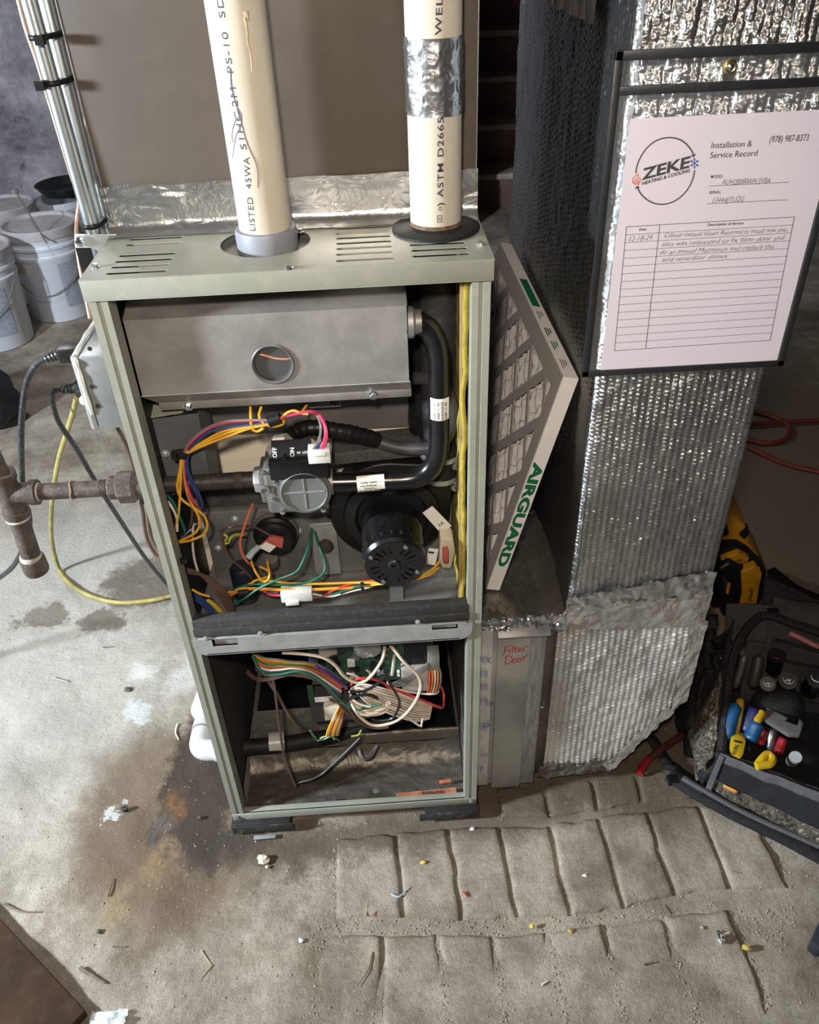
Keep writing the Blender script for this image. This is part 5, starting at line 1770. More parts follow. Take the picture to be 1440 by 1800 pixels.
def plug_cord(lab, base, path, r=0.0042, pl=0.034):
    t = thing('power_cord', lab, 'cord', base)
    b0 = Vector(base)
    hd = MB().box(b0.x - pl, b0.x - 0.0005, b0.y - 0.012, b0.y + 0.012, b0.z - 0.010, b0.z + 0.011)
    part('plug', hd, plugm, t, bevel=0.004)
    d = (path[0] - (b0 + Vector((-pl, 0, 0)))).normalized()
    s = b0 + Vector((-pl + 0.002, 0, 0))
    rl = MB()
    for k in range(4):
        p = s + d * (0.002 + 0.0052 * k)
        rl.lathe([(0.0072 - 0.0007 * k, 0), (0.0078 - 0.0007 * k, 0.0012), (0.0072 - 0.0007 * k, 0.0032)], p, d, 14)
    part('strain_relief', rl, plugm, t)
    part('cable', MB().tube([s] + path, r, 10, smooth=7), plugm, t)
    return t


plug_cord('black power cord looping furthest left from the upper plug', (jx0 - 0.0145, 0.116, 0.908),
          [at(76, 632, y=.115), at(58, 648, y=.115), at(45, 680, y=.12), at(38, 740, y=.12), at(38, 820, y=.13), at(42, 870, y=.14), at(52, 925, y=.16), at(30, 985, y=.20), at(0, 1015, y=.24), at(-60, 1050, y=.30), Vector((-0.80, 0.36, 0.28)), Vector((-1.00, 0.40, 0.08)), Vector((-1.25, 0.44, 0.010))])
plug_cord('black power cord running diagonally down behind the gas pipe from the lower plug', (jx0 - 0.0145, 0.096, 0.868),
          [at(99, 686, y=.096), at(93, 700, y=.098), at(94, 715, y=.10), at(105, 745, y=.11), at(135, 790, y=.13), at(170, 850, y=.16), at(215, 920, y=.22), at(255, 980, y=.30), at(298, 1032, y=.38), at(345, 1080, y=.46), Vector((-0.33, 0.58, 0.16)), Vector((-0.32, 0.70, 0.03)), Vector((-0.30, 0.85, 0.010))], 0.0038, 0.018)

# yellow cord down to the floor
yel = M('yellow_vinyl_cord', (0.34, 0.28, 0.07), 0.55, 0, 0.35, 25, dust=0.6)
P = [at(134, 700, y=.115), at(128, 726, y=.16), at(116, 765, y=.26), at(104, 805, y=.36), at(95, 855, y=.47), at(90, 905, y=.60), at(92, 955, y=.72)]
P += [at(104, 1000, z=.012), at(126, 1028, z=.009), at(160, 1048, z=.009), at(205, 1059, z=.009), at(255, 1057, z=.009), at(300, 1048, z=.009), at(360, 1030, z=.009), at(430, 1000, z=.009)]
tag(obj('yellow_cord', MB().tube(P, lambda t: 0.0034 + 0.0020 * min(t * 2, 1), 10, smooth=6), yel), 'faded yellow cord hanging from the outlet box and curving on the floor', 'cord')
# thermostat cables on the left
P = [[at(205, 750, y=.10), at(222, 782, y=.10), at(232, 808, y=.10), at(240, 840, y=.10), at(252, 880, y=.095), Vector((-HW - 0.001, 0.09, at(262, 915, y=.09).z))], [Vector((-HW - 0.001, 0.09, at(248, 840, y=.09).z)), at(250, 865, y=.09), at(252, 905, y=.09), at(258, 945, y=.085), at(270, 970, y=.08), at(284, 984, y=.075), Vector((-HW - 0.001, 0.07, at(292, 990, y=.07).z))],
     [Vector((-HW - 0.001, 0.09, at(258, 872, y=.09).z)), at(263, 895, y=.09), at(264, 935, y=.088), at(272, 960, y=.08), at(286, 978, y=.072), Vector((-HW - 0.001, 0.068, at(292, 984, y=.07).z))]]
for k, pp in enumerate(P):
    tag(obj('thermostat_cable', MB().tube(pp, 0.0028, 8, smooth=5), WM['brown']),
        ('brown thermostat cable dropping from under the outlet box', 'left of two brown cables hanging below the gas union', 'right of two brown cables hanging below the gas union')[k], 'cable', 'brown cables left of the furnace')

# ================================================================== GAS PIPE OUTSIDE
gyo = gy
GP = thing('gas_pipe', 'rusty black iron gas pipe with tee, union and capped drip leg', 'pipe', (-0.40, gyo, 0.75))
gzl = at(20, 850, y=gyo).z
xt = at(12, 850, y=gyo).x
zc = gz
part('run_pipe', MB().cyl((xt, gyo, zc), (-HW - 0.02, gyo, zc), 0.0113, 20), iron, GP)
xu = at(222, 850, y=gyo).x
part('union_nut', MB().lathe([(0.0185, -0.016), (0.0225, -0.013), (0.0225, 0.006), (0.019, 0.010)], (xu + 0.004, gyo, zc), (1, 0, 0), 8), iron, GP, ang=20)
part('union_tail', MB().lathe([(0.0155, -0.028), (0.0165, -0.026), (0.0165, -0.014)], (xu + 0.004, gyo, zc), (1, 0, 0), 8), iron, GP, ang=20)
part('union_end', MB().lathe([(0.0175, 0.008), (0.0175, 0.022), (0.016, 0.024)], (xu + 0.004, gyo, zc), (1, 0, 0), 24), iron, GP)
part('thread', MB().tube([(xu - 0.036 + 0.001 * k, gyo, zc) for k in range(10)], lambda t: 0.0114 + (0.0007 if int(t * 9.01) % 2 else 0), 18), iron, GP)
part('tee', MB().cyl((xt - 0.002, gyo, zc - 0.033), (xt - 0.002, gyo, zc + 0.030), 0.0155, 22).lathe([(0.0145, 0), (0.0145, 0.026), (0.0175, 0.027), (0.0175, 0.036), (0.015, 0.037)], (xt, gyo, zc), (1, 0, 0), 22)
     .lathe([(0.0178, 0), (0.0178, 0.010)], (xt - 0.002, gyo, zc + 0.024), n=22).lathe([(0.0178, 0), (0.0178, 0.010)], (xt - 0.002, gyo, zc - 0.036), n=22), iron, GP)
part('riser', MB().cyl((xt - 0.002, gyo, zc + 0.02), (xt - 0.020, gyo, 1.10), 0.0113, 20), iron, GP)
part('drip_leg', MB().cyl((xt - 0.002, gyo, zc - 0.03), (xt - 0.007, gyo, zc - 0.125), 0.0135, 20), iron, GP)
dop = M('pipe_dope', (0.42, 0.38, 0.33), 0.7, 0, 0.2, 50)
part('pipe_dope', MB().lathe([(0.0142, 0), (0.0152, 0.002), (0.0152, 0.008), (0.0138, 0.011)], (xt - 0.007, gyo, zc - 0.116), n=20), dop, GP)
part('pipe_dope', MB().lathe([(0.0118, 0), (0.0128, 0.001), (0.0120, 0.003)], (xt + 0.036, gyo, zc), (1, 0, 0), n=20), dop, GP)
part('pipe_dope', MB().lathe([(0.0158, 0), (0.0168, 0.002), (0.0158, 0.004)], (xt - 0.003, gyo, zc - 0.042), n=20), dop, GP)
part('drip_cap', MB().lathe([(0.017, 0), (0.0175, 0.002), (0.0175, 0.022), (0.016, 0.026), (0.001, 0.026)], (xt - 0.007, gyo, zc - 0.112), (0.04, 0, -1), 20), iron, GP)
tw = [Vector((at(124, 850, y=gyo).x + 0.0015 * math.sin(k * 1.3), gyo - 0.0122 * math.cos(k * 0.45), zc + 0.0122 * math.sin(k * 0.45) + (0 if k < 12 else -0.003 * (k - 12)))) for k in range(-3, 15)]
part('twine', MB().tube(tw, 0.0011, 5), M('hemp_twine', (0.36, 0.25, 0.13), 0.9), GP)

# ================================================================== CONDENSATE TRAP, PADS
TR = thing('condensate_trap', 'white plastic condensate drain elbow on the floor left of the furnace', 'drain fitting', (-0.29, 0.18, 0))
ez = 0.083
elb = [(-HW - 0.001, 0.118, ez), (-0.262, 0.118, ez), (-0.283, 0.121, ez), (-0.292, 0.132, ez - 0.002), (-0.294, 0.150, ez - 0.004), (-0.294, 0.165, ez - 0.006)]
part('elbow', MB().tube(elb, 0.0205, 20, smooth=5), pvcw, TR)
part('socket_ring', MB().lathe([(0.0215, 0), (0.0225, 0.002), (0.0225, 0.014), (0.0215, 0.016)], (-0.246, 0.118, ez), (-1, 0, 0), 24), pvcw, TR)
part('dark_joint', MB().lathe([(0.0212, 0), (0.0218, 0.001), (0.0212, 0.003)], (-0.294, 0.166, ez - 0.006), (0, 1, -0.06), 24), M('grey_joint', (0.16, 0.16, 0.15), 0.6), TR)
part('drain_body', MB().lathe([(0.0215, 0), (0.0215, 0.040), (0.024, 0.046), (0.036, 0.062), (0.036, 0.19), (0.028, 0.20)], (-0.294, 0.169, ez - 0.006), (0.02, 1, -0.24), 28), pvcw, TR)
pads = [((-0.226, -0.118), (-0.012, 0.05), 'black rubber pad under the front left corner of the furnace'), ((0.128, 0.226), (-0.012, 0.05), 'black rubber pad under the front right corner of the furnace')]
for (x0, x1), (y0, y1), lab in pads:
    mb = MB().box(x0, x1, y0, y1, 0.004, Z0 - 0.0005)
    tag(obj('rubber_pad', mb, rubber, bevel=0.003), lab, 'pad', 'rubber pads under the furnace')
for px0, px1, py, lab in ((409, 517, 1452, 'dark steel strip along the base of the furnace at its left foot'), (737, 842, 1420, 'dark steel strip along the base of the furnace at its right foot')):
    a, b2 = at(px0, py + 8, y=-0.014), at(px1, py, y=-0.014)
    tag(obj('steel_strip', MB().box(a.x, b2.x, -0.016, -0.0135, 0.010, 0.031), M('dark_painted_steel', (0.035, 0.037, 0.036), 0.5, 0.2, 0.3, 20, dust=0.2), bevel=0.001), lab, 'strip', 'steel strips at the furnace feet')

# ================================================================== RETURN DUCT
DX0, DX1, DY0, DY1 = 0.362, 0.578, 0.030, 0.70
DUCT = thing('return_duct', 'return air duct wrapped in ribbed silver foil insulation, right of the furnace', 'duct', (0.45, 0.35, 0.03))


def ribs(u, v, pitch, amp, seed, crimp=0.006):
    """ribbed bubble wrap: soft ridges, crimped along their length"""
    ph = u / pitch
    k = np.floor(ph)
    base = np.abs(np.sin(PI * ph)) ** 0.7
    cr = np.sin(2 * PI * v / crimp + (k % 2) * PI + 2.2 * vnoise(u * 40, v * 40, seed))
    return amp * base * (0.62 + 0.38 * cr) + amp * 0.55 * fbm(u * 55, v * 55, seed + 3, 2)


core = MB().box(DX0 + 0.004, DX1 - 0.004, DY0 + 0.008, DY1 - 0.004, 0.47, 1.78)
part('sheet_core', core, galvd, DUCT)
# front face
u = np.arange(DX0, DX1 + 0.0008, 0.0016)
v = np.arange(0.490, 1.345, 0.0019)
V_, U_ = np.meshgrid(v, u, indexing='ij')
wob = 0.003 * fbm(U_ * 8, V_ * 5, 61, 2)
edge = np.minimum(U_ - DX0, DX1 - U_)
rnd_ = 0.006 * np.exp(-edge / 0.005)
hh = ribs(U_, V_, 0.0092, 0.0019, 62) + wob - rnd_
rough_top = 0.0022 * fbm(U_ * 75, V_ * 75, 66, 2) * np.clip((V_ - 1.05) / 0.1, 0, 1)
G = np.stack([U_, DY0 - hh - rough_top, V_], -1)
gridobj('front_foil', G[:, ::-1], foil, DUCT)
# left face
u = np.arange(DY0, DY1, 0.0026)
v = np.arange(0.425, 1.345, 0.0026)
V_, U_ = np.meshgrid(v, u, indexing='ij')
hh = ribs(U_, V_, 0.0105, 0.0016, 72, 0.008) + 0.0035 * fbm(U_ * 6, V_ * 4, 71, 2) - 0.006 * np.exp(-(U_ - DY0) / 0.005)
G = np.stack([DX0 - hh, U_, V_], -1)
foill = foil_mat('shaded_side_foil', (0.36, 0.355, 0.35), 0.30, 260, 0.3, 0.0016)  # same wrap as the front, darkened to paint in the shaded side
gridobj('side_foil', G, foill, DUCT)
u = np.arange(DY0, DY1, 0.006)
v = np.arange(0.425, 1.345, 0.006)
V_, U_ = np.meshgrid(v, u, indexing='ij')
hh = ribs(U_, V_, 0.012, 0.0016, 82) - 0.006 * np.exp(-(U_ - DY0) / 0.005)
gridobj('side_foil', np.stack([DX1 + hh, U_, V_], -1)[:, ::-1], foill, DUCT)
part('upper_foil', MB().box(DX0, DX1, DY0, DY1, 1.34, 1.78), foil, DUCT, bevel=0.006)

# boot (bottom transition): front polygon pushed back
BY = 0.046
bp_ = [(0.238, 0.032), (0.470, 0.040), (0.486, 0.052), (0.570, 0.205), (0.586, 0.235), (0.590, 0.440), (0.238, 0.448)]
part('boot_shell', MB().prism([(x, BY + 0.006, z) for x, z in bp_], (0, 0.62, 0)), taped, DUCT, bevel=0.006, seg=2)


def inpoly(x, z, poly):
    c_ = False
    j = len(poly) - 1
    for i in range(len(poly)):
        xi, zi = poly[i]
        xj, zj = poly[j]
        if (zi > z) != (zj > z) and x < (xj - xi) * (z - zi) / (zj - zi) + xi:
            c_ = not c_
        j = i
    return c_


u = np.arange(0, 1.0001, 1 / 150)
v = np.arange(0.052, 0.442, 0.0017)


def xr_at(z):
    if z < 0.205:
        return 0.486 + (0.570 - 0.486) * (z - 0.052) / 0.153
    if z < 0.235:
        return 0.570 + 0.016 * (z - 0.205) / 0.03
    return 0.588


rows = []
XL = 0.351
Zv = np.repeat(v[:, None], len(u), 1)
XR = np.array([xr_at(z) - 0.006 for z in v])[:, None]
Xv = XL + u[None, :] * (XR - XL)
ed = np.minimum(XR - Xv, Zv - 0.05)
hh = ribs(Xv, Zv, 0.0100, 0.0032, 92, 0.0075) + 0.004 * fbm(Xv * 7, Zv * 6, 93, 2) - 0.006 * np.exp(-ed / 0.006)
gridobj('boot_foil', np.stack([Xv, BY - 0.001 - hh, Zv], -1)[:, ::-1], foilf, DUCT)


def tape_patch(nm, corners, mat, amp=0.0016, n=(50, 24), lift=0.003, seed=1, fr=60, offs=None):
    """crumpled tape over four 3D corners (counter-clockwise from lower left)"""
    A_, B_, C_, D_ = [np.array(p) for p in corners]
    nn = np.cross(B_ - A_, D_ - A_)
    nn = nn / np.linalg.norm(nn)
    uu = np.linspace(0, 1, n[0])
    vv = np.linspace(0, 1, n[1])
    V2_, U2_ = np.meshgrid(vv, uu, indexing='ij')
    W_ = np.linalg.norm(B_ - A_)
    H_ = np.linalg.norm(D_ - A_)
    Pp = (A_ * (1 - U2_[..., None]) + B_ * U2_[..., None]) * (1 - V2_[..., None]) + (D_ * (1 - U2_[..., None]) + C_ * U2_[..., None]) * V2_[..., None]
    rag = 0.003 * fbm(U2_ * W_ * 90, V2_ * 3, seed, 2)
    edg = (np.abs(V2_ - 0.5) * 2) ** 8
    hgt_ = lift + amp * fbm(U2_ * W_ * fr, V2_ * H_ * fr, seed + 4, 3)
    Pp = Pp + nn * hgt_[..., None]
    up_ = (D_ - A_) / H_
    Pp = Pp + up_ * (rag * edg * np.sign(V2_ - 0.5))[..., None]
    return gridobj(nm, Pp, mat, DUCT)


# tape over the joint between duct and boot, along the bottom, sides
tape_patch('foil_tape', [(0.362, BY - .006, 0.428), (0.586, BY - .006, 0.412), (0.580, DY0 - .006, 0.502), (0.358, DY0 - .006, 0.486)], tapeg := foil_mat('creased_foil_tape', (0.66, 0.63, 0.59), 0.34, 45, 0.35, 0.003, dust=0.25), 0.0018, (80, 34), 0.002, 5, 45)
tape_patch('foil_tape', [(0.355, DY0 - .006, 0.478), (0.578, DY0 - .006, 0.500), (0.578, DY0 - .004, 0.545), (0.355, DY0 - .004, 0.505)], tape, 0.0022, (80, 24), 0.002, 9, 90)
tape_patch('foil_tape', [(0.340, BY - .004, 0.036), (0.478, BY - .004, 0.044), (0.482, BY - .004, 0.078), (0.345, BY - .004, 0.072)], taped, 0.0028, (60, 24), 0.003, 15, 70)
a3 = [(0.478, BY - .006, 0.046), (0.572, BY - .006, 0.208), (0.560, BY - .006, 0.222), (0.462, BY - .006, 0.066)]
tape_patch('foil_tape', a3, tapeg, 0.0012, (60, 16), 0.003, 19, 60)
tape_patch('foil_tape', [(0.566, BY - .006, 0.205), (0.590, BY - .006, 0.235), (0.592, BY - .006, 0.425), (0.564, BY - .006, 0.42)], tapeg, 0.0014, (20, 60), 0.003, 23, 60)
# shoulder of dark crinkled foil between furnace and duct
u = np.linspace(0, 1, 70)
v = np.linspace(0, 1, 120)
V_, U_ = np.meshgrid(v, u, indexing='ij')
Xs = 0.2245 + U_ * (DX0 + 0.002 - 0.2245)
Ys = BY - 0.008 + V_ * 0.62
Zs = 0.449 + 0.030 * np.clip(U_ - 0.72, 0, 1) ** 2 * 12 + 0.003 * fbm(Xs * 30, Ys * 14, 103, 3) - 0.010 * np.exp(-(Ys - BY + 0.008) / 0.006)
gridobj('shoulder_foil', np.stack([Xs, Ys, Zs], -1), foil_mat('dark_shoulder_foil', (0.46, 0.43, 0.38), 0.26, 90, 0.4, 0.002, dust=0.12), DUCT)
tape_patch('foil_tape', [(0.228, BY - .010, 0.437), (0.362, BY - .010, 0.428), (0.362, BY - .002, 0.457), (0.228, BY - .002, 0.455)], tape, 0.0025, (70, 18), 0.002, 27, 110)
# torn plastic at the top of the left face
pq = [at(950, -30, x=DX0 - .012), at(1060, -30, x=DX0 - .012), at(1052, 20, x=DX0 - .012), at(1042, 44, x=DX0 - .012), at(985, 22, x=DX0 - .010), at(952, -2, x=DX0 - .008)]
film = M('torn_plastic_film', (0.22, 0.20, 0.20), 0.25, 0.4, 0.3, 30, 0.5, 90, stretch=(1, 8, 1))
rows = []
for k in range(30):
    t = k / 29
    bot = Vector(pq[5]).lerp(Vector(pq[3]), t)
    top = bot.copy()
    top.z = 1.36
    rows.append([tuple(bot.lerp(top, s) + Vector((-0.004 * math.sin(k * 1.7) - 0.002 * math.sin(k * 0.7 + s * 5), 0, 0))) for s in np.linspace(0, 1, 8)])
gridobj('torn_film', np.array(rows), film, DUCT)

# filter door: folded galvanised front
FD = 0.0405
fx = lambda px, py: at(px, py, y=FD)
x0, x1 = fx(862, 1230).x, fx(966, 1230).x
part('door_frame', MB().box(x0, x0 + 0.008, FD - 0.004, FD + 0.004, 0.034, 0.440), spangle, DUCT, bevel=0.001)
part('door_jamb', MB().box(x1 + 0.001, 0.3505, FD - 0.003, FD + 0.004, 0.045, 0.436), galvd, DUCT, bevel=0.001)
FDO = part('filter_door', MB().box(x0 + 0.007, x0 + 0.060, FD - 0.0085, FD + 0.003, 0.026, 0.432), spangle, DUCT, bevel=0.0012)
part('door_return', MB().box(x0 + 0.0605, x0 + 0.086, FD - 0.0045, FD + 0.003, 0.030, 0.430), M('scuffed_galvanised', (0.40, 0.41, 0.40), 0.45, 0.7, 0.3, 40, 0.05, 200, stretch=(6, 1, 1), dust=0.1), FDO, bevel=0.0008)
part('door_handle', MB().prism([(x0 + 0.006, FD - 0.0085, 0.428), (x0 + 0.006, FD - 0.0155, 0.427), (x0 + 0.006, FD - 0.0160, 0.430), (x0 + 0.006, FD - 0.006, 0.438), (x0 + 0.006, FD + 0.002, 0.442), (x0 + 0.006, FD + 0.002, 0.434)], (0.084, 0, 0)), galvd, FDO, bevel=0.0008)
part('door_screw', MB().hexbolt(fx(952, 1238), (0, -1, 0), 0.0035, 0.006), chrome, FDO)
hw = [('Filter', (887, 1151), (929, 1141), 0.0105), ('Door', (889, 1167), (928, 1158), 0.0105)]


def stroke(pts, w_, y, mat, nm, parent, sm=5):
    """a felt-pen stroke: flat ribbon through seen points on a plane facing the room"""
    P = spline([at(p[0], p[1], y=y) for p in pts], sm) if len(pts) > 2 else [at(p[0], p[1], y=y) for p in pts]
    mb = MB()
    L_ = []
    for i, p in enumerate(P):
        t = (P[min(i + 1, len(P) - 1)] - P[max(i - 1, 0)])
        n_ = Vector((-t.z, 0, t.x))
        n_ = n_.normalized() * w_ / 2 if n_.length > 0 else Vector((w_ / 2, 0, 0))
        L_ += [p + n_, p - n_]
    mb.add(L_, [(2 * i, 2 * i + 1, 2 * i + 3, 2 * i + 2) for i in range(len(P) - 1)])
    flatobj(nm, mb, mat, parent)


CF = crop(840, 1080, 5.806)
for pts in ([(285, 330), (278, 365), (264, 415)], [(280, 335), (330, 322)], [(275, 372), (318, 366)], [(330, 350), (325, 400)], [(338, 330), (340, 334)], [(362, 318), (350, 395)],
            [(390, 320), (384, 360), (388, 385), (398, 384)], [(372, 352), (415, 340)], [(412, 368), (440, 355), (438, 345), (420, 352), (415, 372), (428, 382), (450, 372)], [(462, 345), (466, 378)], [(464, 355), (485, 332), (520, 322)],
            [(290, 430), (282, 505)], [(275, 435), (320, 428), (352, 448), (345, 480), (310, 505), (280, 508)], [(375, 455), (358, 475), (368, 495), (392, 485), (395, 460), (375, 455)],
            [(425, 445), (408, 465), (416, 485), (438, 478), (444, 452), (425, 445)], [(462, 430), (466, 468)], [(464, 445), (490, 425), (515, 410)]):
    stroke(CF(pts), 0.0017, FD - 0.0091, inkm, 'marker_writing', FDO)
# printed tape down the left edge of the door
rows = []
for z_ in np.linspace(0.030, 0.445, 70):
    rows.append([(x_, BY - 0.008 - 0.0012 * abs(float(fbm(x_ * 120, z_ * 45, 33, 3))), z_) for x_ in np.linspace(0.2265, x0 + 0.001, 12)])
PT = gridobj('printed_tape', np.array(rows), tapew, DUCT)
mb = MB()
yt = BY - 0.0115
for k in range(34):
    a = at(845 + (k % 4) * 3.6, 1155 + (k // 4) * 24, y=yt)
    ln = 0.012 + 0.006 * ((k * 7) % 5) / 4
    if k // 4 in (4, 6):
        continue
    mb.add([a, a + Vector((0.0010, 0, 0)), a + Vector((0.0010, 0, -ln)), a + Vector((0, 0, -ln))], [(0, 1, 2, 3)])
flatobj('tape_print', mb, inkn, DUCT)
for px, py in ((860, 1237), (855, 1275)):
    q = at(px, py, y=yt)
    part('tape_print', MB().tube([q + Vector((0.0052 * math.cos(t), 0, 0.0052 * math.sin(t))) for t in np.linspace(0, 2 * PI, 20)[:-1]], 0.0005, 4, closed=True), inkn, DUCT)
    text_obj('tape_print', 'UL', q + Vector((0.0022, 0, 0.003)), (0, 0, -1), (1, 0, 0), 0.0042, inkn, DUCT, bold=0.02)
stroke([(863, 1155), (858, 1162), (864, 1166)], 0.0016, yt, inkn, 'tape_print', DUCT)

# ================================================================== AIR FILTER leaning between furnace and duct
FC = Vector((0.338, 0.100, 0.843))
FDn = Vector((0.245, 0.110, 0.458))
fv = (FDn - FC)
FVL = fv.length
fv.normalize()
fu = Vector((-0.03, 1, 0.03))
fu = (fu - fv * fu.dot(fv)).normalized()
fn = fu.cross(fv).normalized()
if fn.x < 0:
    fn = -fn
FUL, FT = 0.495, 0.0222
AF = thing('air_filter', 'pleated air filter in a cardboard frame leaning between furnace and duct', 'air filter', FDn)


def fp(a, b_, d=0.0):
    return FC + fu * a + fv * b_ + fn * d


def fbox(mb, u0, u1, v0, v1, d0, d1):
    P = [fp(u0, v0, d0), fp(u1, v0, d0), fp(u1, v1, d0), fp(u0, v1, d0), fp(u0, v0, d1), fp(u1, v0, d1), fp(u1, v1, d1), fp(u0, v1, d1)]
    return mb.add(P, [(0, 3, 2, 1), (4, 5, 6, 7), (0, 1, 5, 4), (1, 2, 6, 5), (2, 3, 7, 6), (3, 0, 4, 7)])


for args in ((0, FUL, 0, 0.0012, 0.0004, FT), (0, FUL, FVL - 0.0012, FVL, 0.0004, FT), (0, 0.0012, 0.0012, FVL - 0.0012, 0.0004, FT), (FUL - 0.0012, FUL, 0.0012, FVL - 0.0012, 0.0004, FT)):
    part('edge_board', fbox(MB(), *args), cardw, AF)
BW = 0.030
for args in ((0, FUL, 0, BW, -0.001, 0.0006), (0, FUL, FVL - BW, FVL, -0.001, 0.0006), (0, BW, BW, FVL - BW, -0.001, 0.0006), (FUL - BW, FUL, BW, FVL - BW, -0.001, 0.0006)):
    part('face_board', fbox(MB(), *args), card, AF)


def clip(poly, u0, u1, v0, v1):
    for ax, lim, sg_ in ((0, u0, 1), (0, u1, -1), (1, v0, 1), (1, v1, -1)):
        out = []
        for i in range(len(poly)):
            a, b_ = poly[i - 1], poly[i]
            ia, ib = (a[ax] - lim) * sg_ >= 0, (b_[ax] - lim) * sg_ >= 0
            if ia != ib:
                t = (lim - a[ax]) / (b_[ax] - a[ax])
                out.append((a[0] + (b_[0] - a[0]) * t, a[1] + (b_[1] - a[1]) * t))
            if ib:
                out.append(b_)
        poly = out
        if not poly:
            break
    return poly


sp_ = 0.098
for dirn in (1, -1):
    for k in range(-6, 12):
        c0 = k * sp_ + (0.035 if dirn > 0 else 0.0)
        w_ = 0.017 if dirn > 0 else 0.011
        # line v = dirn*(u - c0)
        far_ = 1.0
        pl = [(c0 - w_ * 0.7, 0), (c0 + w_ * 0.7, 0), (c0 + w_ * 0.7 + dirn * far_, far_), (c0 - w_ * 0.7 + dirn * far_, far_)]
        pl = clip(pl, BW - 0.001, FUL - BW + 0.001, BW - 0.001, FVL - BW + 0.001)
        if len(pl) >= 3:
            d0 = -0.0010 if dirn > 0 else -0.0004
            part('strap', MB().prism([fp(a, b_, d0) for a, b_ in pl], fn * 0.0012), card, AF, smooth=False)
# pleats run along the length
pt = 0.0165
n_pl = int((FVL - 0.006) / pt)
rows = []
for k in range(n_pl * 2 + 1):
    b_ = 0.003 + k * pt / 2
    d_ = 0.0025 if k % 2 == 0 else 0.019
    rows.append([tuple(fp(a, b_, d_)) for a in np.linspace(0.002, FUL - 0.002, 12)])
me = MB().gridpts(np.array(rows))
part('pleated_media', me, media, AF, smooth=False)
wm = MB()
for k in range(24):
    for dirn in (1, -1):
        c0 = -0.40 + k * 0.042
        P = []
        for i in range(36):
            t = i / 35 * FVL
            a = c0 + dirn * (t * 0.9) + (0 if dirn > 0 else 0.5) + 0.006 * math.sin(t * 190)
            if 0.004 < a < FUL - 0.004 and 0.004 < t < FVL - 0.004:
                P.append(fp(a, t, 0.0014))
        if len(P) > 2:
            wm.tube(P, 0.00028, 3, caps=False)
wmo = part('wire_mesh', wm, M('rusty_mesh_wire', (0.06, 0.045, 0.04), 0.6, 0.3), AF)
wmo['kind'] = 'stuff'
# green lettering down the front edge, marks on the top edge
tA, tB = 0.140, 0.345
o = fp(-0.0003, tA, FT * 0.16)
mb = MB()
text_mb(mb, 'AIRGUARD', o, fv, fn, FT * 0.66, width=tB - tA, bold=0.05, lift=0.0)
flatobj('lettering', mb, green, AF)
mb = MB()
fbox(mb, 0.225, 0.330, -0.0006, 0.0, FT * 0.22, FT * 0.78)
part('green_panel', mb, green, AF)
grp = M('grey_print', (0.2, 0.2, 0.2), 0.6)
for a, s, m_ in ((0.205, 'MERV', grp), (0.148, '=', ink), (0.105, '::', green), (0.050, 'oo', grp)):
    for kk in range(3):
        mb = MB()
        ln = 0.026 - 0.006 * kk
        fbox(mb, a - ln, a, -0.0006, 0.0, FT * (0.28 + 0.17 * kk), FT * (0.35 + 0.17 * kk))
        part('edge_print', mb, m_, AF)

# ================================================================== SERVICE POUCH AND RECORD SHEET
YS = 0.004
PX0, PX1, PZ0, PZ1 = 0.3365, 0.5835, 0.8925, 1.2400
PO = thing('document_pouch', 'clear vinyl document pouch with black edging hung on the duct', 'document pouch', (0.46, YS, PZ0))
blk = M('black_vinyl_binding', (0.016, 0.016, 0.018), 0.4, 0, 0.2, 60, 0.08, 300)
for args in ((PX0, PX0 + 0.008, PZ0, PZ1), (PX1 - 0.008, PX1, PZ0, PZ1), (PX0, PX1, PZ0, PZ0 + 0.008), (PX0, PX1, PZ1 - 0.009, PZ1), (PX0 + 0.006, PX1 - 0.006, 1.2005, 1.2090)):
    part('binding', MB().box(args[0], args[1], YS - 0.0022, YS + 0.0022, args[2], args[3]), blk, PO, bevel=0.0008)
vinyl = M('clear_vinyl', (0.9, 0.9, 0.92), 0.12, 0, 0, 10, alpha=0.018)
part('back_sheet', MB().box(PX0 + 0.004, PX1 - 0.004, YS + 0.0012, YS + 0.0016, PZ0 + 0.004, PZ1 - 0.004), vinyl, PO)
part('front_sheet', MB().box(PX0 + 0.004, PX1 - 0.004, YS - 0.0018, YS - 0.0015, PZ0 + 0.004, 1.2045), vinyl, PO)
q = at(1283, 117, y=YS)
part('grommet', MB().lathe([(0.0028, 0.0018), (0.0066, 0.002), (0.0066, -0.0012), (0.0050, -0.0024), (0.0028, -0.0012)], q, (0, 1, 0), 24), brass, PO)
part('hanging_screw', MB().lathe([(0.0026, 0.006), (0.0026, -0.003), (0.0034, -0.0035), (0.001, -0.005)], q, (0, 1, 0), 12), chrome, PO)

YPp = YS - 0.0006
pa, pb, pc_ = at(1107, 208, y=YPp), at(1063, 650, y=YPp), at(1370, 636, y=YPp)
SH = thing('service_record', 'printed white service record sheet with handwriting, inside the pouch', 'paper', pb)
pw, phh = 0.2159, 0.2794
ptl = Vector(((pa.x + pb.x) / 2 - 0.002, YPp, pa.z - 0.0005))
part('sheet', MB().add([ptl + Vector((0.0, 0, -phh)), ptl + Vector((pw, 0, -phh)), ptl + Vector((pw, 0, 0)), ptl], [(0, 1, 2, 3)]), paper, SH, smooth=False, solid=0.0004)
YT = YPp - 0.00018
CP = crop(1060, 180, 3.75)
CL = crop(1060, 190, 7.2)


def seen(c, p):
    q_ = c([p])[0]
    return at(q_[0], q_[1], y=YT)


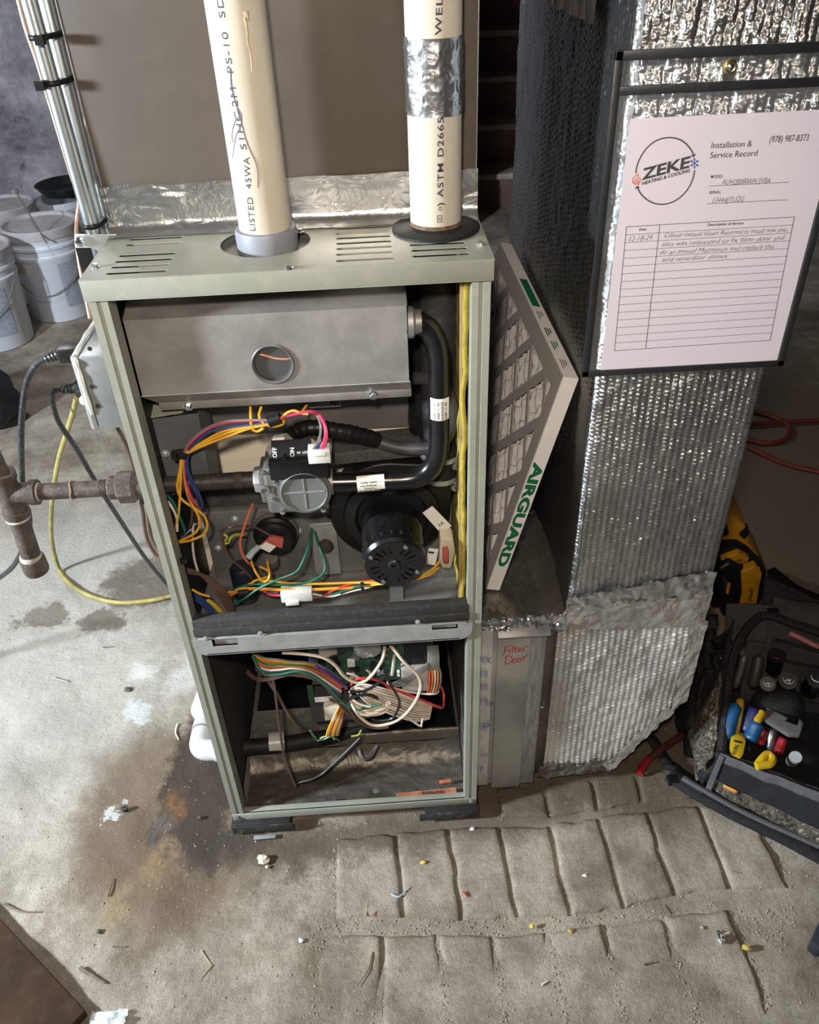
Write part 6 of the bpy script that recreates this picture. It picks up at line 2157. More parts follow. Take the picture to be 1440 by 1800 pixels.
def ptext(s, c, a, b3, h, mat, bold=0.0, shear=0.0, jitter=0.0, nm='printed_text', wob=0):
    A_, B_ = seen(c, a), seen(c, b3)
    d = B_ - A_
    n_ = Vector((0, 0, 1))
    mb = MB()
    text_mb(mb, s, A_, d, n_, h, width=d.length, bold=bold, shear=shear, lift=0.0, jitter=jitter)
    return flatobj(nm, mb, mat, SH)


ptext('Installation &', CP, (713, 303), (980, 290), 0.0058, ink, 0.0, 0.0)
ptext('Service Record', CP, (705, 368), (1015, 352), 0.0058, ink, 0.0, 0.0)
ptext('(978) 987-8373', CP, (1096, 266), (1352, 252), 0.0063, ink, 0.0, 0.0)
ptext('MODEL:', CP, (710, 500), (793, 496), 0.0030, ink, 0.01)
ptext('SERIAL:', CP, (698, 604), (777, 599), 0.0030, ink, 0.01)
ptext('AUH2B080A9V3VBA', CP, (780, 544), (1100, 532), 0.0055, inkp, -0.012, 0.25, 0.05, 'handwriting')
ptext('13444JTU2G', CP, (720, 664), (930, 653), 0.0056, inkp, -0.012, 0.25, 0.05, 'handwriting')
ptext('HEATING & COOLING', CL, (492, 978), (1098, 808), 0.0034, ink, 0.03)
ptext('ZEKE', CL, (486, 910), (1092, 748), 0.0108, ink, 0.032)
ptext('Date', CP, (238, 846), (286, 843), 0.0026, ink, 0.02)
ptext('Description of Service', CP, (690, 815), (926, 803), 0.0026, ink, 0.02)
ptext('12-18-24', CP, (170, 918), (325, 903), 0.0055, inkp, -0.012, 0.25, 0.06, 'handwriting')
for s, a, b3 in (('Cabinet exhaust blown Returned to install new one,', (405, 892), (1210, 852)), ('also was requested to fix filter door and', (386, 950), (1195, 905)),
                 ('do an annual Maintence and replace the', (374, 1003), (1126, 962)), ('acid neutrilizer stones.', (386, 1052), (822, 1024))):
    ptext(s, CP, a, b3, 0.0050, inkp, -0.012, 0.25, 0.07, 'handwriting')


def pline(c, a, b3, w_=0.0005, mat=ink, nm='ruled_line'):
    A_, B_ = seen(c, a), seen(c, b3)
    d = (B_ - A_).normalized()
    n_ = Vector((-d.z, 0, d.x)) * w_ / 2
    return flatobj(nm, MB().add([A_ - n_, B_ - n_, B_ + n_, A_ + n_], [(0, 1, 2, 3)]), mat, SH)


pline(CP, (700, 552), (1226, 526))
pline(CP, (687, 669), (1213, 642))
tl, tr_, bl, brr = (155, 820), (1262, 755), (76, 1637), (1102, 1568)
for k in range(17):
    t = 0 if k == 0 else (k / 16) ** 0.985
    a = (tl[0] + (bl[0] - tl[0]) * t, tl[1] + (bl[1] - tl[1]) * t)
    b3 = (tr_[0] + (brr[0] - tr_[0]) * t, tr_[1] + (brr[1] - tr_[1]) * t)
    pline(CP, a, b3, 0.0006 if k in (0, 16) else 0.00045)
pline(CP, tl, bl, 0.0006)
pline(CP, tr_, brr, 0.0006)
pline(CP, (375, 807), (282, 1622), 0.0006)


def pcurve(c, pts, w_, mat, nm='logo'):
    P = spline([seen(c, p) for p in pts], 6)
    mb = MB()
    L_ = []
    for i, p in enumerate(P):
        t = P[min(i + 1, len(P) - 1)] - P[max(i - 1, 0)]
        n_ = Vector((-t.z, 0, t.x)).normalized() * w_ / 2
        L_ += [p + n_, p - n_]
    mb.add(L_, [(2 * i, 2 * i + 1, 2 * i + 3, 2 * i + 2) for i in range(len(P) - 1)])
    return flatobj(nm, mb, mat, SH)


pcurve(CL, [(416, 825), (428, 745), (465, 645), (535, 530), (630, 440), (740, 388), (870, 374), (985, 405), (1065, 465), (1122, 540), (1150, 605)], 0.0013, ink)
pcurve(CL, [(1162, 785), (1140, 890), (1085, 1010), (1000, 1110), (890, 1185), (770, 1217), (650, 1205), (545, 1150), (470, 1070), (432, 995)], 0.0013, ink)
pcurve(CL, [(1120, 598), (1150, 612), (1170, 575)], 0.0011, ink)
pcurve(CL, [(412, 1030), (430, 992), (462, 1012)], 0.0011, ink)
pcurve(CL, [(410, 972), (378, 940), (382, 890), (410, 862), (440, 835), (446, 870), (468, 890), (472, 930), (452, 968), (435, 972)], 0.0009, inkr)
pcurve(CL, [(400, 955), (398, 920), (420, 900), (432, 885), (440, 915), (455, 925), (450, 955)], 0.0008, inkr)
pcurve(CL, [(420, 965), (418, 940), (430, 925), (438, 945), (436, 965)], 0.0008, inkr)
sc_ = (1158, 698)
for k in range(6):
    th = PI / 2 + PI / 3 * k
    e = (sc_[0] + 54 * math.cos(th), sc_[1] - 66 * math.sin(th))
    pline(CL, sc_, e, 0.0009, inkb, 'logo')
    for f in (0.5, 0.75):
        m_ = (sc_[0] + (e[0] - sc_[0]) * f, sc_[1] + (e[1] - sc_[1]) * f)
        for dth in (0.7, -0.7):
            pline(CL, m_, (m_[0] + 18 * math.cos(th + dth), m_[1] - 20 * math.sin(th + dth)), 0.0007, inkb, 'logo')

# ================================================================== TOOL BACKPACK
fab = M('black_nylon_fabric', (0.009, 0.009, 0.010), 0.75, 0, 0.3, 50, 0.35, 500, spec=0.3, dust=0.05)
fabg = M('grey_nylon_lining', (0.045, 0.045, 0.045), 0.8, 0, 0.15, 40, 0.3, 600, spec=0.3)
web = M('grey_webbing', (0.085, 0.085, 0.09), 0.8, 0, 0.25, 300, 0.5, 700)
mesh_ = M('black_elastic_mesh', (0.006, 0.007, 0.009), 0.85, 0, 0.3, 400, 0.4, 800)


def camo_mat():
    m, nt, N, L, b = nodes_of('camouflage_cloth', 0.8)
    tc = N.new('ShaderNodeTexCoord')
    n = N.new('ShaderNodeTexNoise')
    n.inputs['Scale'].default_value = 55
    n.inputs['Detail'].default_value = 5
    n.inputs['Distortion'].default_value = 2.5
    L.new(tc.outputs['Object'], n.inputs['Vector'])
    r = N.new('ShaderNodeValToRGB')
    cr = r.color_ramp
    cr.interpolation = 'CONSTANT'
    cr.elements[0].color = (0.014, 0.012, 0.010, 1)
    cr.elements[1].position = 0.62
    cr.elements[1].color = (0.28, 0.235, 0.19, 1)
    for p_, c_ in ((0.42, (0.05, 0.042, 0.028)), (0.50, (0.11, 0.085, 0.06)), (0.56, (0.035, 0.032, 0.026))):
        e = cr.elements.new(p_)
        e.color = (*c_, 1)
    L.new(n.outputs['Fac'], r.inputs[0])
    L.new(r.outputs[0], b.inputs['Base Color'])
    return m


camo = camo_mat()
BAG = thing('tool_backpack', 'open camouflage and black tool backpack full of hand tools', 'backpack', at(1330, 1300, z=0.0))


def zz3(p):
    return np.array(at(p[0], p[1], z=p[2]))


def patch(nm, quad, mat, parent=BAG, n=(30, 16), amp=0.004, seed=1, off=0.0, fr=25, solid=0.004, sag=0.0):
    A_, B_, C_, D_ = [zz3(p) for p in quad]
    nn = np.cross(B_ - A_, D_ - A_)
    nn /= np.linalg.norm(nn)
    V2_, U2_ = np.meshgrid(np.linspace(0, 1, n[1]), np.linspace(0, 1, n[0]), indexing='ij')
    U3, V3 = U2_[..., None], V2_[..., None]
    P_ = (A_ * (1 - U3) + B_ * U3) * (1 - V3) + (D_ * (1 - U3) + C_ * U3) * V3
    L1, L2 = np.linalg.norm(B_ - A_), np.linalg.norm(D_ - A_)
    h_ = off + amp * fbm(U2_ * L1 * fr, V2_ * L2 * fr, seed, 3) + sag * np.sin(PI * U2_) * np.sin(PI * V2_)
    P_ = P_ + nn * h_[..., None]
    P_[..., 2] = np.maximum(P_[..., 2], 0.004)
    return gridobj(nm, P_, mat, parent, solid=solid)


BF0, BF1, TF0, TF1 = (1238, 1392, 0.004), (1470, 1516, 0.004), (1268, 1322, 0.115), (1475, 1400, 0.115)
BB0, TB0, TB1 = (1190, 1235, 0.004), (1290, 1078, 0.235), (1475, 1118, 0.26)


def qm(q, s, t):
    """pixel and height inside a quad given as four (px, py, z)"""
    a, b_, c_, d_ = [np.array(x) for x in q]
    return tuple((a * (1 - s) + b_ * s) * (1 - t) + (d_ * (1 - s) + c_ * s) * t)


def sub(q, s0, s1, t0, t1):
    return [qm(q, s0, t0), qm(q, s1, t0), qm(q, s1, t1), qm(q, s0, t1)]


FR = [BF0, BF1, TF1, TF0]
LS = [BB0, BF0, TF0, TB0]
patch('front_panel', FR, fab, n=(50, 20), amp=0.004, seed=3)
patch('elastic_pocket', sub(FR, 0.02, 1, 0.42, 0.90), mesh_, n=(50, 14), amp=0.002, seed=4, off=0.006)
patch('camouflage_strip', sub(FR, 0.03, 1, 0.16, 0.42), camo, n=(50, 10), amp=0.003, seed=5, off=0.005)
patch('webbing', sub(FR, 0.0, 1, 0.86, 1.02), web, n=(60, 6), amp=0.003, seed=6, off=0.010)
patch('webbing', sub(FR, 0.0, 0.045, 0.10, 1.0), web, n=(6, 24), amp=0.002, seed=7, off=0.010)
patch('orange_tag', sub(FR, 0.11, 0.22, 0.38, 0.45), M('orange_tag_cloth', (0.50, 0.22, 0.04), 0.7), n=(6, 4), amp=0.0, off=0.012, solid=0.001)
patch('side_panel', LS, fab, n=(36, 26), amp=0.010, seed=8, sag=0.02)
patch('camouflage_pocket', sub(LS, 0.42, 0.95, 0.10, 0.98), camo, n=(30, 24), amp=0.006, seed=9, off=0.014, sag=0.018)
patch('shoulder_padding', [(1182, 1220, 0.004), (1206, 1330, 0.004), (1240, 1180, 0.15), (1250, 1080, 0.22)], fab, n=(20, 20), amp=0.006, seed=14, off=0.006, solid=0.02)
patch('bag_floor', [(1260, 1340, 0.05), (1480, 1430, 0.05), (1480, 1180, 0.05), (1290, 1150, 0.05)], fab, n=(10, 10), amp=0.004)
BK = [(1300, 1235, 0.05), (1480, 1265, 0.05), TB1, (1318, 1075, 0.25)]
patch('back_lining', BK, fabg, n=(30, 24), amp=0.004, seed=15, solid=0.01)
for k in range(3):
    patch('lining_pocket', sub(BK, 0.22 + 0.02 * k, 1, 0.18 + 0.20 * k, 0.40 + 0.20 * k), fabg, n=(24, 10), amp=0.003, seed=16 + k, off=0.012 - 0.003 * k)
    e = [at(*qm(BK, s, 0.40 + 0.20 * k + 0.01)[:2], z=qm(BK, s, 0.40 + 0.20 * k)[2]) + Vector((-0.004, -0.012, 0)) for s in np.linspace(0.24 + 0.02 * k, 1, 10)]
    part('pocket_piping', MB().tube(e, 0.0035, 6), fab, BAG)
patch('grey_gusset', [(1275, 1128, 0.18), (1345, 1130, 0.20), (1362, 1064, 0.27), (1277, 1062, 0.26)], fabg, n=(12, 12), amp=0.004, seed=20)
patch('lid_flap', [(1352, 1090, 0.25), (1480, 1125, 0.25), (1480, 1070, 0.27), (1362, 1046, 0.27)], fabg, n=(20, 10), amp=0.005, seed=21, solid=0.02, sag=0.012)
patch('lid_back', [(1338, 1062, 0.20), (1480, 1110, 0.20), (1480, 1075, 0.24), (1345, 1012, 0.24)], fab, n=(20, 8), amp=0.004, seed=22)
rim = [at(1268, 1322, z=.118), at(1276, 1250, z=.15), at(1284, 1180, z=.19), at(1298, 1130, z=.225), at(1325, 1092, z=.25), at(1352, 1082, z=.26), at(1400, 1098, z=.262), at(1475, 1122, z=.262)]
part('zip_rim', MB().tube(rim, 0.0085, 8, smooth=5), fab, BAG)
q = at(1357, 1074, z=.272)
part('zip_pull', MB().box(q.x - 0.008, q.x + 0.012, q.y - 0.005, q.y + 0.005, q.z, q.z + 0.004), blackm, BAG, bevel=0.001)
part('buckle', MB().box(*(lambda p: (p.x - .010, p.x + .010, p.y - .006, p.y + .006, p.z - .004, p.z + .004))(at(1265, 1135, z=.19))), blackm, BAG, bevel=0.002)
part('ring_loop', MB().tube([at(1265 + 8 * math.cos(t), 1165 + 9 * math.sin(t), z=.17) for t in np.linspace(0, 2 * PI, 16)[:-1]], 0.0012, 5, closed=True), chrome, BAG)


def strap(nm, pts, w_, lift, mat=fab, parent=BAG):
    P = spline([at(p[0], p[1], z=p[2]) for p in pts], 6)
    L_, R_ = [], []
    for i, p in enumerate(P):
        t = (P[min(i + 1, len(P) - 1)] - P[max(i - 1, 0)]).normalized()
        s_ = t.cross(Vector((0, 0, 1))).normalized() * w_ / 2
        L_.append(tuple(p - s_))
        R_.append(tuple(p + s_))
    gridobj(nm, np.array([L_, R_]), mat, parent, solid=0.003)


strap('strap', [(1240, 1392, .014), (1210, 1372, .012), (1188, 1352, .010), (1172, 1340, .014), (1150, 1305, .018), (1132, 1285, .03), (1122, 1262, .06)], 0.022, 0.01)
strap('strap', [(1180, 1358, .012), (1225, 1388, .012), (1290, 1424, .012), (1370, 1462, .012), (1480, 1520, .012)], 0.045, 0.01)
strap('strap', [(1200, 1368, .024), (1300, 1424, .022), (1400, 1470, .022), (1480, 1505, .022)], 0.012, 0.02, web)
strap('strap', [(1345, 1005, .05), (1390, 1040, .05), (1440, 1062, .05), (1490, 1082, .05)], 0.06, 0.02)
part('buckle', MB().box(*(lambda p: (p.x - .010, p.x + .012, p.y - .010, p.y + .010, .006, .016))(at(1182, 1372, z=.01))), blackm, BAG, bevel=0.002)

# ---- tools in the bag
def grip(name, lab, pieces, cat, group='hand tools in the backpack'):
    """pieces: (part name, [(px,py,z)...], radius profile, material)"""
    a0 = pieces[0][1][0]
    t = thing(name, lab, cat, at(a0[0], a0[1], z=a0[2]), group)
    for nm, pts, rad, mt in pieces:
        P = [at(p[0], p[1], z=p[2]) for p in pts]
        f = rad if callable(rad) else (lambda t_, r_=rad: r_ * (1 - max(0, (abs(t_ - 0.5) - 0.36) / 0.14) ** 2 * 0.75))
        part(nm, MB().tube(P, f, 12, smooth=6), mt, t)
    return t


bluep = M('blue_grip', (0.006, 0.065, 0.17), 0.42, 0, 0.15, 40)  # tool colours darkened to stand in for the weaker light at the bag
yelp = M('yellow_grip', (0.42, 0.24, 0.008), 0.42, 0, 0.12, 40)
yelt = M('bright_yellow_plastic', (0.52, 0.34, 0.012), 0.42, 0, 0.1, 40)
navy = M('navy_grip', (0.012, 0.016, 0.075), 0.45, 0, 0.15, 40)
steel = M('tool_steel', (0.20, 0.20, 0.20), 0.35, 0.9, 0.15, 40)
steeld = M('dark_tool_steel', (0.09, 0.085, 0.08), 0.4, 0.7, 0.15, 40)
grip('pliers', 'blue and yellow handled pliers nearest the camouflage pocket', [('grip', [(1276, 1302, .12), (1282, 1278, .135), (1290, 1250, .15), (1293, 1243, .152)], 0.0135, bluep),
     ('grip', [(1290, 1298, .12), (1296, 1270, .14), (1301, 1240, .155), (1301, 1229, .158)], 0.0075, yelp), ('jaw', [(1283, 1302, .12), (1292, 1330, .09)], 0.008, steeld)], 'pliers')
grip('pliers', 'blue handled pliers with a yellow tip, in front of the navy handle', [('grip', [(1317, 1304, .12), (1324, 1288, .13), (1333, 1268, .145)], 0.0135, bluep),
     ('grip', [(1329, 1272, .145), (1337, 1258, .15), (1340, 1250, .152)], 0.0075, yelp), ('jaw', [(1317, 1304, .12), (1318, 1325, .09)], 0.008, steeld)], 'pliers')
grip('wire_stripper', 'red handled wire stripper with pale grey jaw standing in the bag', [('grip', [(1335, 1310, .115), (1339, 1296, .12), (1344, 1281, .13)], 0.0085, redp),
     ('grip', [(1368, 1326, .115), (1372, 1312, .12), (1378, 1296, .13)], 0.0085, redp), ('shank', [(1353, 1322, .10), (1356, 1298, .12), (1358, 1280, .13)], 0.009, steel)], 'wire stripper')
JW = thing('folding_saw', 'pale grey metal folding tool lying across the red handles', 'tool', at(1375, 1280, z=.13), 'hand tools in the backpack')
jp = [(1342, 1262), (1346, 1248), (1360, 1255), (1384, 1266), (1380, 1271), (1362, 1266), (1400, 1280), (1404, 1268), (1411, 1276), (1404, 1298), (1385, 1296), (1356, 1278), (1342, 1270)]
part('frame', MB().prism([at(*p, z=.14) for p in jp], (0, 0, 0.008)), M('pale_grey_casting', (0.19, 0.185, 0.18), 0.4, 0.4, 0.15, 40), JW, bevel=0.001)
HK = thing('key_holder', 'yellow folding hex-key holder with a slot, in the front pocket', 'tool', at(1297, 1320, z=.12), 'hand tools in the backpack')
kp = [(1285, 1298), (1290, 1292), (1306, 1296), (1312, 1303), (1307, 1328), (1301, 1336), (1284, 1326), (1282, 1316)]
part('body', MB().prism([at(*p, z=.135) for p in kp], (0.010, 0.018, -0.010)), yelt, HK, bevel=0.003)
part('slot', MB().prism([at(*p, z=.1358) for p in ((1290, 1301), (1304, 1304), (1304, 1307), (1291, 1304))], (0, 0, 0.001)), ink, HK)
text_obj('stamp', 'KLEIN', at(1291, 1327, z=.1362), at(1300, 1308, z=.1362) - at(1291, 1327, z=.1362), at(1289, 1310, z=.1362) - at(1297, 1313, z=.1362), 0.006, ink, HK, bold=0.02, lift=0.0006)
YL = thing('looped_tool', 'yellow tool with a looped end poking over the front pocket webbing', 'tool', at(1345, 1340, z=.12), 'hand tools in the backpack')
lp = [at(1332 + 0.0 * k, 1345, z=.125) for k in range(1)] + [at(p[0], p[1], z=.128) for p in ((1340, 1334), (1350, 1326), (1358, 1334), (1354, 1343), (1342, 1345), (1330, 1347))]
part('loop', MB().tube(lp, 0.0072, 10, smooth=5), yelt, YL)
DC = thing('socket_driver', 'round grey driver end with lettering standing upright in the bag', 'tool', at(1399, 1332, z=.1), 'hand tools in the backpack')
q = at(1399, 1331, z=.125)
part('cap', MB().lathe([(0.0105, -0.05), (0.0110, 0), (0.010, 0.003), (0.001, 0.003)], q, (-0.25, -0.4, 0.8), 20), M('grey_cap', (0.26, 0.28, 0.29), 0.5), DC)
grip('screwdriver', 'navy handled screwdriver between the blue pliers', [('handle', [(1310, 1290, .12), (1318, 1268, .135), (1330, 1244, .15)], 0.0145, navy)], 'screwdriver')
for lab, a, b3, r_ in (('black handled nut driver with a red ringed end, tallest at the back', (1358, 1185), (1366, 1152), 0.0170), ('black nut driver with a white cross on its end, middle of the row', (1378, 1210), (1386, 1196), 0.0165),
                       ('short black nut driver with white marks, left of the row', (1344, 1212), (1350, 1202), 0.0140), ('black nut driver cut off by the right edge of the photo', (1424, 1212), (1437, 1192), 0.0190)):
    t = grip('nut_driver', lab, [('handle', [(a[0], a[1], .12), ((a[0] + b3[0]) / 2, (a[1] + b3[1]) / 2, .155), (b3[0], b3[1], .19)], lambda t_, r_=r_: r_ * (1 - 0.12 * math.sin(t_ * PI)), blackp)], 'nut driver')
    e = at(b3[0], b3[1], z=.1905)
    ringm = redp if 'red' in lab else M('white_print', (0.75, 0.75, 0.75), 0.6)
    part('end_mark', MB().tube([e + Vector((r_ * .55 * math.cos(k), r_ * .55 * math.sin(k), 0.0008)) for k in np.linspace(0, 2 * PI, 18)[:-1]], 0.0006, 4, closed=True), ringm, t)
    if 'cross' in lab or 'white' in lab:
        part('end_mark', MB().box(e.x - r_ * .4, e.x + r_ * .4, e.y - .0007, e.y + .0007, e.z, e.z + .0012).box(e.x - .0007, e.x + .0007, e.y - r_ * .4, e.y + r_ * .4, e.z, e.z + .0012), M('white_print', (0.75, 0.75, 0.75), 0.6), t)
POC = thing('black_pouch', 'rounded black cloth pouch behind the pliers in the bag', 'pouch', at(1360, 1240, z=.10), 'hand tools in the backpack')
bm_ = MB().ball(at(1368, 1238, z=.125), 0.050, 0.040, 0.035, 22, 14)
part('body', bm_, fab, POC)
pk = M('pink_plastic', (0.32, 0.11, 0.11), 0.4)
grip('pink_marker', 'pink marker tucked in the grey lining pocket', [('body', [(1386, 1112, .235), (1404, 1120, .235), (1445, 1140, .235)], 0.006, pk)], 'marker')
grip('pocket_knife', 'dark pocket knife clipped left of the nut drivers', [('body', [(1322, 1210, .13), (1330, 1180, .16), (1335, 1150, .185)], 0.011, M('brown_black_plastic', (0.035, 0.030, 0.026), 0.5)), ('clip', [(1320, 1192, .15), (1327, 1160, .18)], 0.003, steel)], 'knife')
grip('tin_snips', 'grey flat blade standing at the left inside the bag', [('blade', [(1292, 1210, .12), (1302, 1180, .15), (1310, 1150, .18)], 0.008, M('grey_flat_steel', (0.10, 0.10, 0.095), 0.5, 0.5))], 'blade')

# ================================================================== CORDLESS TOOL BEHIND THE DUCT
yd = M('tool_yellow_plastic', (0.50, 0.23, 0.004), 0.45, 0, 0.12, 30, 0.05, 300)
CT = thing('cordless_tool', 'yellow and black cordless tool with a slide-on battery behind the duct', 'power tool', at(1290, 1100, y=.50))
CT.location.z = 0.0
Yt = 0.47


def ctp(nm, pts, y0, dep, mat, bev=0.004, parent=CT):
    return part(nm, MB().prism([at(*p, y=y0) for p in pts], (0, dep, dep * 0.25)), mat, parent, bevel=bev, seg=3)


ctp('body', [(1205, 1110), (1215, 960), (1240, 905), (1272, 894), (1300, 915), (1319, 936), (1317, 955), (1330, 972), (1350, 1004), (1352, 1030), (1330, 1110)], Yt + 0.055, 0.11, yd, 0.008)
ctp('black_recess', [(1225, 950), (1262, 905), (1278, 920), (1283, 940), (1262, 948), (1228, 958)], Yt + 0.05, 0.02, blackp, 0.003)
ctp('vent', [(1300, 940), (1308, 933), (1318, 932), (1317, 940), (1309, 949)], Yt + 0.05, 0.02, blackp, 0.001)
ctp('battery_shoe', [(1220, 990), (1262, 966), (1300, 963), (1320, 975), (1349, 1005), (1347, 1040), (1330, 1075), (1255, 1075), (1225, 1010)], Yt + 0.030, 0.05, blackp, 0.006)
BT = ctp('battery', [(1262, 1002), (1285, 990), (1300, 1000), (1332, 1003), (1342, 1020), (1330, 1080), (1270, 1085), (1262, 1050)], Yt, 0.05, blackp, 0.007)
ctp('battery_band', [(1303, 1006), (1330, 996), (1341, 1010), (1336, 1030), (1330, 1072), (1300, 1072), (1305, 1040)], Yt - 0.004, 0.02, yd, 0.004)
for k in range(5):
    ctp('grip_rib', [(1308 + 6.4 * k, 1008 - 1.8 * k), (1311 + 6.4 * k, 1007 - 1.8 * k), (1310 + 6.0 * k, 1028 - 0.8 * k), (1307 + 6.0 * k, 1029 - 0.8 * k)], Yt - 0.0065, 0.006, yd, 0.0008)
ctp('name_plate', [(1268, 985), (1300, 973), (1318, 982), (1314, 990), (1292, 996), (1272, 996)], Yt + 0.016, 0.015, yd, 0.002)
text_obj('lettering', 'XTREME', at(1285, 991, y=Yt + 0.0155), at(1312, 983, y=Yt + 0.0155) - at(1285, 991, y=Yt + 0.0155), at(1284, 983, y=Yt + 0.0155) - at(1286, 992, y=Yt + 0.0155), 0.006, ink, CT, width=0.026, bold=0.02, lift=0.0012)
text_obj('lettering', 'DEWALT', at(1319, 1034, y=Yt - .005), at(1312, 1074, y=Yt - .005) - at(1319, 1034, y=Yt - .005), at(1329, 1036, y=Yt - .005) - at(1318, 1034, y=Yt - .005), 0.008, ink, BT and CT, width=0.040, bold=0.03, lift=0.0012)
ctp('spec_plate', [(1270, 1010), (1283, 1024), (1278, 1044), (1274, 1038)], Yt - 0.0015, 0.004, M('dark_label', (0.03, 0.03, 0.03), 0.4), 0.0)
ctp('spec_band', [(1280, 1024), (1285, 1027), (1280, 1046), (1276, 1042)], Yt - 0.0025, 0.004, yd, 0.0)
ctp('handle', [(1200, 1120), (1228, 1000), (1258, 1000), (1262, 1050), (1245, 1120)], Yt + 0.06, 0.06, yd, 0.010)

# red handled tool on the floor
RT = thing('pry_tool', 'red tipped bent tool on the floor beside the backpack strap', 'tool', at(1130, 1355, z=0.01))
part('tip', MB().tube([at(1124, 1360, z=.012), at(1131, 1346, z=.014), at(1140, 1335, z=.016)], 0.008, 10, smooth=5), redp, RT)
part('shaft', MB().tube([at(1140, 1335, z=.016), at(1158, 1320, z=.018), at(1180, 1305, z=.016), at(1205, 1290, z=.012)], 0.0075, 10, smooth=5), M('dark_red_grip', (0.06, 0.016, 0.012), 0.5), RT)

# extension cords in the right background
rc = M('dark_red_cord', (0.16, 0.028, 0.016), 0.5, 0, 0.2, 30)


def cord(pts, lab, r=0.0075):
    P = [at(p[0], p[1], z=0.012) for p in pts]
    tag(obj('extension_cord', MB().tube(P, r, 8, smooth=7), rc), lab, 'cord', 'red cords on the dark floor')


cord([(1290, 716), (1325, 722), (1350, 729), (1372, 738), (1386, 748), (1388, 762), (1376, 774), (1352, 779), (1325, 775), (1295, 765)], 'looped dark red cord on the floor behind the pouch')
cord([(1280, 750), (1320, 746), (1370, 742), (1460, 738)], 'straight dark red cord crossing the loop on the dark floor')
cord([(1290, 770), (1318, 786), (1350, 802), (1390, 818), (1460, 834)], 'nearest dark red cord, slanting towards the right edge')

# ================================================================== TIMBER, SCRAPS AND DEBRIS
wood = M('old_brown_timber', (0.055, 0.026, 0.012), 0.75, 0, 0.5, 8, 0.4, 60, spec=0.25, col2=(0.020, 0.012, 0.008), stretch=(1, 1, 1), dust=0.04)
p0 = at(150, 1776, z=0.022)
d1 = (at(0, 1615, z=0.022) - p0).normalized()
d2 = Vector((-d1.y, d1.x, 0))
if d2.y > 0:
    d2 = -d2
mb = MB().prism([p0, p0 + d1 * 0.45, p0 + d1 * 0.45 + d2 * 0.32, p0 + d2 * 0.32], (0, 0, -0.020))
tag(obj('timber_block', mb, wood, bevel=0.003), 'scuffed dark brown timber block in the bottom left corner', 'timber')
fm = M('milky_plastic_film', (0.62, 0.64, 0.64), 0.3, 0, 0.1, 40, alpha=0.75)
A_ = np.array(at(190, 1798, z=0.01))
g = []
for i in range(14):
    row = []
    for j in range(14):
        x, y = (i / 13 - 0.5), (j / 13 - 0.5)
        row.append((A_[0] + x * 0.055, A_[1] + y * 0.05 - 0.008, 0.010 + 0.012 * abs(float(fbm(x * 5, y * 5, 3, 3))) - 0.006 * (x * x + y * y)))
    g.append(row)
tag(gridobj('plastic_scrap', np.array(g), fm), 'crumpled milky plastic scrap beside the timber block', 'scrap')
q = at(1446, 1640, z=0.03)
tag(obj('dark_case', MB().prism([at(1425, 1655, z=.03), at(1450, 1600, z=.03), at(1500, 1600, z=.03), at(1500, 1670, z=.03), at(1440, 1668, z=.03)], (0, 0, -0.028)), M('dark_case_plastic', (0.02, 0.024, 0.032), 0.5), bevel=0.003),
    'corner of a dark case at the lower right edge', 'case')


def fz_(p):
    return float(floor_h(np.array([p.x]), np.array([p.y]))[0])


def deb(name, lab, cat, mb, mat, group='debris on the floor'):
    tag(obj(name, mb, mat), lab, cat, group)


def stick(a, b3, r, lab, mat, mid=None, cat='splinter', name='splinter'):
    P = [fl(*a)] + ([fl(*mid)] if mid else []) + [fl(*b3)]
    P = [Vector((p.x, p.y, max(fz_(p), 0.0) + r + 0.0012)) for p in P]
    deb(name, lab, cat, MB().tube(P, lambda t: r * (1 - 0.5 * t), 6, smooth=3 if mid else 0), mat)


def lump(p, rx, ry, rz, lab, mat, cat='pebble', name='pebble', seed=1, jit=0.5):
    q_ = fl(*p)
    zc_ = max(fz_(q_), 0.0) + rz * 0.85 + 0.001
    deb(name, lab, cat, MB().ball((q_.x, q_.y, zc_), rx, ry, rz, 8, 6, jit, seed), mat)


wd = M('grey_wood_splinter', (0.15, 0.11, 0.085), 0.8, 0, 0.3, 60)
wl = M('pale_straw', (0.50, 0.40, 0.24), 0.8, 0, 0.2, 60)
chalk = M('pale_cream_plaster', (0.62, 0.58, 0.44), 0.85, 0, 0.2, 60, 0.3, 200)
yst = M('yellow_crumb', (0.52, 0.42, 0.10), 0.8, 0, 0.2, 60)
dks = M('dark_pebble_stone', (0.09, 0.085, 0.075), 0.85, 0, 0.3, 60, 0.3, 200)
wst = M('white_crumb', (0.68, 0.66, 0.62), 0.8, 0, 0.1, 60)
grn = M('dark_green_crumb', (0.03, 0.05, 0.04), 0.5, 0, 0.3, 60)
stick((10, 1592), (73, 1608), 0.0022, 'thin bent twig above the timber block', wd, (40, 1606))
stick((142, 1704), (187, 1732), 0.0035, 'thick grey splinter at lower left', wd)
stick((93, 1194), (121, 1201), 0.0025, 'pale grey splinter on the concrete at left', M('pale_splinter', (0.36, 0.33, 0.31), 0.8))
stick((182, 1141), (202, 1140), 0.0016, 'tiny dark twig high on the left concrete', wd)
stick((191, 1578), (200, 1548), 0.0018, 'upright dark twig below the rust stain', wd)
stick((313, 1276), (316, 1306), 0.0022, 'white curl of plastic beside the drain elbow', wst, (310, 1292), 'curl', 'plastic_curl')
stick((354, 1672), (372, 1698), 0.0010, 'pale straw near the bottom left', wl)
stick((372, 1698), (350, 1722), 0.0010, 'second pale straw crossing near the bottom left', wl)
stick((655, 1675), (628, 1735), 0.0014, 'long brown stalk on the floor below the furnace', M('brown_stalk', (0.19, 0.11, 0.055), 0.8), (648, 1705))
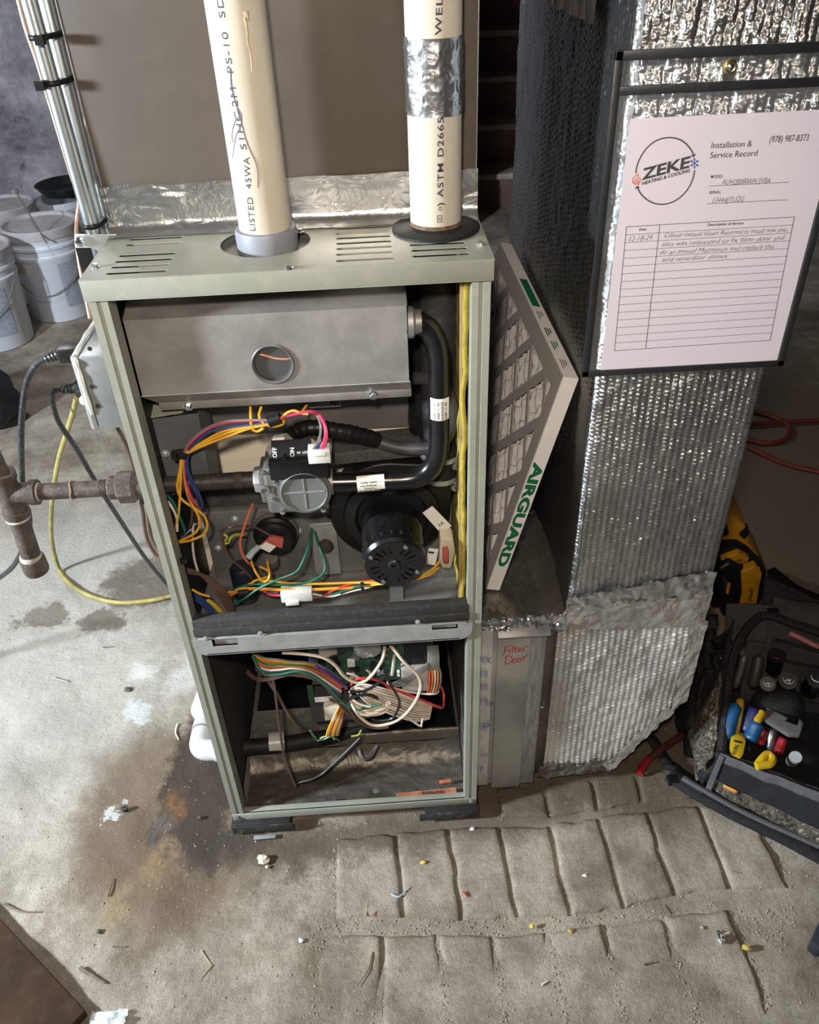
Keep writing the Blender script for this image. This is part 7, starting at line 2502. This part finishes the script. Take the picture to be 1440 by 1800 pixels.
stick((642, 1612), (646, 1582), 0.0013, 'bent pale straw between the setts', wl, (645, 1598))
stick((688, 1573), (718, 1562), 0.0022, 'pale blue scrap of wire sheath on the setts', cyanp, (702, 1578), 'scrap', 'wire_scrap')
stick((814, 1569), (821, 1578), 0.0022, 'small red wire sheath on the setts', redf, None, 'scrap', 'wire_scrap')
stick((655, 1612), (662, 1603), 0.0014, 'tiny red paper shred left of the setts', redf, None, 'scrap', 'paper_shred')
stick((1288, 1533), (1303, 1535), 0.0010, 'thin brown twig on the right setts', wd)
stick((1132, 1697), (1150, 1692), 0.0016, 'dark sliver of wood at lower right', wd)
stick((1168, 1607), (1156, 1590), 0.0013, 'dark stalk between setts at right', wd)
stick((952, 1733), (962, 1727), 0.0022, 'small pale cigarette-like stub at the bottom', wst, None, 'scrap', 'stub')
stick((200, 1667), (222, 1667), 0.0018, 'short dark sliver left of centre', wd)
lump((464, 1513), 0.0115, 0.0085, 0.006, 'cream plaster lump in front of the furnace', chalk, 'plaster', 'plaster_lump', 5, 0.6)
lump((470, 1525), 0.004, 0.003, 0.002, 'cream crumb beside the plaster lump', chalk, 'plaster', 'plaster_lump', 6)
lump((222, 1429), 0.0075, 0.006, 0.007, 'dark green stone on the white chalk patch', grn, 'pebble', 'pebble', 7)
lump((226, 1215), 0.009, 0.007, 0.004, 'dark brown pebble above the white chalk patch', dks, seed=8)
lump((1312, 1669), 0.0075, 0.006, 0.005, 'yellow pebble at the lower right', yst, seed=9)
lump((1002, 1638), 0.005, 0.0035, 0.0025, 'yellow crumb below the setts at right', yst, 'crumb', 'crumb', 10)
lump((936, 1629), 0.005, 0.004, 0.003, 'golden crumb at the end of the third joint', yst, 'crumb', 'crumb', 11)
lump((745, 1518), 0.006, 0.004, 0.003, 'pale yellow crumb on the second sett', yst, 'crumb', 'crumb', 12)
lump((531, 1658), 0.0045, 0.004, 0.003, 'white chip right of the floor bump', wst, 'chip', 'chip', 13)
lump((1028, 1540), 0.005, 0.003, 0.002, 'white chip on the middle sett', wst, 'chip', 'chip', 14)
lump((830, 1459), 0.0045, 0.0035, 0.003, 'small pale pebble at the furnace right foot', wst, seed=15)
lump((175, 1640), 0.005, 0.004, 0.0035, 'brown pebble left of the ridge', dks, seed=16)
lump((352, 1439), 0.004, 0.004, 0.003, 'small brown pebble in the damp stain', dks, seed=17)
lump((1234, 1632), 0.0035, 0.003, 0.0025, 'grey pebble near the foil twist', M('grey_pebble', (0.38, 0.34, 0.29), 0.8), seed=18)
FT_ = thing('foil_twist', 'crumpled foil twist on the floor at lower right', 'scrap', fl(1268, 1650), 'debris on the floor')
q = fl(1266, 1652)
part('foil', MB().ball((q.x, q.y, 0.008), 0.0055, 0.010, 0.006, 9, 7, 0.9, 4), tape, FT_, smooth=False)
part('stem', MB().tube([fl(1268, 1643, .008), fl(1282, 1640, .005)], 0.0018, 6), wst, FT_)
q = at(466, 1472, z=.006)
tag(obj('grey_slip', MB().box(q.x - .020, q.x + .020, q.y - .004, q.y + .004, .006, .009), M('grey_plastic_slip', (0.22, 0.23, 0.24), 0.5), bevel=0.001), 'grey plastic slip poking from under the left foot', 'scrap', 'debris on the floor')
# dry putty flake under the left foot corner and loose gravel
gv = MB()
rg = random.Random(11)
OCT = [(1, 0, 0), (-1, 0, 0), (0, 1, 0), (0, -1, 0), (0, 0, 1), (0, 0, -1)]
OF = [(0, 2, 4), (2, 1, 4), (1, 3, 4), (3, 0, 4), (2, 0, 5), (1, 2, 5), (3, 1, 5), (0, 3, 5)]
for k in range(3800):
    if k % 3 == 0:
        J = rg.choice([J1, J2])
        (a, b2) = rg.choice(J)
        t = rg.random()
        px, py = a[0] + (b2[0] - a[0]) * t + rg.gauss(0, 5), a[1] + (b2[1] - a[1]) * t
    elif k % 3 == 1:
        px, py = rg.uniform(560, 1400), rg.gauss(1625, 22)
    else:
        px, py = rg.uniform(0, 1440), rg.uniform(1050, 1820)
    p = fl(px, py)
    if -HW < p.x < HW + 0.4 and p.y > 0.03:
        continue
    s = rg.choice((0.0007, 0.0009, 0.0011, 0.0014, 0.0020))
    r_ = [s * rg.uniform(0.7, 1.3) for _ in range(3)]
    ca, sa = math.cos(k), math.sin(k)
    z_ = fz_(p) + s * 0.3
    gv.add([(p.x + (v_[0] * ca - v_[1] * sa) * r_[0], p.y + (v_[0] * sa + v_[1] * ca) * r_[1], z_ + v_[2] * r_[2]) for v_ in OCT], OF)
go = obj('gravel', gv, M('mixed_grit', (0.46, 0.40, 0.33), 0.85, 0, 0.5, 120, col2=(0.20, 0.165, 0.13)), smooth=False)
go['kind'] = 'stuff'
tag(go, 'fine loose grit scattered over the cellar floor', 'grit')
